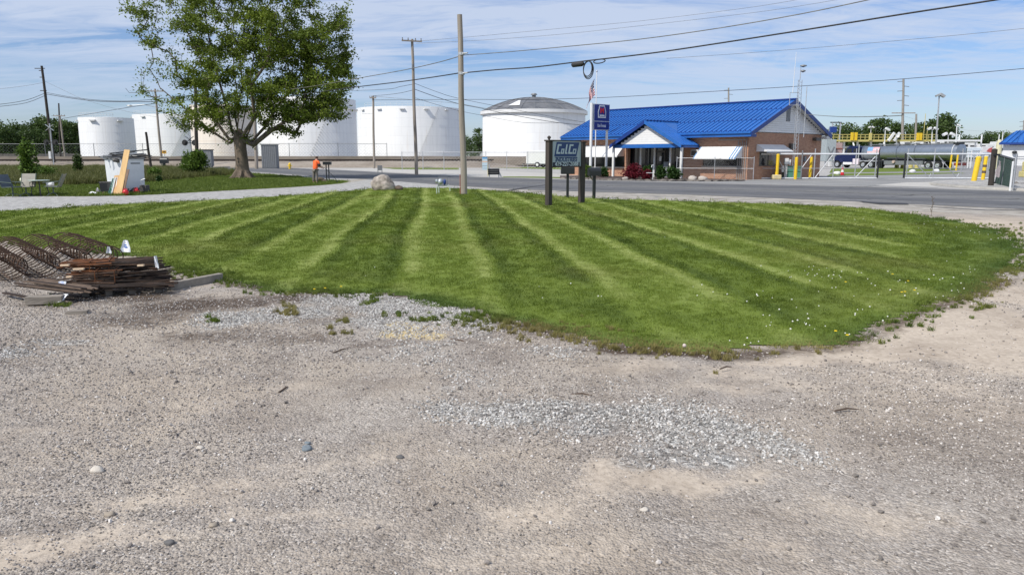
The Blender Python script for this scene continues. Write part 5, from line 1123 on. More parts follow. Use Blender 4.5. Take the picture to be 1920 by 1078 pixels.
for i in range(nx_):
    for j in range(nz_): a = i*(nz_+1)+j; F.append((a, a+1, a+nz_+2, a+nz_+1)); MI.append(2 if (i < nx_*.4 and j < 7) else (0 if j % 2 == 0 else 1))
b = MB(); b.v = vs; b.f = F; b.m = MI; b.build('cloth', [mat('flag_red', (.45, .02, .03), .8), mat('flag_white', (.72, .72, .72), .8), mat('flag_navy', (.012, .018, .10), .8)], fg)
st = MB(); wn = mat('flag_star', (.8, .8, .8), .8)
for i in range(1, 10, 2):
    for j in range(1, 7, 2): c = Vector(fpt(i, j)); st.box(c+Vector((0, -.03, 0)), (.05, .02, .05))
st.build('star', wn, fg)['kind'] = 'stuff'
pA = D(1107.5, 300, 62); pA.z = 0; pB_ = D(1139, 300, 63.2); pB_.z = 0; yaw = math.atan2(pB_.y-pA.y, pB_.x-pA.x)
ps_ = thing('pylon_sign', 'tall blue pylon sign with red letter M badge on two white poles', 'sign', pA, yaw); Wd = (pB_-pA).length; zt = D(1120, 194.5, 62).z; zb = D(1120, 244, 62).z; zm = D(1120, 227.5, 62).z
b = MB(); b.cyl((0, 0, 0), (0, 0, zt+.05), .12, n=12); b.build('pole', white, ps_, smooth=True); b = MB(); b.cyl((Wd-.03, .1, 0), (Wd-.03, .1, zb+.05), .10, n=12); b.build('pole', white, ps_, smooth=True)
b = MB(); b.b2((.15, -.12, zb), (Wd+.02, .14, zt)); b.build('frame', mat('sign_frame', (.62, .64, .66), .4, .2), ps_, bevel=.01)
navy = mat('sign_navy', (.010, .022, .19), .35, var=.05); b = MB(); b.b2((.20, -.135, zm+.03), (Wd-.03, -.121, zt-.06)); b.build('panel', navy, ps_); b = MB(); b.b2((.20, -.135, zb+.04), (Wd-.03, -.121, zm-.03)); b.build('panel', navy, ps_)
cxm = (.20+Wd-.03)/2; cz = (zm+zt)/2+.08
def hexa(sx, szz, y, d, m, nm):
    pts = [(cxm-sx*.62, y, cz+szz), (cxm+sx*.62, y, cz+szz), (cxm+sx, y, cz), (cxm+sx*.95, y, cz-szz), (cxm-sx*.95, y, cz-szz), (cxm-sx, y, cz)]
    b = MB(); b.prism(pts, (0, -d, 0)); return b.build(nm, m, ps_)
hexa(.46, .50, -.136, .01, white, 'badge_outline'); hexa(.38, .40, -.147, .008, navy, 'badge_field')
put_text(ps_, 'letter', 'M', .58, (cxm, -.162, cz+.06), mat('sign_red', (.62, .01, .015), .4), .012, off=.02)
b = MB(); b.b2((cxm-.27, -.163, cz-.36), (cxm+.27, -.156, cz-.25)); b.build('badge_strip', white, ps_)
put_text(ps_, 'lettering', 'Lima Terminal', .34, (cxm, -.143, (zb+zm)/2), mat('sign_letter_white', (.7, .75, .85), .4), .008, off=.004, fit=.92)
# ------------------------------------------------------------------ the company sign on the lawn
sA = G(1028.5, 387); sB = G(1090, 383.0); yaw = math.atan2(sB.y-sA.y, sB.x-sA.x); W_ = (sB-sA).length
cs = thing('company_sign', 'blue and grey company sign between two dark wooden posts on the striped lawn', 'sign', sA, yaw)
sgw = mat('dark_stained_post', (.055, .045, .04), .9, var=.35, vs=8, stretch=(1, 1, .1), bump=.5)
zT = D(1028, 265, sA.y).z; zP = D(1028, 263, sA.y).z; zQ = D(1028, 314, sA.y).z
for x, h_ in ((0, zT), (W_, zT-.03)): b = MB(); b.b2((x-.095, -.095, -.05), (x+.095, .095, h_)); b.build('post', sgw, cs, bevel=.008)
b = MB(); b.box((0, 0, zT+.02), (.25, .25, .05)); b.build('cap', sgw, cs); b = MB(); b.lathe((0, 0, zT+.04), [(.04, 0), (.03, .03), (.07, .07), (.065, .11), (.02, .15)], 12); b.build('finial', sgw, cs, smooth=True)
b = MB(); b.box((W_, 0, zT-.01), (.23, .23, .04)); b.build('cap', sgw, cs)
pgrey = mat('sign_grey_panel', (.40, .47, .51), .5, var=.06); b = MB(); b.b2((.097, -.03, zQ), (W_-.097, .03, zP)); b.build('panel', pgrey, cs)
b = MB()
for z in (zP-.01, zQ+.01): b.b2((.097, -.045, z-.02), (W_-.097, .045, z+.02))
b.build('panel_edge', sgw, cs)
cxs = W_/2; lb_ = mat('logo_blue', (.012, .045, .16), .5, var=.05); hP = zP-zQ; z1 = zP-.07*hP; z0_ = zP-.60*hP; w2 = W_*.33; sh = .10
b = MB(); b.prism([(cxs-w2-sh*.6, -.031, z0_), (cxs+w2-sh*.6, -.031, z0_), (cxs+w2+sh, -.031, z1), (cxs-w2+sh*.6, -.031, z1)], (0, -.008, 0)); b.build('logo_field', lb_, cs)
lw = mat('logo_pale_letter', (.50, .58, .62), .5, var=.03)
def strokes(lst):
    b = MB()
    for (xa, xb, za, zb_) in lst:
        f = lambda x, z: (cxs + x*w2*1.0 + (z-.5)*sh*1.2, -.040, z0_+(z1-z0_)*z)
        b.prism([f(xa, za), f(xb, za), f(xb, zb_), f(xa, zb_)], (0, -.008, 0))
    b.build('letter', lw, cs)
strokes([(-.90, -.76, .18, .86), (-.76, -.55, .74, .86), (-.76, -.55, .18, .30)])                        # C
strokes([(-.49, -.28, .46, .54), (-.49, -.41, .18, .46), (-.41, -.30, .18, .26), (-.32, -.22, .18, .54)])   # a
strokes([(-.12, .0, .18, .86), (.0, .10, .18, .28)])
strokes([(.18, .31, .18, .86), (.31, .54, .74, .86), (.31, .54, .18, .30)])                               # C
strokes([(.58, .66, .18, .54), (.66, .84, .46, .54), (.66, .84, .18, .27), (.80, .88, .18, .54)])           # o
b = MB(); b.b2((cxs-w2-.02, -.036, z0_-.045), (cxs+w2-.02, -.031, z0_-.02)); b.build('logo_rule', lb_, cs)
put_text(cs, 'lettering', 'INDUSTRIES', .225*hP, (cxs-.02, -.038, z0_-.125*hP), lb_, .01, shear=.25, off=.003, fit=w2*2.0)
b = MB(); b.b2((cxs-w2*1.22, -.037, zQ+.03*hP), (cxs+w2*1.22, -.031, zQ+.18*hP)); b.build('number_field', mat('number_navy', (.008, .014, .04), .5), cs)
put_text(cs, 'lettering', '419-221-2088', .20*hP, (cxs, -.043, zQ+.105*hP), mat('number_pale', (.62, .70, .74), .5), .008, shear=.12, off=.002, fit=w2*2.15)
# mailboxes by the road
def postbox(label, ub, vb, vt_, box, post_r=.055, rounded=False, legs=(0,), m=black, name='mailbox', yaw=0.0):
    p = G(ub, vb); t = thing(name, label, 'mailbox', p, yaw); w_, d_, h_ = box; zt_ = D(ub, vt_, p.y).z
    for lx_ in legs: b = MB(); b.b2((lx_-post_r, -post_r, 0), (lx_+post_r, post_r, zt_-h_+.01)); b.build('post', timber if m is black and len(legs) == 1 else m, t)
    b = MB()
    if rounded:
        pts = [(-w_/2, -d_/2, zt_-h_), (-w_/2, -d_/2, zt_-h_*.45)] + [(-w_/2, -d_/2*cos(a*pi/8), zt_-h_*.45+h_*.45*sin(a*pi/8)) for a in range(1, 8)] + [(-w_/2, d_/2, zt_-h_*.45), (-w_/2, d_/2, zt_-h_)]
        b.prism(pts, (w_, 0, 0))
    else: b.b2((-w_/2, -d_/2, zt_-h_), (w_/2, d_/2, zt_))
    bx_ = b.build('box', m, t, bevel=0 if rounded else .01); 
    b = MB(); b.b2((-w_/2-.012, -d_/2*.85, zt_-h_+.03), (-w_/2-.001, d_/2*.85, zt_-.05)); b.build('door', m, t)
    return t, zt_
bm_ = mat('black_painted_metal', (.018, .02, .022), .4, var=.2)
t_, _ = postbox('square dark mailbox on a wooden post directly behind the company sign', 1064, 371, 314, (.58, .3, .29), m=bm_)
t_, _ = postbox('round topped dark mailbox on a post right of the company sign', 1113.5, 373, 314.5, (.50, .32, .34), m=bm_, rounded=True, yaw=.25)
b = MB(); b.bar((-.22, 0, .95), (-.02, 0, .75), .04, .05); b.build('brace', timber, t_)
t_, _ = postbox('pair of black mailboxes on twin posts beside the man in orange', 615, 340, 303.5, (.55, .35, .22), post_r=.035, legs=(-.09, .09), m=bm_)
b = MB(); b.b2((-.3, -.2, 1.33), (.3, .2, 1.36)); b.build('shelf', bm_, t_)
t_, _ = postbox('black mailbox leaning on a short post near the street lamp pole', 309, 317.5, 296, (1.0, .6, .75), post_r=.12, m=bm_, rounded=True)
p = G(926, 333.4); t = thing('mailbox_rack', 'low rack of three stacked black mail tubes at the far road edge', 'mail rack', p, .1)
for k in range(3): b = MB(); b.cyl((-.5, -.12, .33+k*.17), (.45, -.12, .33+k*.17), .085, n=10); b.build('mail_tube', bm_, t)
b = MB(); b.b2((-.42, .0, 0), (-.34, .1, 1.1)); b.build('post', galv, t); b = MB(); b.b2((.38, .0, 0), (.46, .1, .6)); b.build('post', galv, t); b = MB(); b.bar((.42, 0, .5), (.62, 0, .05), .06, .1); b.build('brace', galv, t)
# notice board with coloured bands by the barred gate
p = D(909, 300, 66); p.z = 0; t = thing('notice_board', 'narrow white notice board with blue top behind the bare pole', 'notice board', p); zt = D(909, 295, 66).z; zb = D(909, 319, 66).z
b = MB(); b.b2((-.23, 0, zb), (.23, .04, zt)); b.build('board', mat('board_pale', (.50, .62, .68), .5), t)
for (a, c, m_) in ((.88, 1, mat('band_blue', (.10, .32, .60), .5)), (.6, .7, mat('band_peach', (.72, .50, .36), .5)), (.30, .34, mat('band_grey', (.25, .30, .34), .5)), (.12, .15, mat('band_grey', (0, 0, 0)))): b = MB(); b.b2((-.22, -.01, zb+(zt-zb)*a), (.22, -.001, zb+(zt-zb)*c)); b.build('band', m_, t)
b = MB(); b.cyl((.27, .03, 0), (.24, .03, zb+.5), .03, n=6); b.build('stake', pyell, t)
p = G(712.5, 326.5); t = thing('cube_sign', 'small dark square sign on two legs by the sandy lot', 'sign', p); b = MB(); b.b2((-.24, 0, .35), (.24, .06, .85)); b.build('board', dgalv, t)
for x in (-.2, .2): b = MB(); b.b2((x-.03, .0, 0), (x+.03, .05, .35)); b.build('leg', dgalv, t)
# gas meter
p = G(831, 365); t = thing('gas_meter', 'pale gas meter set with bent pipes on the lawn beside the bare pole', 'gas meter', p); pg = mat('pale_pipe_paint', (.46, .52, .48), .5, var=.12)
b = MB(); b.tube([(-.30, 0, -.02), (-.30, 0, .36), (-.24, 0, .42), (.26, 0, .42), (.32, 0, .36), (.32, 0, .18)], .024, 8); b.build('pipe', pg, t, smooth=True)
b = MB(); b.cyl((-.2, 0, 0), (-.2, 0, .4), .022, n=8); b.build('riser', pg, t); b = MB(); b.tube([(-.2, 0, .42), (-.2, 0, .84), (.2, 0, .84), (.2, 0, .42)], .016, 6); b.build('guard', dgalv, t)
b = MB(); b.blob((-.12, -.04, .60), (.13, .12, .15), 2, .03); b.build('meter_body', mat('meter_grey', (.42, .46, .48), .4, .3), t, smooth=True); b = MB(); b.blob((.08, -.03, .58), (.07, .07, .14), 2, .02); b.build('regulator', dblue, t, smooth=True)
b = MB(); b.cyl((-.34, -.05, .62), (-.26, -.05, .62), .09, n=12); b.build('dial', mat('meter_grey', (0, 0, 0)), t)
# boulders
p = G(719, 357.5); k = p.y/FPX; q = MB(); q.blob((0, 0, .32), (.60, .55, .52), 4, .11, 77)
o = q.build('boulder', stone_m, None, loc=p); rr = random.Random(4)
me = o.data
for v in me.vertices:
    c = v.co; f = abs(sin(c.x*7+c.z*4+sin(c.y*9)))**3*.05 + abs(sin(c.y*6-c.x*5+c.z*9))**4*.04; c.x *= 1-f; c.y *= 1-f; c.z *= 1-f*.6
    if c.x > .22 and c.z > .25: c.z -= (c.x-.22)*.55
tag(o, 'big pale craggy boulder at the corner of lawn and driveway', 'boulder')
p = G(747, 357.5); q = MB(); q.blob((0, 0, .10), (.24, .22, .17), 3, .14, 78); tag(q.build('boulder', mat('brown_stone', (.13, .095, .07), .9, var=.3, vs=5, bump=.6), None, loc=p), 'small dark brown boulder right of the big craggy one', 'boulder')
# ------------------------------------------------------------------ cabinet, hydrant, post, track signals
p = D(507, 300, 108); p.z = 0; t = thing('utility_cabinet', 'tall grey ribbed utility cabinet right of the maple trunk', 'cabinet', p, .0); zt = D(507, 272, 108).z
b = MB(); b.b2((-1.05, -.6, 0), (1.05, .6, zt)); b.build('body', mat('cabinet_grey', (.20, .21, .22), .6, .2, var=.1), t)
for k in range(8): b = MB(); x = -.92+k*.263; b.b2((x-.10, -.64, .15), (x+.10, -.602, zt-.15)); b.build('rib', mat('cabinet_grey', (0, 0, 0)), t)
b = MB(); b.b2((-1.15, -.7, zt), (1.15, .7, zt+.08)); b.build('lid', dgalv, t)
p = G(506.5, 314); p.z = 0; tag(MB().lathe((0, 0, 0), [(.14, 0), (.12, 1.5), (.09, 2.0), (.03, 2.2)], 10).build('marker_post', white, None, loc=p), 'short white marker post before the grey utility cabinet', 'post')
p = G(543.5, 317); t = thing('fire_hydrant', 'yellow fire hydrant on the sandy strip left of the man', 'hydrant', p)
b = MB(); b.lathe((0, 0, 0), [(.2, 0), (.2, .06), (.14, .08), (.14, .55), (.19, .58), (.18, .68), (.10, .8), (.04, .85)], 12); b.build('body', yell, t, smooth=True)
for s in (-1, 1): b = MB(); b.cyl((0, 0, .42), (.28*s, 0, .42), .08, n=8); b.build('outlet', yell, t)
b = MB(); b.cyl((0, 0, .35), (0, -.25, .35), .1, n=8); b.build('outlet', yell, t)
def crossing(label, u, Y, vt_, xb, m_x, lights_v, w_px, sc_=1.0, white_box=False):
    p = D(u, 300, Y); p.z = 0; t = thing('crossing_signal', label, 'railway signal', p); zt_ = D(u, vt_, Y).z
    b = MB(); b.cyl((0, 0, 0), (0, 0, zt_), .09, n=8); b.build('mast', galv, t)
    for s in (1, -1): b = MB(); zc_ = zt_-.6; b.bar((-.6*sc_, -.12, zc_-.45*s*sc_), (.6*sc_, -.12, zc_+.45*s*sc_), .04, .22*sc_, up=(0, 1, 0)); b.build('crossbuck_board', m_x, t)
    zl_ = D(u, lights_v, Y).z; b = MB(); b.cyl((-.75, -.1, zl_), (.75, -.1, zl_), .05, n=6); b.build('light_arm', black, t)
    for x in (-.7, .7):
        b = MB(); b.cyl((x, -.1, zl_), (x, -.16, zl_), .42*sc_, n=20); d = b.build('light_disc', black, t); b = MB(); b.cyl((x, -.16, zl_), (x, -.34, zl_+.02), .16, n=14); b.build('lamp_hood', black, d)
        b = MB(); b.cyl((x, -.17, zl_), (x, -.20, zl_), .12, n=12); b.build('lens', mat('signal_lens', (.25, .02, .02), .2), d)
    if white_box: b = MB(); b.box((-.35, -.1, 1.9), (.3, .3, 1.1)); b.build('relay_box', white, t)
    return t
crossing('railway crossing signal with grey crossbuck behind the leaning dark pole', 100, 116, 232, 0, mat('crossbuck_grey', (.42, .45, .46), .5), 267, 20, white_box=True)
crossing('railway crossing signal with black discs behind the round bush', 359, 108, 254, 0, bm_, 268, 18)
p = G(97, 308.5); tag(MB().lathe((0, 0, 0), [(.22, 0), (.2, 2.2), (.05, 2.3)], 8).build('marker_post', white, None, loc=(p.x, 112, 0)), 'short white post at the foot of the leaning dark pole', 'post')
p = D(387, 300, 112); p.z = 0; t = thing('relay_case', 'dark grey relay case showing behind the round bush', 'cabinet', p); b = MB(); b.b2((-.9, -.5, .3), (.9, .5, 2.6)); b.build('body', dgalv, t); b = MB(); b.b2((-1, -.6, 2.6), (1, .6, 2.7)); b.build('lid', dpole, t); b = MB(); b.b2((-.8, -.4, 0), (.8, .4, .3)); b.build('plinth', conc, t)
p = D(309, 300, 111); t = thing('warning_sign', 'small square yellow sign near the street lamp pole', 'sign', (p.x, p.y, 0)); zt = D(309, 282.5, 111).z; zb = D(309, 288.5, 111).z; b = MB(); b.b2((-.32, -.02, zb), (.32, .02, zt)); b.build('plate', mat('sign_amber', (.62, .33, .04), .5), t); b = MB(); b.cyl((0, .06, 0), (0, .06, zt), .04, n=6); b.build('post', galv, t)
b = MB(); b.b2((-.2, -.03, (zb+zt)/2-.05), (.2, -.021, (zb+zt)/2+.08)); b.build('pictogram', bm_, t)
# white cargo trailer
p = D(1012, 300, 118); t = thing('cargo_trailer', 'white enclosed cargo trailer parked beyond the fence, left of the company sign', 'trailer', (p.x, p.y, .0), R(-28)); zt = D(1012, 283.5, 118).z-.0
b = MB(); b.b2((-1.9, -1.0, .55), (1.7, 1.0, zt)); b.build('body', white, t, bevel=.05)
b = MB(); b.b2((1.702, -.9, .6), (1.74, .9, zt-.1)); b.build('rear_door', mat('door_grey', (.42, .45, .48), .5), t)
for s in (-1, 1):
    b = MB(); b.cyl((.1, s*1.0-.1*s, .42), (.1, s*1.12, .42), .42, n=20); w_ = b.build('wheel', black, t); b = MB(); b.cyl((.1, s*1.12, .42), (.1, s*1.14, .42), .22, n=14); b.build('rim', white, w_)
b = MB(); b.bar((-1.9, 0, .5), (-3.0, 0, .5), .15, .1); b.build('tow_bar', bm_, t); b = MB(); b.b2((-1.9, -1.02, .48), (1.7, 1.02, .56)); b.build('floor_edge', dgalv, t)
b = MB(); b.cyl((-2.9, 0, 0), (-2.9, 0, .5), .05, n=6); b.build('jack', galv, t)
# ------------------------------------------------------------------ gates, fences and bollards at the yard entrance
GYY = 58.4
def gx(u): return D(u, 310, GYY).x
def gzz(u, v): return D(u, v, GYY).z
lpipe = mat('light_gate_pipe', (.74, .75, .76), .5, .1, var=.1)
def gate(label, u0, u1, ups, diags, dark_u=None):
    t = thing('pipe_gate', label, 'gate', (gx(u0), GYY, 0)); ox = gx(u0)
    def P_(u, z): return (gx(u)-ox, 0, z)
    for z, n_, r_ in ((gzz(u0, 289), 'top_rail', .06), (gzz(u0, 334.5), 'bottom_rail', .055)): b = MB(); b.cyl(P_(u0, z), P_(u1, z), r_, n=8); b.build(n_, lpipe, t)
    b = MB(); b.cyl(P_(u0, gzz(u0, 316)), P_(u1, gzz(u0, 316)), .025, n=6); b.build('middle_rail', galv, t)
    for u in ups: b = MB(); b.cyl(P_(u, .12), P_(u, gzz(u, 279)), .04, n=8); b.build('upright', galv, t)
    for (a, va, c, vc) in diags: b = MB(); b.cyl(P_(a, gzz(a, va)), P_(c, gzz(c, vc)), .035, n=6); b.build('brace', galv, t)
    if dark_u: b = MB(); b.b2((gx(dark_u)-ox-.05, -.06, .1), (gx(dark_u)-ox+.05, .05, gzz(dark_u, 288))); b.build('end_post', bm_, t)
    return t
gate('left leaf of the long pipe gate, ending at the dark edge left of the gap', 1412, 1646, (1527, 1563, 1604, 1642), ((1500, 321, 1520, 291), (1530, 333, 1560, 291), (1606, 333, 1640, 294), (1455, 292, 1470, 318)), 1646.5)
gate('right leaf of the long pipe gate, starting right of the gap', 1698, 1856, (1701, 1751, 1803), ((1703, 293, 1744, 333), (1758, 293, 1796, 333), (1744, 333, 1747, 326), (1796, 333, 1800, 325)), 1696.5)
def post_at(label, u, v0, v1, r, m, name='fence_post', cat='post', Y=None, dx=0.0, n=10):
    p = G(u, v1) if Y is None else D(u, 300, Y); p.z = 0; zt_ = D(u, v0, p.y).z; mb = MB(); mb.tube([(0, 0, -.05), (dx*.5, 0, zt_*.5), (dx, 0, zt_)], r, n); t = thing(name, label, cat, p); mb.build('shaft', m, t, smooth=True)
    b = MB(); b.lathe((dx, 0, zt_), [(r*1.02, 0), (r*.9, r*.35), (r*.3, r*.6)], n); b.build('cap', m, t, smooth=True); return t, zt_
post_at('dark thin gate post between the second and third yellow bollard', 1501.5, 283, 337, .05, dgalv)
post_at('pale steel gate post where the left leaf meets the office corner', 1430, 292, 336, .05, galv)
for (lb, u, v0, v1, r, Y, dx, cat_) in (('yellow bollard set in a pale concrete block left of the entrance', 1458, 290.5, 334, .125, 57.9, .02, 0), ('middle yellow bollard right of the green electric box', 1493.5, 296.5, 335, .12, 58.0, 0, 0), ('third yellow bollard standing before the brick end wall', 1520.5, 296, 334, .11, 58.9, .05, 0),
                         ('thick leaning yellow bollard on the kerbed gravel island', 1825, 296, 343.5, .17, None, .18, 0), ('yellow bollard with dark bands right of the thick one', 1842.5, 295, 338, .13, None, .08, 0), ('thin yellow bollard before the trailer wheels, left of two', 1781, 291, 319, .11, None, .05, 0), ('thin yellow bollard before the trailer wheels, right of two', 1792.5, 290, 320, .11, None, .05, 0)):
    t, zt_ = post_at(lb, u, v0, v1, r, yell, 'bollard', 'bollard', Y=Y, dx=dx); t['group'] = 'yellow bollards'
    if 'bands' in lb:
        for f in (.62, .36): b = MB(); b.cyl((dx*f, 0, zt_*f-.09), (dx*f, 0, zt_*f+.09), r*1.06, n=12); b.build('band', mat('band_brown', (.12, .08, .05), .8), t)
    if 'block' in lb: b = MB(); b.b2((-.35, -.25, -.0), (.32, .3, .36)); b.build('base_block', mat('pale_yellow_concrete', (.60, .50, .30), .9, var=.15), t, bevel=.06)
for (lb, u, v, s) in (('pale concrete lump at the foot of the meter post', 1480.5, 335.5, .42),): 
    p = G(u, v); tag(MB().blob((0, 0, s*.35), (s*.7, s*.5, s*.7), 2, .12, 5).build('concrete_lump', conc, None, smooth=True, loc=p), lb, 'concrete block')
for (lb, u, v, w_, h_) in (('white painted stone beside the traffic cone', 1569, 327.5, 14, 6), ('white painted stone on the kerb behind the right gate leaf, left one', 1711, 324, 12, 6), ('white painted stone on the kerb behind the right gate leaf, right one', 1755, 322.5, 12, 5)):
    p = G(u, v); k = p.y/FPX; tag(MB().blob((0, 0, h_*k*.35), (w_*k/2, w_*k/3, h_*k*.7), 2, .14, u).build('painted_stone', white, None, smooth=True, loc=p), lb, 'stone')
p = G(1472, 336); t = thing('meter_post', 'weathered white electric meter post with small boxes by the yellow bollards', 'meter post', p)
b = MB(); b.b2((-.10, -.06, 0), (.10, .1, 1.25)); b.build('post', mat('peeling_white', (.55, .53, .50), .8, var=.3, vs=8), t)
b = MB(); b.b2((-.17, -.14, 1.15), (.17, .06, 1.60)); b.build('meter_box', white, t, bevel=.02); b = MB(); b.b2((.22, -.1, 1.1), (.34, .0, 1.5)); b.build('switch_box', white, t)
for z in (.55, .8): b = MB(); b.b2((-.33, -.1, z), (-.17, .02, z+.22)); b.build('switch_box', white, t)
p = G(1488, 334); t = thing('transformer_box', 'green electric transformer box behind the middle yellow bollard', 'electric box', (D(1488, 300, 59.4).x, 59.4, 0)); gp_ = mat('transformer_green', (.10, .28, .20), .6, var=.15)
b = MB(); b.b2((-.65, -.4, 0), (.55, .5, .55)); b.build('base', gp_, t, bevel=.02); b = MB(); b.b2((-.68, -.43, .55), (.58, .53, .98)); b.build('lid', gp_, t, bevel=.06)
p = G(1393+6, 335.8); t = thing('warning_sign', 'small yellow plate sign on a thin post at the office corner', 'sign', (G(1412, 336.5).x-.85, G(1412, 336.5).y-.4, 0)); b = MB(); b.b2((-.19, -.02, 1.02), (.19, .0, 1.40)); b.build('plate', yell, t); b = MB(); b.cyl((0, .03, 0), (0, .03, 1.42), .03, n=6); b.build('post', galv, t)
a = G(1268, 336.3); c = G(1412, 337.6)
chain_fence('low chain-link fence in front of the office window with two rails', [a, c], 1.62, 2.9, mesh=.16, pr=.026, m=galv, rails=(1.0, .52), wr=.0025)
p = G(1579, 329.5); t = thing('traffic_cone', 'red and white traffic cone behind the left gate leaf', 'cone', p); b = MB(); b.b2((-.2, -.2, 0), (.2, .2, .06)); b.build('base', bm_, t); b = MB(); b.lathe((0, 0, .06), [(.17, 0), (.13, .25)], 14); b.build('cone', redp, t); b = MB(); b.lathe((0, 0, .31), [(.13, 0), (.09, .22)], 14); b.build('collar', white, t); b = MB(); b.lathe((0, 0, .53), [(.09, 0), (.04, .22)], 14); b.build('tip', redp, t)
# right hand fence corner
t, zz_ = post_at('stout dark wooden gate post at the right with wires', 1857, 282, 353, .15, dpole, 'gate_post', 'post')
b = MB(); b.box((.05, -.16, 1.85), (.32, .1, .1)); b.build('hinge', bm_, t)
t = thing('reflector_tube', 'white plastic tube leaning at the foot of the dark gate post', 'tube', G(1858, 349)); b = MB(); b.tube([(.02, -.1, .25), (.10, -.1, .75), (.14, -.1, .98)], [.11, .11, .09], 10); b.build('tube', white, t, smooth=True); b = MB(); b.cyl((0, -.1, .0), (.02, -.1, .25), .12, n=10); b.build('foot', bm_, t)
pa_ = G(1866, 349); pb2 = G(1895, 357); t = thing('mesh_gate', 'dark netted gate panel standing open between dark post and white post', 'gate', pa_); d = pb2-pa_; d.z = 0; mb = MB(); h0, h1 = 1.86, 1.62
for f, n_ in ((0, 'frame_upright'), (.45, 'frame_upright'), (1, 'frame_upright')): b = MB(); b.cyl(d*f, d*f+Vector((0, 0, h0+(h1-h0)*f)), .04, n=6); b.build(n_, dgalv, t)
b = MB(); b.cyl(Vector((0, 0, h0)), d+Vector((0, 0, h1)), .045, n=6); b.build('top_bar', bm_, t); b = MB(); b.cyl(Vector((0, 0, .1)), d+Vector((0, 0, .1)), .03, n=6); b.build('bottom_bar', dgalv, t)
for k in range(46): f = k/46; b0_ = d*f; mb.bar(b0_+Vector((0, 0, .1)), b0_+Vector((0, 0, h0+(h1-h0)*f)), .012, .012)
for k in range(26): z = .1+k*.062; mb.bar((0, 0, z), d+Vector((0, 0, z*h1/h0)), .012, .012)
mb.build('netting', mat('green_net', (.05, .085, .07), .8), t)['kind'] = 'stuff'
p = G(1876, 350); t = thing('green_bin', 'dark green box bin behind the netted gate panel', 'bin', (p.x+1.4, p.y+2.2, 0)); b = MB(); b.b2((-.5, -.35, 0), (.5, .4, .85)); b.build('body', mat('bin_green', (.025, .13, .06), .6, var=.15), t, bevel=.03); b = MB(); b.b2((-.54, -.4, .85), (.54, .44, .97)); b.build('lid', mat('bin_green', (0, 0, 0)), t)
post_at('white painted fence post at the right with black clamps', 1893.5, 304, 358, .05, white)
post_at('thin dark fence post behind the white painted one', 1900, 292, 349, .045, dgalv)
t = thing('sheet_wrap', 'crumpled pinkish white plastic sheet caught on the netted gate', 'plastic sheet', G(1888, 352)+Vector((.4, 1.0, 0))); vs = []; 
for i in range(9):
    for j in range(9): vs.append((-.45+i*.11, .12*sin(i*1.1+j*.7), .55+j*.12+.04*sin(i*2.0)))
b = MB(); b.add(vs, [(i*9+j, i*9+j+1, i*9+j+10, i*9+j+9) for i in range(8) for j in range(8)]); b.build('sheet', mat('dirty_plastic', (.48, .42, .44), .4, var=.3, vs=6), t, smooth=True)
a = G(1893.5, 358); c = Vector((a.x+11, a.y+3.5, 0))
chain_fence('chain-link fence running off the right edge before the blue shed', [a+Vector((.15, .02, 0)), c], 1.75, 2.6, mesh=.09, pr=.03, rails=(1.0, .93, .09), wr=.0025)
# low kerb blocks behind that fence, rock row
for k in range(5): p = G(1905+k*14, 349); q = MB().blob((0, 0, .1), (.28, .2, .15), 1, .2, k); tag(q.build('edging_stone', mat('edging_stone', (0, 0, 0)), None, loc=p), 'dark stone in the row under the fence at the right edge', 'stone', 'stones under the right fence')
# ------------------------------------------------------------------ blue roofed shed at the right
sp_ = D(1878, 300, 70); t = thing('shed', 'white shed with blue ribbed metal roof at the right edge', 'shed', (sp_.x, sp_.y, 0), R(-38)); zt = 2.95; za = D(1885, 245, 71).z
b = MB(); b.b2((0, 0, .9), (7, 5, zt)); b.build('wall', white, t); b = MB(); b.b2((-.02, -.02, 0), (7.02, 5.02, .9)); b.build('base_wall', mat('block_grey', (.30, .30, .31), .85, var=.15, vs=4), t)
b = MB(); b.b2((.5, -.03, zt-.22), (7, -.002, zt-.14)); b.build('trim_line', dgalv, t)
b = MB(); b.add([(-.3, -.4, zt-.02), (7.3, -.4, zt-.02), (7.3, 2.4, za), (.7, 2.4, za), (-.3, 5.4, zt-.02), (7.3, 5.4, zt-.02)], [(0, 1, 2, 3), (3, 2, 5, 4), (0, 3, 4)]); b.build('roof', blue, t)
for k in range(13):
    x = -.2+k*.42; b = MB(); b.bar((x, -.42, zt+.02), (max(x, .75) if k > 2 else x+.75, 2.3 if k > 0 else 1.9, za+.01 if k > 0 else za-.2), .04, .07); b.build('roof_seam', blue, t)
b = MB(); b.b2((-.3, -.46, zt-.16), (7.3, -.402, zt+.02)); b.build('fascia', dblue, t)
for x in (.95, 3.3): b = MB(); b.blob((x, -.2, zt-.85), (.22, .2, .14), 2, .03); b.build('wall_lamp', bm_, t)
p = D(1926, 300, 64); t = thing('pump_box', 'pale yellow pump housing at the right picture edge', 'pump', (p.x, p.y, 0)); b = MB(); b.b2((-.35, -.3, 0), (.5, .4, .5)); b.build('base', pyell, t, bevel=.05); b = MB(); b.b2((-.2, -.2, .5), (.35, .3, 1.3)); b.build('housing', pyell, t, bevel=.05); b = MB(); b.cyl((.1, 0, 1.3), (.1, 0, 2.1), .03, n=6); b.build('pipe', redp, t)
p = D(1870.5, 300, 78); t = thing('vapour_tower', 'pale yellow vertical vessel with thin vent pipes left of the blue shed', 'vessel', (p.x, p.y, 0)); cy_m = mat('vessel_cream', (.62, .58, .38), .5, var=.1)
zt = D(1870, 262, 78).z; b = MB(); b.lathe((0, 0, 0), [(.28, 0), (.28, zt-.4), (.2, zt-.1), (.05, zt)], 14); b.build('shell', cy_m, t, smooth=True)
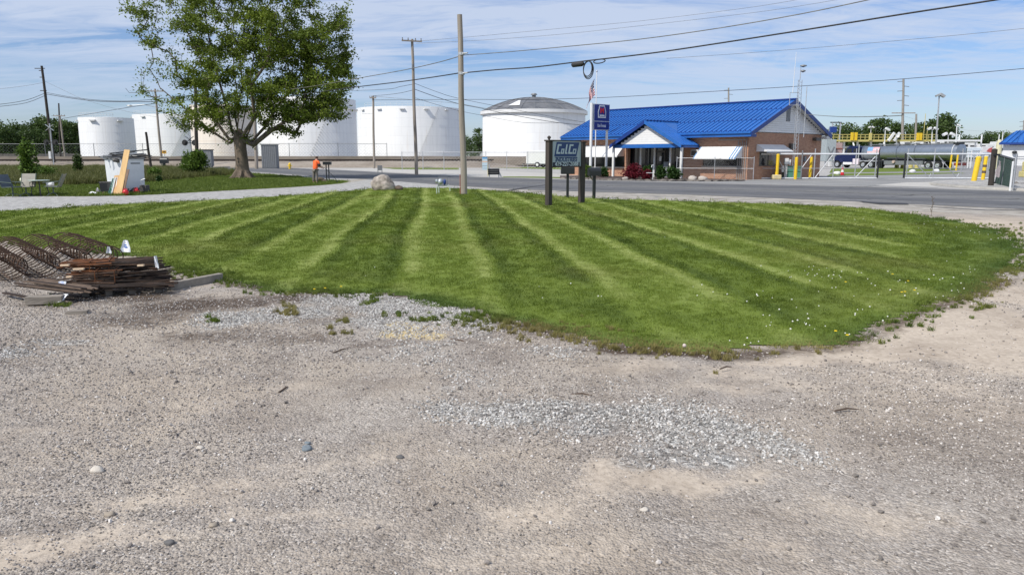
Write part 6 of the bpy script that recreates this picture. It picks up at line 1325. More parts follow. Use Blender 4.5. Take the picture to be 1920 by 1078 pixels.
for x, zz2 in ((-.1, D(1868, 252, 78).z), (.25, D(1874, 248, 78).z)): b = MB(); b.cyl((x, 0, zt-.5), (x, 0, zz2), .05, n=6); b.build('vent_pipe', white, t)
# ------------------------------------------------------------------ tanker truck
tf = G(1566, 314.5); tr_ = G(1806, 318.5); dv = tr_-tf; TL = dv.length; tz = math.atan2(dv.y, dv.x)
tk = thing('tanker_truck', 'semi truck with dark blue cab and long polished steel tank trailer behind the gate', 'truck', tf, tz)
s = TL/17.8; navy2 = mat('truck_blue', (.008, .017, .075), .25, .2, var=.1)
def TB(n, m, parent=tk, **kw): return lambda mb: mb.build(n, m, parent, **kw)
hw = 1.25
b = MB(); b.prism([(.4, -.95, 1.0), (.35, -.95, 1.55), (.9, -.95, 1.85), (2.4, -.95, 2.0), (2.4, -.95, .8), (.6, -.95, .8)], (0, 1.9, 0)); b.build('hood', navy2, tk, bevel=.04)
b = MB(); b.prism([(2.4, -1.1, .8), (2.4, -1.1, 2.0), (2.75, -1.1, 2.95), (3.1, -1.1, 3.1), (4.3, -1.1, 3.15), (4.5, -1.1, 3.0), (4.5, -1.1, .8)], (0, 2.2, 0)); cab = b.build('cab', navy2, tk, bevel=.04)
b = MB(); b.prism([(2.62, -1.12, 2.05), (2.9, -1.12, 2.82), (3.6, -1.12, 2.85), (3.6, -1.12, 2.05)], (0, .02, 0)); b.build('side_window', glass, cab)
b = MB(); b.add([(2.47, -1.0, 2.1), (2.47, 1.0, 2.1), (2.76, 1.0, 2.9), (2.76, -1.0, 2.9)], [(0, 1, 2, 3)]); b.build('windscreen', glass, cab)
b = MB(); b.b2((3.9, -1.125, 2.3), (4.3, -1.101, 2.8)); b.build('sleeper_window', glass, cab); b = MB(); b.b2((3.0, -1.13, 3.12), (3.5, 1.1, 3.25)); b.build('sun_visor', navy2, cab)
b = MB(); b.cyl((4.75, -1.0, .9), (4.75, -1.0, 3.4), .09, n=10); b.build('exhaust_stack', galv, tk, smooth=True)
b = MB(); b.b2((.15, -1.15, .45), (.45, 1.15, .85)); b.build('bumper', galv, tk, bevel=.03); b = MB(); b.b2((.33, -.7, .95), (.37, .7, 1.6)); b.build('grille', galv, tk)
b = MB(); b.prism([(.45, -1.2, .75), (.7, -1.2, 1.25), (1.6, -1.2, 1.3), (2.0, -1.2, .8), (1.85, -1.2, .8), (1.5, -1.2, 1.1), (.8, -1.2, 1.1), (.6, -1.2, .75)], (0, .3, 0)); b.build('mudguard', navy2, tk)
for y in (-1.05, 1.05): b = MB(); b.blob((.5, y, 1.2), (.12, .16, .14), 2, 0); b.build('headlight', white, tk)
b = MB(); b.b2((2.2, -1.16, .45), (3.8, -.6, .85)); b.build('fuel_tank', white, tk, bevel=.08); b = MB(); b.b2((3.9, -1.14, .5), (4.9, -.7, 1.35)); b.build('side_box', mat('box_pinkish', (.70, .62, .66), .4), tk, bevel=.03)
b = MB(); b.b2((.6, -.4, .7), (7.6, .4, .95)); b.build('chassis', bm_, tk)
def wheel(x, y, par_=tk, r_=.52):
    sgn = -1 if y < 0 else 1; b = MB(); b.cyl((x, y, r_), (x, y-sgn*.3, r_), r_, n=22); w_ = b.build('wheel', black, par_, smooth=True); b = MB(); b.lathe((0, 0, 0), [(.30, 0), (.28, .02), (.12, -.04), (.10, .06), (.02, .07)], 16); o = b.build('rim', mat('chrome_rim', (.60, .61, .63), .25, .7), w_); o.rotation_euler = (pi/2*(1 if y < 0 else -1), 0, 0); o.location = (x, y+sgn*.012, r_)
wheel(1.25, -1.2); wheel(1.25, 1.2)
for x in (5.75, 7.05): wheel(x, -1.22); wheel(x, 1.22)
b = MB(); b.prism([(5.1, -1.2, .95), (5.2, -1.2, 1.12), (7.6, -1.2, 1.12), (7.75, -1.2, .95)], (0, 2.4, 0)); b.build('fender', galv, tk)
# trailer
def ovalring(x, w_, h_, zc, n=28):
    return [(x, w_*abs(cos(2*pi*k/n))**.8*(1 if cos(2*pi*k/n) > 0 else -1), zc+h_*abs(sin(2*pi*k/n))**.8*(1 if sin(2*pi*k/n) > 0 else -1)) for k in range(n)]
n = 28; secs = [(5.0, .3, .3), (5.08, .8, .75), (5.3, 1.05, .95), (TL-.9, 1.18, 1.10), (TL-.5, 1.12, 1.04), (TL-.42, .9, .8), (TL-.38, .1, .1)]; vs = []
for (x, a, c) in secs: vs += ovalring(x, a, c, 2.22)
b = MB(); b.add(vs, [(i*n+k, i*n+(k+1) % n, (i+1)*n+(k+1) % n, (i+1)*n+k) for i in range(len(secs)-1) for k in range(n)]); b.build('tank', steelp, tk, smooth=True)
for x in (5.4, 8.1, 10.8, 13.5, TL-1.0):
    b = MB(); rg = ovalring(0, 1.205, 1.125, 2.22); b.add([(x-.04, y, z) for _, y, z in rg]+[(x+.04, y, z) for _, y, z in rg], [(k, (k+1) % n, (k+1) % n+n, k+n) for k in range(n)]); b.build('tank_band', steelp if x < TL-2 else white, tk, smooth=True)
b = MB(); b.b2((6.0, -.35, 3.30), (TL-1.5, .35, 3.40)); b.build('walkway', dgalv, tk)
for x in (7.5, 10.0, 12.5): b = MB(); b.cyl((x, 0, 3.38), (x, 0, 3.5), .28, n=12); b.build('hatch', galv, tk)
b = MB(); b.b2((TL-1.2, -.7, 3.25), (TL-.55, .7, 3.5)); b.build('rear_guard', bm_, tk, bevel=.04)
b = MB(); b.b2((6.0, -.5, .98), (TL-.6, .5, 1.2)); b.build('subframe', bm_, tk)
b = MB(); b.b2((9.0, -1.0, .55), (TL-5.0, -.6, 1.1)); b.build('side_skirt', dgalv, tk)
for x in (TL-4.1, TL-2.8): wheel(x, -1.22); wheel(x, 1.22)
b = MB(); b.b2((TL-.6, -1.15, .5), (TL-.35, 1.15, .9)); b.build('rear_bumper', mat('bumper_red', (.22, .04, .03), .5), tk)
for x in (8.3, 8.55): b = MB(); b.b2((x, -1.0, 0.02), (x+.12, -.85, 1.0)); b.build('landing_leg', bm_, tk)
b = MB(); b.cyl((10.6, -1.05, .95), (10.6, -1.25, .95), .2, n=12); b.build('valve', mat('valve_tan', (.55, .42, .36), .5), tk)
dec = thing if False else None
fx0, fx1 = 6.3, 8.2; zt_, zb_ = 2.98, 2.02
def decal(x0, x1, z0, z1, m, nm='flag_decal'):
    pts = []
    for k in range(7):
        z = z0+(z1-z0)*k/6; s_ = max(-1, min(1, (z-2.22)/1.12)); y = -1.19*(1-abs(s_)**2.5)**(.4)-.02; pts += [(x0, y, z), (x1, y, z)]
    b = MB(); b.add(pts, [(2*k, 2*k+1, 2*k+3, 2*k+2) for k in range(6)]); return b.build(nm, m, tk)
decal(fx0, fx0+.85, 2.45, zt_, mat('decal_blue', (.20, .38, .62), .4), 'decal_canton')
nst_ = 9
for k in range(nst_):
    z1 = zt_-(zt_-zb_)*k/nst_; z0 = zt_-(zt_-zb_)*(k+1)/nst_; decal(fx0+(.86 if z0 > 2.44 else 0), fx1, z0, z1, mat('decal_red', (.62, .25, .28), .4) if k % 2 == 0 else mat('decal_white', (.72, .70, .72), .4), 'decal_stripe')
for (lb, u, v, n_) in (('pair of pale yellow drums under the trailer nose', 1680, 316, 2), ('row of pale yellow drums left of the right gate leaf', 1706, 315.5, 2)):
    for k in range(n_):
        p = G(u+(k-.5)*11, v); t = thing('drum', ('left' if k == 0 else 'right')+' drum of the '+lb, 'drum', (p.x, p.y-1.0, 0)); b = MB(); b.lathe((0, 0, 0), [(.28, 0), (.29, .1), (.28, .12), (.28, .28), (.29, .3), (.28, .32), (.28, .78), (.02, .79)], 14); b.build('body', pyell, t, smooth=True); b = MB(); b.lathe((0, 0, .79), [(.27, 0), (.27, .03), (.02, .031)], 12); b.build('lid', white, t)
# ------------------------------------------------------------------ loading rack behind
ry = 128.0; rx0, rx1 = D(1548, 300, ry).x, D(1748, 300, ry).x; rk = thing('loading_rack', 'long yellow loading rack walkway on columns behind the tanker', 'loading rack', (rx0, ry, 0)); RL = rx1-rx0; pz = D(1650, 266, ry).z; hz = D(1650, 253, ry).z
b = MB(); b.b2((0, -.8, pz), (RL, .8, pz+.32)); b.build('walkway_beam', pyell, rk)
for y in (-.8, .8):
    b = MB(); b.cyl((0, y, hz), (RL, y, hz), .05, n=6); b.cyl((0, y, (hz+pz+.3)/2), (RL, y, (hz+pz+.3)/2), .035, n=5); b.build('handrail', pyell, rk)
for k in range(25): b = MB(); b.cyl((k*RL/24, -.8, pz+.3), (k*RL/24, -.8, hz), .045, n=5); b.build('rail_post', pyell, rk)
for k in range(8): x = (k+.3)*RL/8; b = MB(); b.b2((x-.12, -.12, 0), (x+.12, .12, pz)); b.build('column', white, rk)
for u in (1590, 1597, 1624, 1712, 1717): x = D(u, 300, ry).x-rx0; b = MB(); b.b2((x-.2, -1.0, pz+.2), (x+.2, -.7, D(u, 249 if u < 1620 else 250, ry).z)); b.build('control_post', yell if u < 1620 or u > 1700 else pyell, rk)
x = D(1722, 300, ry).x-rx0; z1 = D(1722, 238, ry).z
for dx in (0, .55): b = MB(); b.cyl((x+dx, -.9, pz), (x+dx, -.9, z1 if dx else D(1716, 214, ry).z), .05, n=5); b.build('ladder_rail', pyell, rk)
for u in (1657, 1667): x = D(u, 300, ry).x-rx0; b = MB(); b.bar((x, -1.0, pz+.1), (x+.9, -1.0, D(u, 253, ry).z+.3), .35, .35); b.build('loading_arm', white, rk)
for k in range(7): x = (k+.6)*RL/7; b = MB(); b.tube([(x, -.5, pz), (x, -1.2, pz-.8), (x-.1, -1.2, pz-2.6)], .13, 6); b.build('drop_hose', white if k % 2 else bm_, rk)
for z in (pz-.9, pz-1.5): b = MB(); b.cyl((0, .9, z), (RL, .9, z), .16, n=8); b.build('pipe', white if z > pz-1.2 else dgalv, rk)
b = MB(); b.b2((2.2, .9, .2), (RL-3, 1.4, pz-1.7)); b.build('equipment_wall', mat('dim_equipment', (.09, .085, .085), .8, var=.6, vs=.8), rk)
p = D(1679, 300, 126); t = thing('satellite_dish', 'white round satellite dish above the yellow walkway', 'dish', (p.x, p.y, 0)); zc_ = D(1679, 254.5, 126).z
b = MB(); b.cyl((0, .2, 0), (0, .2, zc_), .06, n=6); b.build('mast', galv, t); b = MB(); b.lathe((0, 0, 0), [(.03, -.12), (.2, -.08), (.33, 0), (.32, .03), (.18, -.04), (.03, -.07)], 16); o = b.build('dish', white, t, smooth=True); o.rotation_euler = (R(80), 0, 0); o.location = (0, 0, zc_)
# equipment behind the trailer: pale vessels, pipe bridge, white trailers, banners
def boxthing(name, label, cat, u0, u1, v0, v1, Y, m, dpt=2.0, extra=None, bev=.04):
    a = D(u0, 300, Y).x; c = D(u1, 300, Y).x; z1 = D((u0+u1)/2, v0, Y).z; z0 = max(0, D((u0+u1)/2, v1, Y).z); t = thing(name, label, cat, ((a+c)/2, Y, 0)); w_ = (c-a)/2
    b = MB(); b.b2((-w_, 0, z0), (w_, dpt, z1)); b.build('body', m, t, bevel=bev)
    if z0 > .3:
        for x in (-w_*.8, w_*.8): b = MB(); b.b2((x-.08, .2, 0), (x+.08, .4, z0)); b.build('leg', galv, t)
    return t, w_, z0, z1
t, w_, z0, z1 = boxthing('pipe_bridge', 'long white pipe bridge above the rear of the tanker trailer', 'pipe bridge', 1752, 1836, 262.5, 266, 142, white)
for k in range(3): b = MB(); x = -w_+.4+k*w_; b.cyl((x, .6, 0), (x, .6, z1+1.0), .13, n=6); b.build('column', white, t)
t, w_, z0, z1 = boxthing('banner_board', 'large white banner board right of the tanker', 'banner', 1812, 1853, 277, 296, 112, mat('banner_white', (.66, .72, .76), .6, var=.06), .1)
for k, (a, c) in enumerate(((.2, .24), (.45, .5), (.7, .73))): b = MB(); b.b2((-w_*.5, -.03, z0+(z1-z0)*a), (w_*.5, -.002, z0+(z1-z0)*c)); b.build('print_line', mat('print_bluegrey', (.40, .46, .54), .6), t)
t, w_, z0, z1 = boxthing('banner_board', 'white board with a red patch left of the cream vessel', 'banner', 1839, 1859, 275, 291, 108, mat('banner_white2', (.68, .66, .66), .6), .1)
b = MB(); b.prism([(-.1, -.02, z0+.5), (w_*.9, -.02, z0+.3), (w_*.9, -.02, z1-.1), (.2, -.02, z1-.3)], (0, .015, 0)); b.build('red_patch', mat('patch_red', (.5, .10, .10), .6), t); b = MB(); b.b2((-w_*.8, -.02, z0+.25), (w_*.4, -.002, z0+.36)); b.build('print_line', mat('print_bluegrey', (0, 0, 0)), t)
for k, (u0, u1, v0, v1, Y) in enumerate(((1692, 1724, 266, 271, 134), (1728, 1750, 264.5, 271, 136), (1753, 1768, 265, 272, 133), (1800, 1830, 268, 278, 150), (1834, 1862, 270, 279, 152), (1864, 1880, 266, 290, 155))):
    lb = ('long white tank top over the trailer middle', 'white equipment housing left of the lamp mast', 'small white housing at the lamp mast foot', 'white storage box beyond the pipe bridge', 'pale storage box beyond the red patched board', 'pale block behind the cream vessel')[k]
    t, w_, z0, z1 = boxthing('equipment_housing', lb, 'equipment', u0, u1, v0, v1, Y, mat('equipment_white', (.70, .70, .68), .6, var=.08))
    b = MB(); b.b2((-w_*.9, -.03, z0+(z1-z0)*.25), (-w_*.2, -.002, z0+(z1-z0)*.65)); b.build('dark_opening', bm_, t); b = MB(); b.b2((w_*.1, -.03, z0+(z1-z0)*.25), (w_*.85, -.002, z0+(z1-z0)*.5)); b.build('dark_opening', bm_, t)
t, w_, z0, z1 = boxthing('far_warehouse', 'long low pale warehouse roof on the right horizon', 'building', 1760, 2100, 271, 280, 250, mat('warehouse_wall', (.48, .48, .46), .8, var=.06), 20)
b = MB(); b.b2((-w_-.5, -.5, z1), (w_+.5, 20, z1+.5)); b.build('roof', mat('warehouse_roof', (.36, .36, .37), .7), t)
t, w_, z0, z1 = boxthing('pipe_manifold', 'tangle of white and red pipes behind the rear of the trailer', 'pipework', 1806, 1850, 284, 285, 110, dgalv, .5)
for k in range(9): b = MB(); x = -w_+.3+k*.42; b.cyl((x, 0, 0), (x, 0, 1.9+.3*(k % 3)), .08, n=6); b.build('pipe', white if k % 3 else galv, t)
# crane-like frame and blue box behind the office eave
p = D(1566, 300, 150); t = thing('gantry_frame', 'dark gantry frame with blue tarpaulin right of the office eave', 'gantry', (p.x, p.y, 0)); 
for u in (1556, 1571): x = D(u, 300, 150).x-p.x; b = MB(); b.cyl((x, 0, 0), (x, 0, D(u, 229, 150).z), .12, n=6); b.build('column', galv, t)
xa, xb = D(1552, 300, 150).x-p.x, D(1573, 300, 150).x-p.x; b = MB(); b.b2((xa, -.1, D(1560, 231, 150).z), (xb, .1, D(1560, 229, 150).z)); b.build('beam', bm_, t); b = MB(); b.b2((xa, -.3, D(1560, 249, 150).z), (xa+1.2, .3, D(1560, 238, 150).z)); b.build('tarpaulin', dblue, t)
t, w_, z0, z1 = boxthing('grey_shed', 'grey equipment shed between office and loading rack', 'shed', 1547, 1566, 262, 303, 122, mat('shed_grey', (.34, .38, .39), .6, var=.1), 3)
for s_ in (-1, 1): b = MB(); b.bar((-w_*.6, -.05, 1.0 if s_ > 0 else 3.2), (w_*.6, -.05, 3.2 if s_ > 0 else 1.0), .06, .12); b.build('cross_brace', dgalv, t)
t, w_, z0, z1 = boxthing('waste_stack', 'pinkish stack of stacked trays in front of the loading rack', 'stack', 1567, 1578, 268, 290, 124, mat('tray_pink', (.42, .30, .28), .7), 1.0)
for k in range(3): b = MB(); z = 1+k*.9; b.b2((-w_-.05, -.05, z), (w_+.05, 1.02, z+.22)); b.build('tray', mat('tray_rust', (.22, .08, .06), .7), t)
# ------------------------------------------------------------------ white container and leaning junk at the left
cA = G(233, 364.5); cont = thing('white_container', 'tall white metal tub piled with scrap beside the gravel drive', 'container', cA, R(63)); k_ = cA.y/FPX; Hc = D(233, 299, cA.y).z
def taperbox(x0, x1, y0, y1, z0, z1, ex):
    b = MB(); b.add([(x0, y0, z0), (x1, y0, z0), (x1, y1, z0), (x0, y1, z0), (x0-ex, y0-ex, z1), (x1+ex, y0-ex, z1), (x1+ex, y1+ex, z1), (x0-ex, y1+ex, z1)], [(3, 2, 1, 0), (4, 5, 6, 7), (0, 1, 5, 4), (1, 2, 6, 5), (2, 3, 7, 6), (3, 0, 4, 7)]); return b
cw = mat('enamel_white', (.72, .74, .76), .45, var=.1, vs=1.5)
taperbox(0, 1.12, 0, 1.12, .06, Hc, .04).build('tub', cw, cont)
b = MB(); b.b2((-.09, -.09, Hc), (1.21, 1.21, Hc+.05)); b.build('rim', dgalv, cont); b = MB(); b.b2((.05, .05, 0), (1.07, 1.07, .06)); b.build('base', dpole, cont)
b = MB(); b.b2((.45, -.045, Hc-.22), (.95, -.028, Hc-.16)); b.build('handle', dgalv, cont)
pile = thing('scrap_pile', 'heap of dark bent pipes and rails on top of the white tub', 'scrap', cA+Matrix.Rotation(R(63), 3, 'Z') @ Vector((.56, .56, 0))+Vector((0, 0, Hc+.05)), R(27)); rr = random.Random(31)
for k in range(30):
    L_ = rr.uniform(.5, 2.1); a = rr.gauss(0, .35); z = .03+rr.random()*.16; c = Vector((rr.uniform(-.35, .35), rr.uniform(-.5, .5), z)); d = Vector((cos(a), sin(a), rr.gauss(0, .06)))*L_/2; b = MB(); b.cyl(c-d, c+d, rr.uniform(.015, .032), n=6); b.build('pipe', [junk, bm_, galv, dgalv][k % 4], pile)
b = MB(); b.bar((-.6, -.5, .22), (1.05, -.4, .40), .10, .05); b.build('rail', bm_, pile); b = MB(); b.bar((-.5, -.55, .12), (.5, -.5, .30), .05, .03); b.build('rail', junk, pile)
b = MB(); b.blob((-.32, -.66, -.10), (.17, .14, .13), 2, .25, 9); b.build('hose_bundle', junk, pile)
def lean(label, u0, v0, u1, v1, wpx, th, m, name='leaning_board', cat='board', dy=-.25, dy1=.15, grp=None):
    a = G(u0, v0); b1 = D(u1, v1, a.y+dy1-dy); k = a.y/FPX; t = MB(); d = b1-a; t.bar((0, 0, 0), d, wpx*k, th, up=(0, 1, .0)) if False else None
    x = d.normalized(); side = Vector((1, 0, 0)); side = (side-x*side.dot(x)).normalized(); nrm = x.cross(side); w_ = wpx*k/2
    vs = []
    for s0 in (0, th):
        for p in (Vector((0, 0, 0)), d):
            for q in (-1, 1): vs.append(p+side*w_*q+nrm*s0)
    t.add(vs, [(0, 1, 3, 2), (4, 6, 7, 5), (0, 2, 6, 4), (1, 5, 7, 3), (0, 4, 5, 1), (2, 3, 7, 6)]); o = t.build(name, m, None, loc=a); tag(o, label, cat, grp); return o
lean('tall fresh yellow plank leaning on the white tub', 222, 367, 238, 281, 10.5, .04, cream, dy1=.5)
lean('short fresh yellow board left of the tall plank', 215, 367, 219, 329, 9, .04, mat('plywood_b', (.58, .35, .15), .75, var=.12, vs=5), dy1=.3)
lean('darker brown board edge behind the tall plank, on its right', 229, 366.5, 240, 318, 5, .03, mat('brown_board', (.20, .13, .09), .8), dy1=.55)
lean('dark grey plank leaning against the shaded side of the tub', 254, 361, 245, 322, 5, .05, mat('dark_plank', (.055, .045, .04), .85), dy1=.6)
for k, (u0, u1, m_) in enumerate(((203, 212, greenp), (206, 216, mat('green_tube2', (.05, .20, .14), .5)), (209, 217, white))):
    p0_ = G(u0, 367); p1_ = D(u1, 335-k, p0_.y+.45); b = MB(); d = p1_-p0_; b.cyl((0, 0, .02), d, .028, n=8); b.cyl((.14, .05, .02), d+Vector((.05, .05, 0)), .022, n=6); t = thing('folded_chair_frame', ('dark green', 'mid green', 'white')[k]+' folded tube frame leaning on the short yellow board', 'folded chair', p0_); b.build('tube', m_, t)
    b = MB(); b.bar(d*.5, d*.5+Vector((.12, .05, 0)), .03, .03); b.build('cross_tube', m_, t)
for (lb, u, v) in (('left red jug standing before the white tub', 236, 367), ('right red jug partly behind the dark wheel', 256, 365)):
    p = G(u, v); t = thing('red_jug', lb, 'jug', p, .3); b = MB(); b.blob((0, 0, .14), (.14, .11, .14), 3, .05, 3); b.build('body', redp, t, smooth=True); b = MB(); b.tube([(-.08, 0, .24), (-.05, 0, .32), (.06, 0, .32), (.08, 0, .24)], .02, 6); b.build('handle', redp, t); b = MB(); b.cyl((.1, 0, .22), (.14, 0, .32), .03, n=8); b.build('spout', bm_, t)
p = G(253, 364); t = thing('hand_mower', 'small dark machine with wheels and pipes at the corner of the tub', 'machine', p); 
for x in (0, .42): b = MB(); b.cyl((x, -.05, .15), (x, .03, .15), .15, n=14); b.build('wheel', black, t)
b = MB(); b.b2((-.5, 0, .12), (.5, .06, .18)); b.build('axle_bar', bm_, t); b = MB(); b.b2((.28, -.1, .1), (.62, .25, .42)); b.build('engine', junk, t, bevel=.03); b = MB(); b.tube([(.35, .1, .4), (.3, .1, .65), (.5, .1, .72)], .02, 6); b.build('pipe', galv, t)
p = G(199, 365); t = thing('black_bin', 'small black bin at the left corner of the white tub', 'bin', p); taperbox(-.16, .16, -.14, .14, 0, .55, .03).build('body', bm_, t); b = MB(); b.b2((-.2, -.18, .55), (.2, .18, .60)); b.build('lid', junk, t)
def cloth(name, label, u, v, rx, ry_, h_, m, seed, cat):
    p = G(u, v); r = random.Random(seed); ph = [(r.uniform(4, 14), r.uniform(4, 14), r.uniform(0, 6)) for _ in range(5)]; n = 22; vs = []
    for i in range(n):
        for j in range(n):
            x = (i/(n-1)-.5)*2; y = (j/(n-1)-.5)*2; q = max(0, 1-(x*x+y*y)**.9); z = q*h_*(.6+.35*sum(sin(x*a*.7+y*b_*.5+c) for a, b_, c in ph)/2.2); k = 1-.12*sin(3*math.atan2(y, x)+seed); l = max(1, (x*x+y*y)**.5); vs.append((x/l*rx*k, y/l*ry_*k, max(.012, z+.012)))
    b = MB(); b.add(vs, [(i*n+j, i*n+j+1, (i+1)*n+j+1, (i+1)*n+j) for i in range(n-1) for j in range(n-1)]); o = b.build(name, m, None, loc=p, smooth=True); return tag(o, label, cat)
cloth('white_sheet', 'crumpled white plastic sheet lying on the ground left of the tub', 176, 366.5, .42, .30, .17, mat('sheet_white', (.78, .79, .80), .5, var=.04), 3, 'plastic sheet')
cloth('dark_tarp', 'heap of dark and pale cloth behind the white sheet', 189, 363.5, .30, .3, .38, mat('tarp_grey', (.05, .05, .055), .7, var=.5, vs=7, col2=(.40, .40, .42)), 5, 'cloth heap')
cloth('brown_bag', 'small brown heap of leaves at the corner of the tub', 196, 366, .22, .2, .15, mat('leaf_brown', (.12, .06, .035), .9, var=.4, vs=8), 6, 'heap')
# ------------------------------------------------------------------ patio table and chairs
sling = mat('grey_sling', (.10, .12, .14), .8, var=.15); slingl = mat('pale_sling', (.34, .32, .27), .8, var=.15); ctub = mat('chair_tube_green', (.10, .13, .11), .5, .3)
def patio_chair(label, u, v, rz, ms, hb=.98):
    p = G(u, v); t = thing('patio_chair', label, 'chair', p, rz, 'patio chairs')
    b = MB(); b.prism([(-.27, -.26, .42), (-.27, .26, .40), (-.27, .27, .44), (-.27, -.26, .46)], (.54, 0, 0)); b.build('seat', ms, t)
    b = MB(); b.prism([(-.27, .24, .42), (-.27, .50, hb), (-.27, .53, hb), (-.27, .28, .42)], (.54, 0, 0)); b.build('backrest', ms, t)
    for s in (-.29, .29):
        b = MB(); b.tube([(s, .52, hb+.01), (s, .26, .42), (s, -.28, .44), (s, -.30, .62), (s, .30, .66)], .018, 6); b.build('side_frame', ctub, t, smooth=True)
    b = MB(); b.cyl((0, 0, .12), (0, 0, .41), .03, n=8); b.build('swivel_stem', ctub, t)
    for k in range(4): a = k*pi/2+.78; b = MB(); b.tube([(0, 0, .15), (.2*cos(a), .2*sin(a), .10), (.33*cos(a), .33*sin(a), .0)], .018, 6); b.build('leg', ctub, t)
    return t
patio_chair('dark patio chair left of the table, turned towards it', 25, 369.5, R(75), sling)
patio_chair('pale patio chair left behind the table, facing the camera', 50, 368.5, R(180), slingl) if False else patio_chair('pale patio chair behind the left side of the table', 50, 368.5, R(12), slingl, 1.0)
ch3 = patio_chair('patio chair with white litter on its seat right of the table', 101, 368, R(-75), slingl)
p = G(76, 368); t = thing('patio_table', 'pale glass patio table between the swivel chairs', 'table', p); b = MB(); b.lathe((0, 0, .69), [(.02, 0), (.42, 0), (.43, .02), (.42, .035), (.02, .036)], 24); o = b.build('tabletop', mat('table_glass', (.42, .50, .44), .15), t); o.scale = (1.1, .8, 1)
for k in range(4): a = k*pi/2+.5; b = MB(); b.cyl((.25*cos(a), .2*sin(a), .69), (.38*cos(a), .3*sin(a), 0), .018, n=6); b.build('leg', bm_, t)
c3 = G(99, 368)+Vector((0, 0, .45)); tag(MB().blob((0, 0, .09), (.16, .12, .11), 2, .3, 8).build('litter_bag', white, None, loc=(c3.x-.05, c3.y, c3.z)), 'small white rubbish bag on the seat of the right patio chair', 'bag')
c4 = G(27, 366); tag(MB().blob((0, 0, .06), (.06, .05, .12), 2, .1, 8).build('lamp_globe', mat('globe_cream', (.75, .75, .55), .4), None, loc=(c4.x, c4.y+.6, 0)), 'small pale garden globe behind the left patio chair', 'globe')
bpy.data.objects['lamp_globe'].location.z = .60; p = bpy.data.objects['lamp_globe']; b = MB(); b.cyl((0, 0, -.6), (0, 0, 0), .012, n=5); b.build('stake', bm_, p)
# ------------------------------------------------------------------ rebar cages
CDIR = (G(60, 470)-G(110, 520)); CDIR = Vector((-.66, .75, 0)).normalized(); cz_ang = math.atan2(CDIR.y, CDIR.x)
def hoop_mb(a, c, r):
    m_ = 22; b = MB(); pts = [(0, a*cos(2*pi*k/m_), c+c*sin(2*pi*k/m_)) for k in range(m_)]
    vs = []; n = 5
    for k in range(m_):
        t_ = 2*pi*k/m_; nx, nz = cos(t_), sin(t_)
        for j in range(n): p = 2*pi*j/n; vs.append((r*sin(p), pts[k][1]+nx*r*cos(p), pts[k][2]+nz*r*cos(p)))
    b.add(vs, [(k*n+j, ((k+1) % m_)*n+j, ((k+1) % m_)*n+(j+1) % n, k*n+(j+1) % n) for k in range(m_) for j in range(n)]); return b
cage = None; labs_ = ('rebar cage nearest the camera, cut by the left picture edge', 'second rebar cage from the front, its open end showing', 'third rebar cage from the front, between two others', 'hindmost rebar cage, its end just behind the rod stack')
for i, (u, v, nh, a, c) in enumerate(((14, 526, 13, .27, .185), (76, 521, 13, .275, .19), (138, 511, 13, .27, .185), (199, 505, 13, .27, .185))):
    p = G(u, v); t = thing('rebar_cage', labs_[i], 'rebar cage', p+Vector((0, 0, .012)), cz_ang, 'rusty rebar cages'); h0 = hoop_mb(a, c, .009).build('hoop', rust, t, smooth=True); rr = random.Random(i)
    for k in range(1, nh): o = h0.copy(); COL.objects.link(o); o.parent = t; o.location = (k*.235+rr.gauss(0, .02), rr.gauss(0, .006), 0); o.rotation_euler = (rr.gauss(0, .04), rr.gauss(.10, .09), rr.gauss(.08, .08))
    for k in range(6): an = 2*pi*k/6+.4; b = MB(); b.cyl((-.12, (a-.015)*cos(an), c+(c-.015)*sin(an)), (nh*.235, (a-.015)*cos(an), c+(c-.015)*sin(an)), .009, n=5); b.build('long_bar', rust, t)
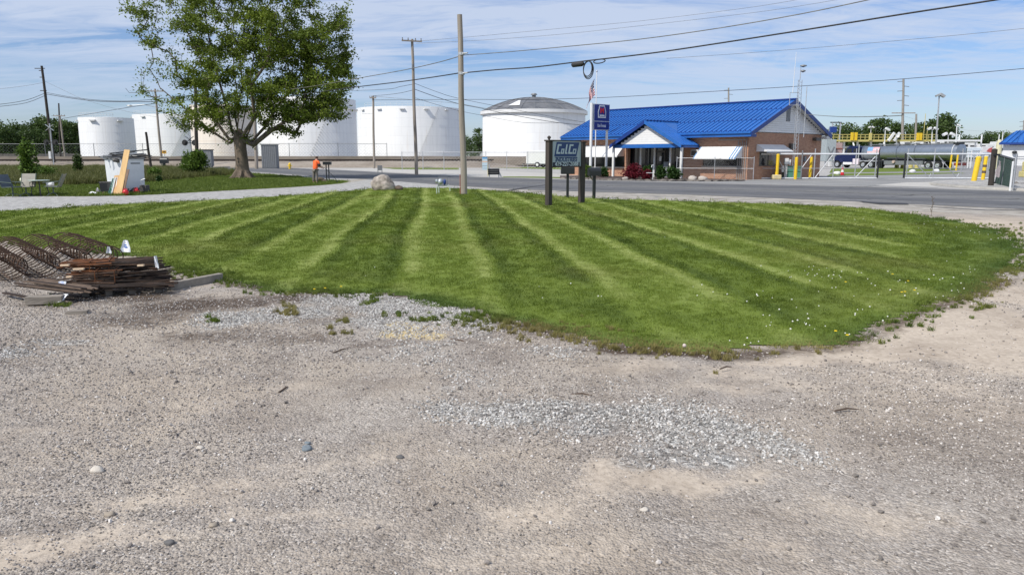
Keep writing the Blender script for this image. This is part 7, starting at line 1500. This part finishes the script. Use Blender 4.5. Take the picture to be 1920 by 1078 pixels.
# ------------------------------------------------------------------ stacked rods on timber
def bar_between(mb, a, b_, r, n=5): mb.cyl(a, b_, r, n=n)
rods = [  # label, (u0,v0)-(u1,v1) base line on ground, z range, count, length spread, material, end
    ('lowest long bundle of rusty rods lying on the timber sleepers', 135, 560, 322, 553, .09, .15, 36, .10, drust),
    ('middle left bundle of rods with bright rusty ends', 128, 556, 225, 551, .16, .30, 40, .08, rust),
    ('middle right bundle of dark rods in the stack', 195, 553, 318, 546, .15, .28, 44, .10, drust),
    ('top left bundle of short rusty rods with orange ends', 120, 552, 215, 546, .30, .40, 34, .06, orust),
    ('top right bundle of dark rods crowning the stack', 190, 549, 300, 543, .28, .40, 44, .10, drust)]
rr = random.Random(77)
for (lb, u0, v0, u1, v1, z0, z1, cnt, spread, m_) in rods:
    a = G(u0, v0); c = G(u1, v1); t = thing('rod_bundle', lb, 'steel rods', a, 0, 'bundles of steel rods'); d = c-a; L_ = d.length; dn = d.normalized(); side = Vector((-dn.y, dn.x, 0))
    for k in range(cnt):
        s0 = rr.uniform(-.06, spread*1.6); s1 = L_ - rr.uniform(-.05, spread*1.4); off_ = rr.uniform(0, .55); z = rr.uniform(z0, z1) ; sk = rr.gauss(0, .03)
        sk = rr.gauss(0, .11); p0_ = dn*s0+side*off_+Vector((0, 0, z)); p1_ = dn*s1+side*(off_+sk)+Vector((0, 0, min(z1, max(z0, z+rr.gauss(0, .05))))); b = MB()
        if k % 5 == 0: b.bar(p0_, p1_, .035, .014)
        else: b.cyl(p0_, p1_, .0085, n=5)
        b.build('rod', orust if (k % 6 == 0 and m_ is not drust) else (m_ if k % 3 else rust), t)
    if m_ is not drust:
        b = MB(); x = L_*.97
        for q in (0, 1): p_ = dn*(.55*L_ if q else .93*L_); b.tube([p_+side*-.01+Vector((0, 0, z0-.01)), p_+side*-.02+Vector((0, 0, z1+.01)), p_+side*.56+Vector((0, 0, z1+.012))], .006, 5)
        b.build('tie_wire', orust, t)
wend = mat('split_wood_end', (.66, .50, .34), .8, var=.1)
for k, (u, v, z, L_) in enumerate(((119, 552, .385, .16), (142, 552, .335, .2), (128, 555, .25, .10), (262, 548, .36, .12))):
    p = G(u, v); p.z = z; b = MB(); b.bar((0, .01, 0), (L_*.7, .01, .005), .035, .022); tag(b.build('wood_wedge', wend, None, loc=p), ('pale wooden wedge poking out at the top left of the rod stack', 'long pale wooden wedge under the top left rods', 'chunky pale wooden wedge low at the left of the stack', 'pale wooden wedge in the right half of the rod stack')[k], 'wedge')
for k, u in enumerate((150, 195, 240, 290)):
    a = G(u, 563-k*2.6); b = MB(); b.bar((-.06, .24, .045), (-.40, .78, .045), .08, .09); tag(b.build('sleeper_timber', timber, None, loc=a), ('leftmost grey timber under the rod stack', 'second grey timber from the left under the rod stack', 'third grey timber from the left under the rod stack', 'rightmost grey timber under the rod stack')[k], 'timber')
a = G(318, 546); c = G(415, 527); b = MB(); d = c-a; b.bar((0, 0, .06), d+Vector((0, 0, .06)), .09, .115); tag(b.build('long_timber', mat('weathered_beam', (.27, .24, .20), .9, var=.25, vs=6, stretch=(1, 1, 1), bump=.4), None, loc=a, bevel=.006), 'long grey timber beam sticking out right of the rod stack', 'timber')
a = G(50, 571); b = MB(); b.bar((0, 0, .05), (.40, .10, .05), .12, .10); tag(b.build('timber_block', timber, None, loc=a, bevel=.005), 'short grey timber block under the low bundle at the left', 'timber')
a = G(127, 589); b = MB(); b.bar((0, 0, .02), (.21, .05, .02), .10, .04); tag(b.build('timber_offcut', timber, None, loc=a), 'small flat timber offcut lying on the gravel in front of the rods', 'timber')
# low flat bundle
a = G(62, 562); c = G(150, 567); t = thing('rod_bundle', 'low flat bundle of brown rods on the short timber block at the left', 'steel rods', a, 0, 'bundles of steel rods')
d = c-a; dn = d.normalized(); side = Vector((-dn.y, dn.x, 0))
for k in range(26):
    z = .13+rr.random()*.05; f = k/26; b = MB(); s0 = -.05-.45*(1-abs(f-.5))*rr.random(); b.bar(dn*s0+side*(f*.45)+Vector((0, 0, z+.03)), dn*(d.length+rr.uniform(-.1, .1))+side*(f*.34)+Vector((0, 0, z-.02)), .022, .012); b.build('rod', mat('brown_rod', (.15, .105, .075), .85, var=.3, vs=9) if k % 3 else drust, t)
a = G(8, 553); c = G(56, 568); b = MB(); b.bar((0, 0, .03), (c-a)+Vector((0, 0, .07)), .05, .02); tag(b.build('steel_strip', drust, None, loc=a), 'single dark steel strip reaching left of the low bundle', 'steel strip')
# white printed tags
def tagp(label, u, v, w_, h_, z, rx, rz, m=None):
    p = G(u, v); t = thing('product_tag', label, 'tag', (p.x, p.y, z), rz, 'white printed product tags'); n = 7; vs = []
    for i in range(n):
        for j in range(n):
            x = (i/(n-1)-.5)*w_; q = j/(n-1)*h_; taper = 1-.55*(j/(n-1))**2; vs.append((x*taper, -q*cos(rx)+.03*sin(i*.9), q*sin(rx)+.012*sin(j*1.3)))
    b = MB(); b.add(vs, [(i*n+j, i*n+j+1, (i+1)*n+j+1, (i+1)*n+j) for i in range(n-1) for j in range(n-1)]); b.build('sheet', mat('tag_white', (.80, .82, .84), .5, var=.03), t, smooth=True)
    b = MB()
    for (xa, xb, ja, jb) in ((-.28, .25, .42, .55), (-.2, .28, .30, .36), (-.25, .1, .62, .7)):
        f = lambda x, j: (x*w_*(1-.55*j*j)*.9, -j*h_*cos(rx)-.004+.03*sin((x+.5)*(n-1)*.9), j*h_*sin(rx)+.012*sin(j*(n-1)*1.3)+.006)
        b.add([f(xa, ja), f(xb, ja), f(xb, jb), f(xa, jb)], [(0, 1, 2, 3)])
    b.build('print', mat('tag_blue', (.04, .12, .38), .5), t); return t
tagp('white printed tag standing upright at the back of the rod stack', 238, 500, .16, .19, .24, R(110), .2) 
tagp('white printed tag curled up at the right end of the rod stack', 300, 548, .12, .15, .33, R(80), -.6)
tagp('small white tag behind the top of the rod stack', 207, 500, .1, .10, .22, R(95), .1)
tagp('long white tag hanging off the low bundle to the gravel', 128, 566, .10, .17, .10, R(-30), -.3)
tagp('blue printed white tag on the low bundle of rods', 120, 556, .09, .14, .20, R(-20), .5)
# ------------------------------------------------------------------ sticks and single stones on the gravel
for k, (u0, v0, u1, v1, lb) in enumerate(((624, 664, 653, 655, 'short dark stick on the pale gravel before the lawn'), (845, 638, 880, 646, 'thin brown twig near the sawdust patch'), (523, 738, 540, 727, 'small dark twig by the sandy spot'), (1565, 773, 1610, 770, 'thin dark stick right of the crushed stone patch'), (1070, 742, 1110, 744, 'dark twig across the crushed stone patch'), (1350, 694, 1372, 690, 'pale twig lying on the sand before the lawn'))):
    a = G(u0, v0); c = G(u1, v1); b = MB(); d = c-a; b.tube([(0, 0, .012), d*.5+Vector((.01, .02, .018)), d+Vector((0, 0, .012))], [.006, .007, .003], 6); tag(b.build('stick', mat('stick_brown', (.10, .07, .05), .9), None, loc=a), lb, 'stick')
for k, (u, v, s_, m_, lb) in enumerate(((575, 845, .045, 'bluish_stone', 'bluish grey stone, larger of the pair in the left half'), (577, 834, .03, 'bluish_stone', 'smaller bluish stone just behind its larger neighbour'), (318, 1018, .032, 'dark_stone', 'dark rounded stone near the lower left of the lot'), (206, 964, .035, 'tan_stone', 'flat tan stone at the lower left'), (400, 985, .028, 'tan_stone', 'rounded tan stone in the lower left sandy band'), (182, 882, .05, 'pale_stone', 'long pale stone at the left'), (375, 840, .032, 'pale_stone', 'pale flat stone above the left sandy band'), (1208, 961, .028, 'pale_stone', 'pale stone below the crushed stone patch'), (750, 861, .03, 'dark_stone', 'dark grey stone near the picture centre'))):
    p = G(u, v); c_ = dict(bluish_stone=(.17, .20, .22), dark_stone=(.13, .125, .12), tan_stone=(.33, .28, .22), pale_stone=(.55, .50, .43))[m_]; tag(MB().blob((0, 0, s_*.2), (s_*.75, s_*.6, s_*.45), 3, .12, k+5).build('stone', mat(m_, c_, .85, var=.2, vs=20, bump=.3), None, smooth=True, loc=(p.x, p.y, float(relief(np.array([p.x]), np.array([p.y]))[0]))), lb, 'stone')
p = G(1288-550*0+395*0, 655); p = G(1283, 654); tag(MB().blob((0, 0, .03), (.02, .018, .02), 2, .1, 2).build('stone', mat('pinkish_stone', (.60, .50, .46), .8), None, smooth=True, loc=p), 'pinkish white stone at the near rim of the lawn', 'stone')
p = G(1746, 406); t = thing('weed_stalk', 'tall dry weed stalk on the far lawn rim at the right', 'weed', p); b = MB(); b.tube([(0, 0, 0), (.01, 0, .3), (-.01, 0, .62)], [.006, .005, .003], 5); rr = random.Random(3)
for k in range(12): z = .12+k*.04; a = rr.uniform(0, 6.28); b.tube([(0, 0, z), (.05*cos(a), .05*sin(a), z+.03)], [.006, .010], 4)
b.build('stem', mat('dry_stalk', (.12, .09, .06), .9), t)
# ------------------------------------------------------------------ the man in orange
def skin_body(name, verts, edges, radii, m, parent, sub=2, root=0):
    me = bpy.data.meshes.new(name); me.from_pydata(verts, edges, []); o = bpy.data.objects.new(name, me); COL.objects.link(o)
    sk = o.modifiers.new('skin', 'SKIN'); sk.use_smooth_shade = True; 
    for i, r_ in enumerate(radii): me.skin_vertices[0].data[i].radius = (r_, r_) if not isinstance(r_, tuple) else r_
    me.skin_vertices[0].data[root].use_root = True
    ss = o.modifiers.new('sub', 'SUBSURF'); ss.levels = sub; ss.render_levels = sub
    dg = bpy.context.evaluated_depsgraph_get(); nm = bpy.data.meshes.new_from_object(o.evaluated_get(dg)); nm.materials.clear(); nm.materials.append(m); nm.name = name
    o.modifiers.clear(); o.data = nm; o.parent = parent; return o
mp_ = G(592, 344.5); man = thing('person', 'man in orange T-shirt and grey trousers seen from behind on the verge, trimming weeds', 'person', mp_, R(-35))
# local: faces +Y, feet at z=0, 1.74 m, torso leaning slightly forward
V = [(0, 0, .93), (0, .03, 1.12), (0, .08, 1.30), (0, .12, 1.44), (0, .15, 1.53), (0, .19, 1.63), (0, .20, 1.70)]
E = [(0, 1), (1, 2), (2, 3), (3, 4), (4, 5), (5, 6)]; Rr = [(.155, .12), (.15, .11), (.17, .115), (.10, .085), (.052, .055), (.078, .095), (.06, .075)]
def chain(st, pts, rs):
    p = st
    for q, r_ in zip(pts, rs): V.append(q); Rr.append(r_); E.append((p, len(V)-1)); p = len(V)-1
    return p
for s in (-1, 1):
    chain(0, [(.10*s, 0, .86), (.12*s, .05 if s > 0 else -.03, .48), (.13*s, -.02 if s > 0 else -.08, .10), (.13*s, .04, .04), (.14*s, .16, .03)], [.095, .062, .042, .04, .035])
    w_ = chain(3, [(.20*s, .12, 1.42), (.27*s, .16, 1.16), (.20*s, .38, 1.02 if s > 0 else 1.08), (.17*s, .46, .99 if s > 0 else 1.07)], [.055, .045, .034, .026])
    base_ = V[w_]; palm = chain(w_, [(base_[0]-.01*s, base_[1]+.05, base_[2]-.01)], [.030])
    for f in range(4):
        o_ = (-.03+.02*f)*s; L_ = (.05, .058, .052, .042)[f]; chain(palm, [(base_[0]-.01*s+o_, base_[1]+.09, base_[2]-.005), (base_[0]-.015*s+o_, base_[1]+.09+L_*.5, base_[2]-.03), (base_[0]-.03*s+o_, base_[1]+.08, base_[2]-.05)], [.010, .009, .008])
    chain(palm, [(base_[0]-.05*s, base_[1]+.05, base_[2]), (base_[0]-.055*s, base_[1]+.085, base_[2]-.02)], [.011, .009])
skin_body('body', V, E, Rr, skin, man)
hair = MB(); hair.blob((0, .185, 1.675), (.088, .105, .085), 3, .04, 2); hair.build('hair', mat('brown_hair', (.055, .03, .018), .8, var=.3, vs=20), man, smooth=True)
for s in (-1, 1): b = MB(); b.blob((.082*s, .19, 1.63), (.012, .022, .03), 2, 0); b.build('ear', skin, man, smooth=True)
b = MB(); b.blob((0, .295, 1.625), (.012, .022, .022), 2, 0); b.build('nose', skin, man, smooth=True)
for s in (-1, 1): b = MB(); b.blob((.03*s, .277, 1.65), (.014, .01, .009), 1, 0); b.build('eye', bm_, man)
b = MB(); b.blob((0, .283, 1.585), (.024, .008, .006), 1, 0); b.build('mouth', redp, man)
SV_ = [(0, .01, .86), (0, .03, 1.10), (0, .08, 1.30), (0, .12, 1.43), (.21, .12, 1.41), (.26, .15, 1.24), (-.21, .12, 1.41), (-.26, .15, 1.24), (0, .14, 1.485)]
skin_body('shirt', SV_, [(0, 1), (1, 2), (2, 3), (3, 4), (4, 5), (3, 6), (6, 7), (3, 8)], [(.20, .155), (.195, .15), (.205, .145), (.12, .11), .085, .075, .085, .075, .07], orange, man)
TV = [(0, 0, .93), (.10, 0, .85), (.12, .04, .50), (.13, -.015, .13), (-.10, 0, .85), (-.12, -.03, .50), (-.13, -.07, .13)]
skin_body('trousers', TV, [(0, 1), (1, 2), (2, 3), (0, 4), (4, 5), (5, 6)], [(.165, .135), .115, .085, .075, .115, .085, .075], mat('grey_trousers', (.17, .15, .13), .9, var=.15), man)
for s, y in ((1, .03), (-1, -.02)): b = MB(); b.blob((.135*s, y+.04, .055), (.055, .15, .06), 3, .02, 3); b.build('shoe', mat('dark_shoe', (.03, .025, .02), .7), man, smooth=True)
tt = thing('string_trimmer', 'black string trimmer held by the man in orange', 'trimmer', mp_, R(-35)); b = MB(); b.tube([(.05, .12, 1.18), (.12, .50, .98), (.28, 1.1, .40), (.32, 1.25, .12)], .016, 6); b.build('shaft', bm_, tt)
b = MB(); b.blob((.04, .06, 1.22), (.10, .13, .11), 2, .1, 2); b.build('engine', bm_, tt) if False else b.build('engine', bm_, tt)
tt.location = mp_+Vector((.22, -.02, -.02)); b = MB(); b.cyl((.32, 1.25, .04), (.32, 1.25, .14), .09, n=14); b.build('head', bm_, tt)
tag(MB().blob((0, 0, .12), (.42, .3, .2), 3, .3, 4).build('clippings_heap', mat('brown_clippings', (.11, .085, .055), .95, var=.4, vs=9), None, loc=G(603, 342)), 'low brown heap of dead weeds at the mailbox posts', 'heap')
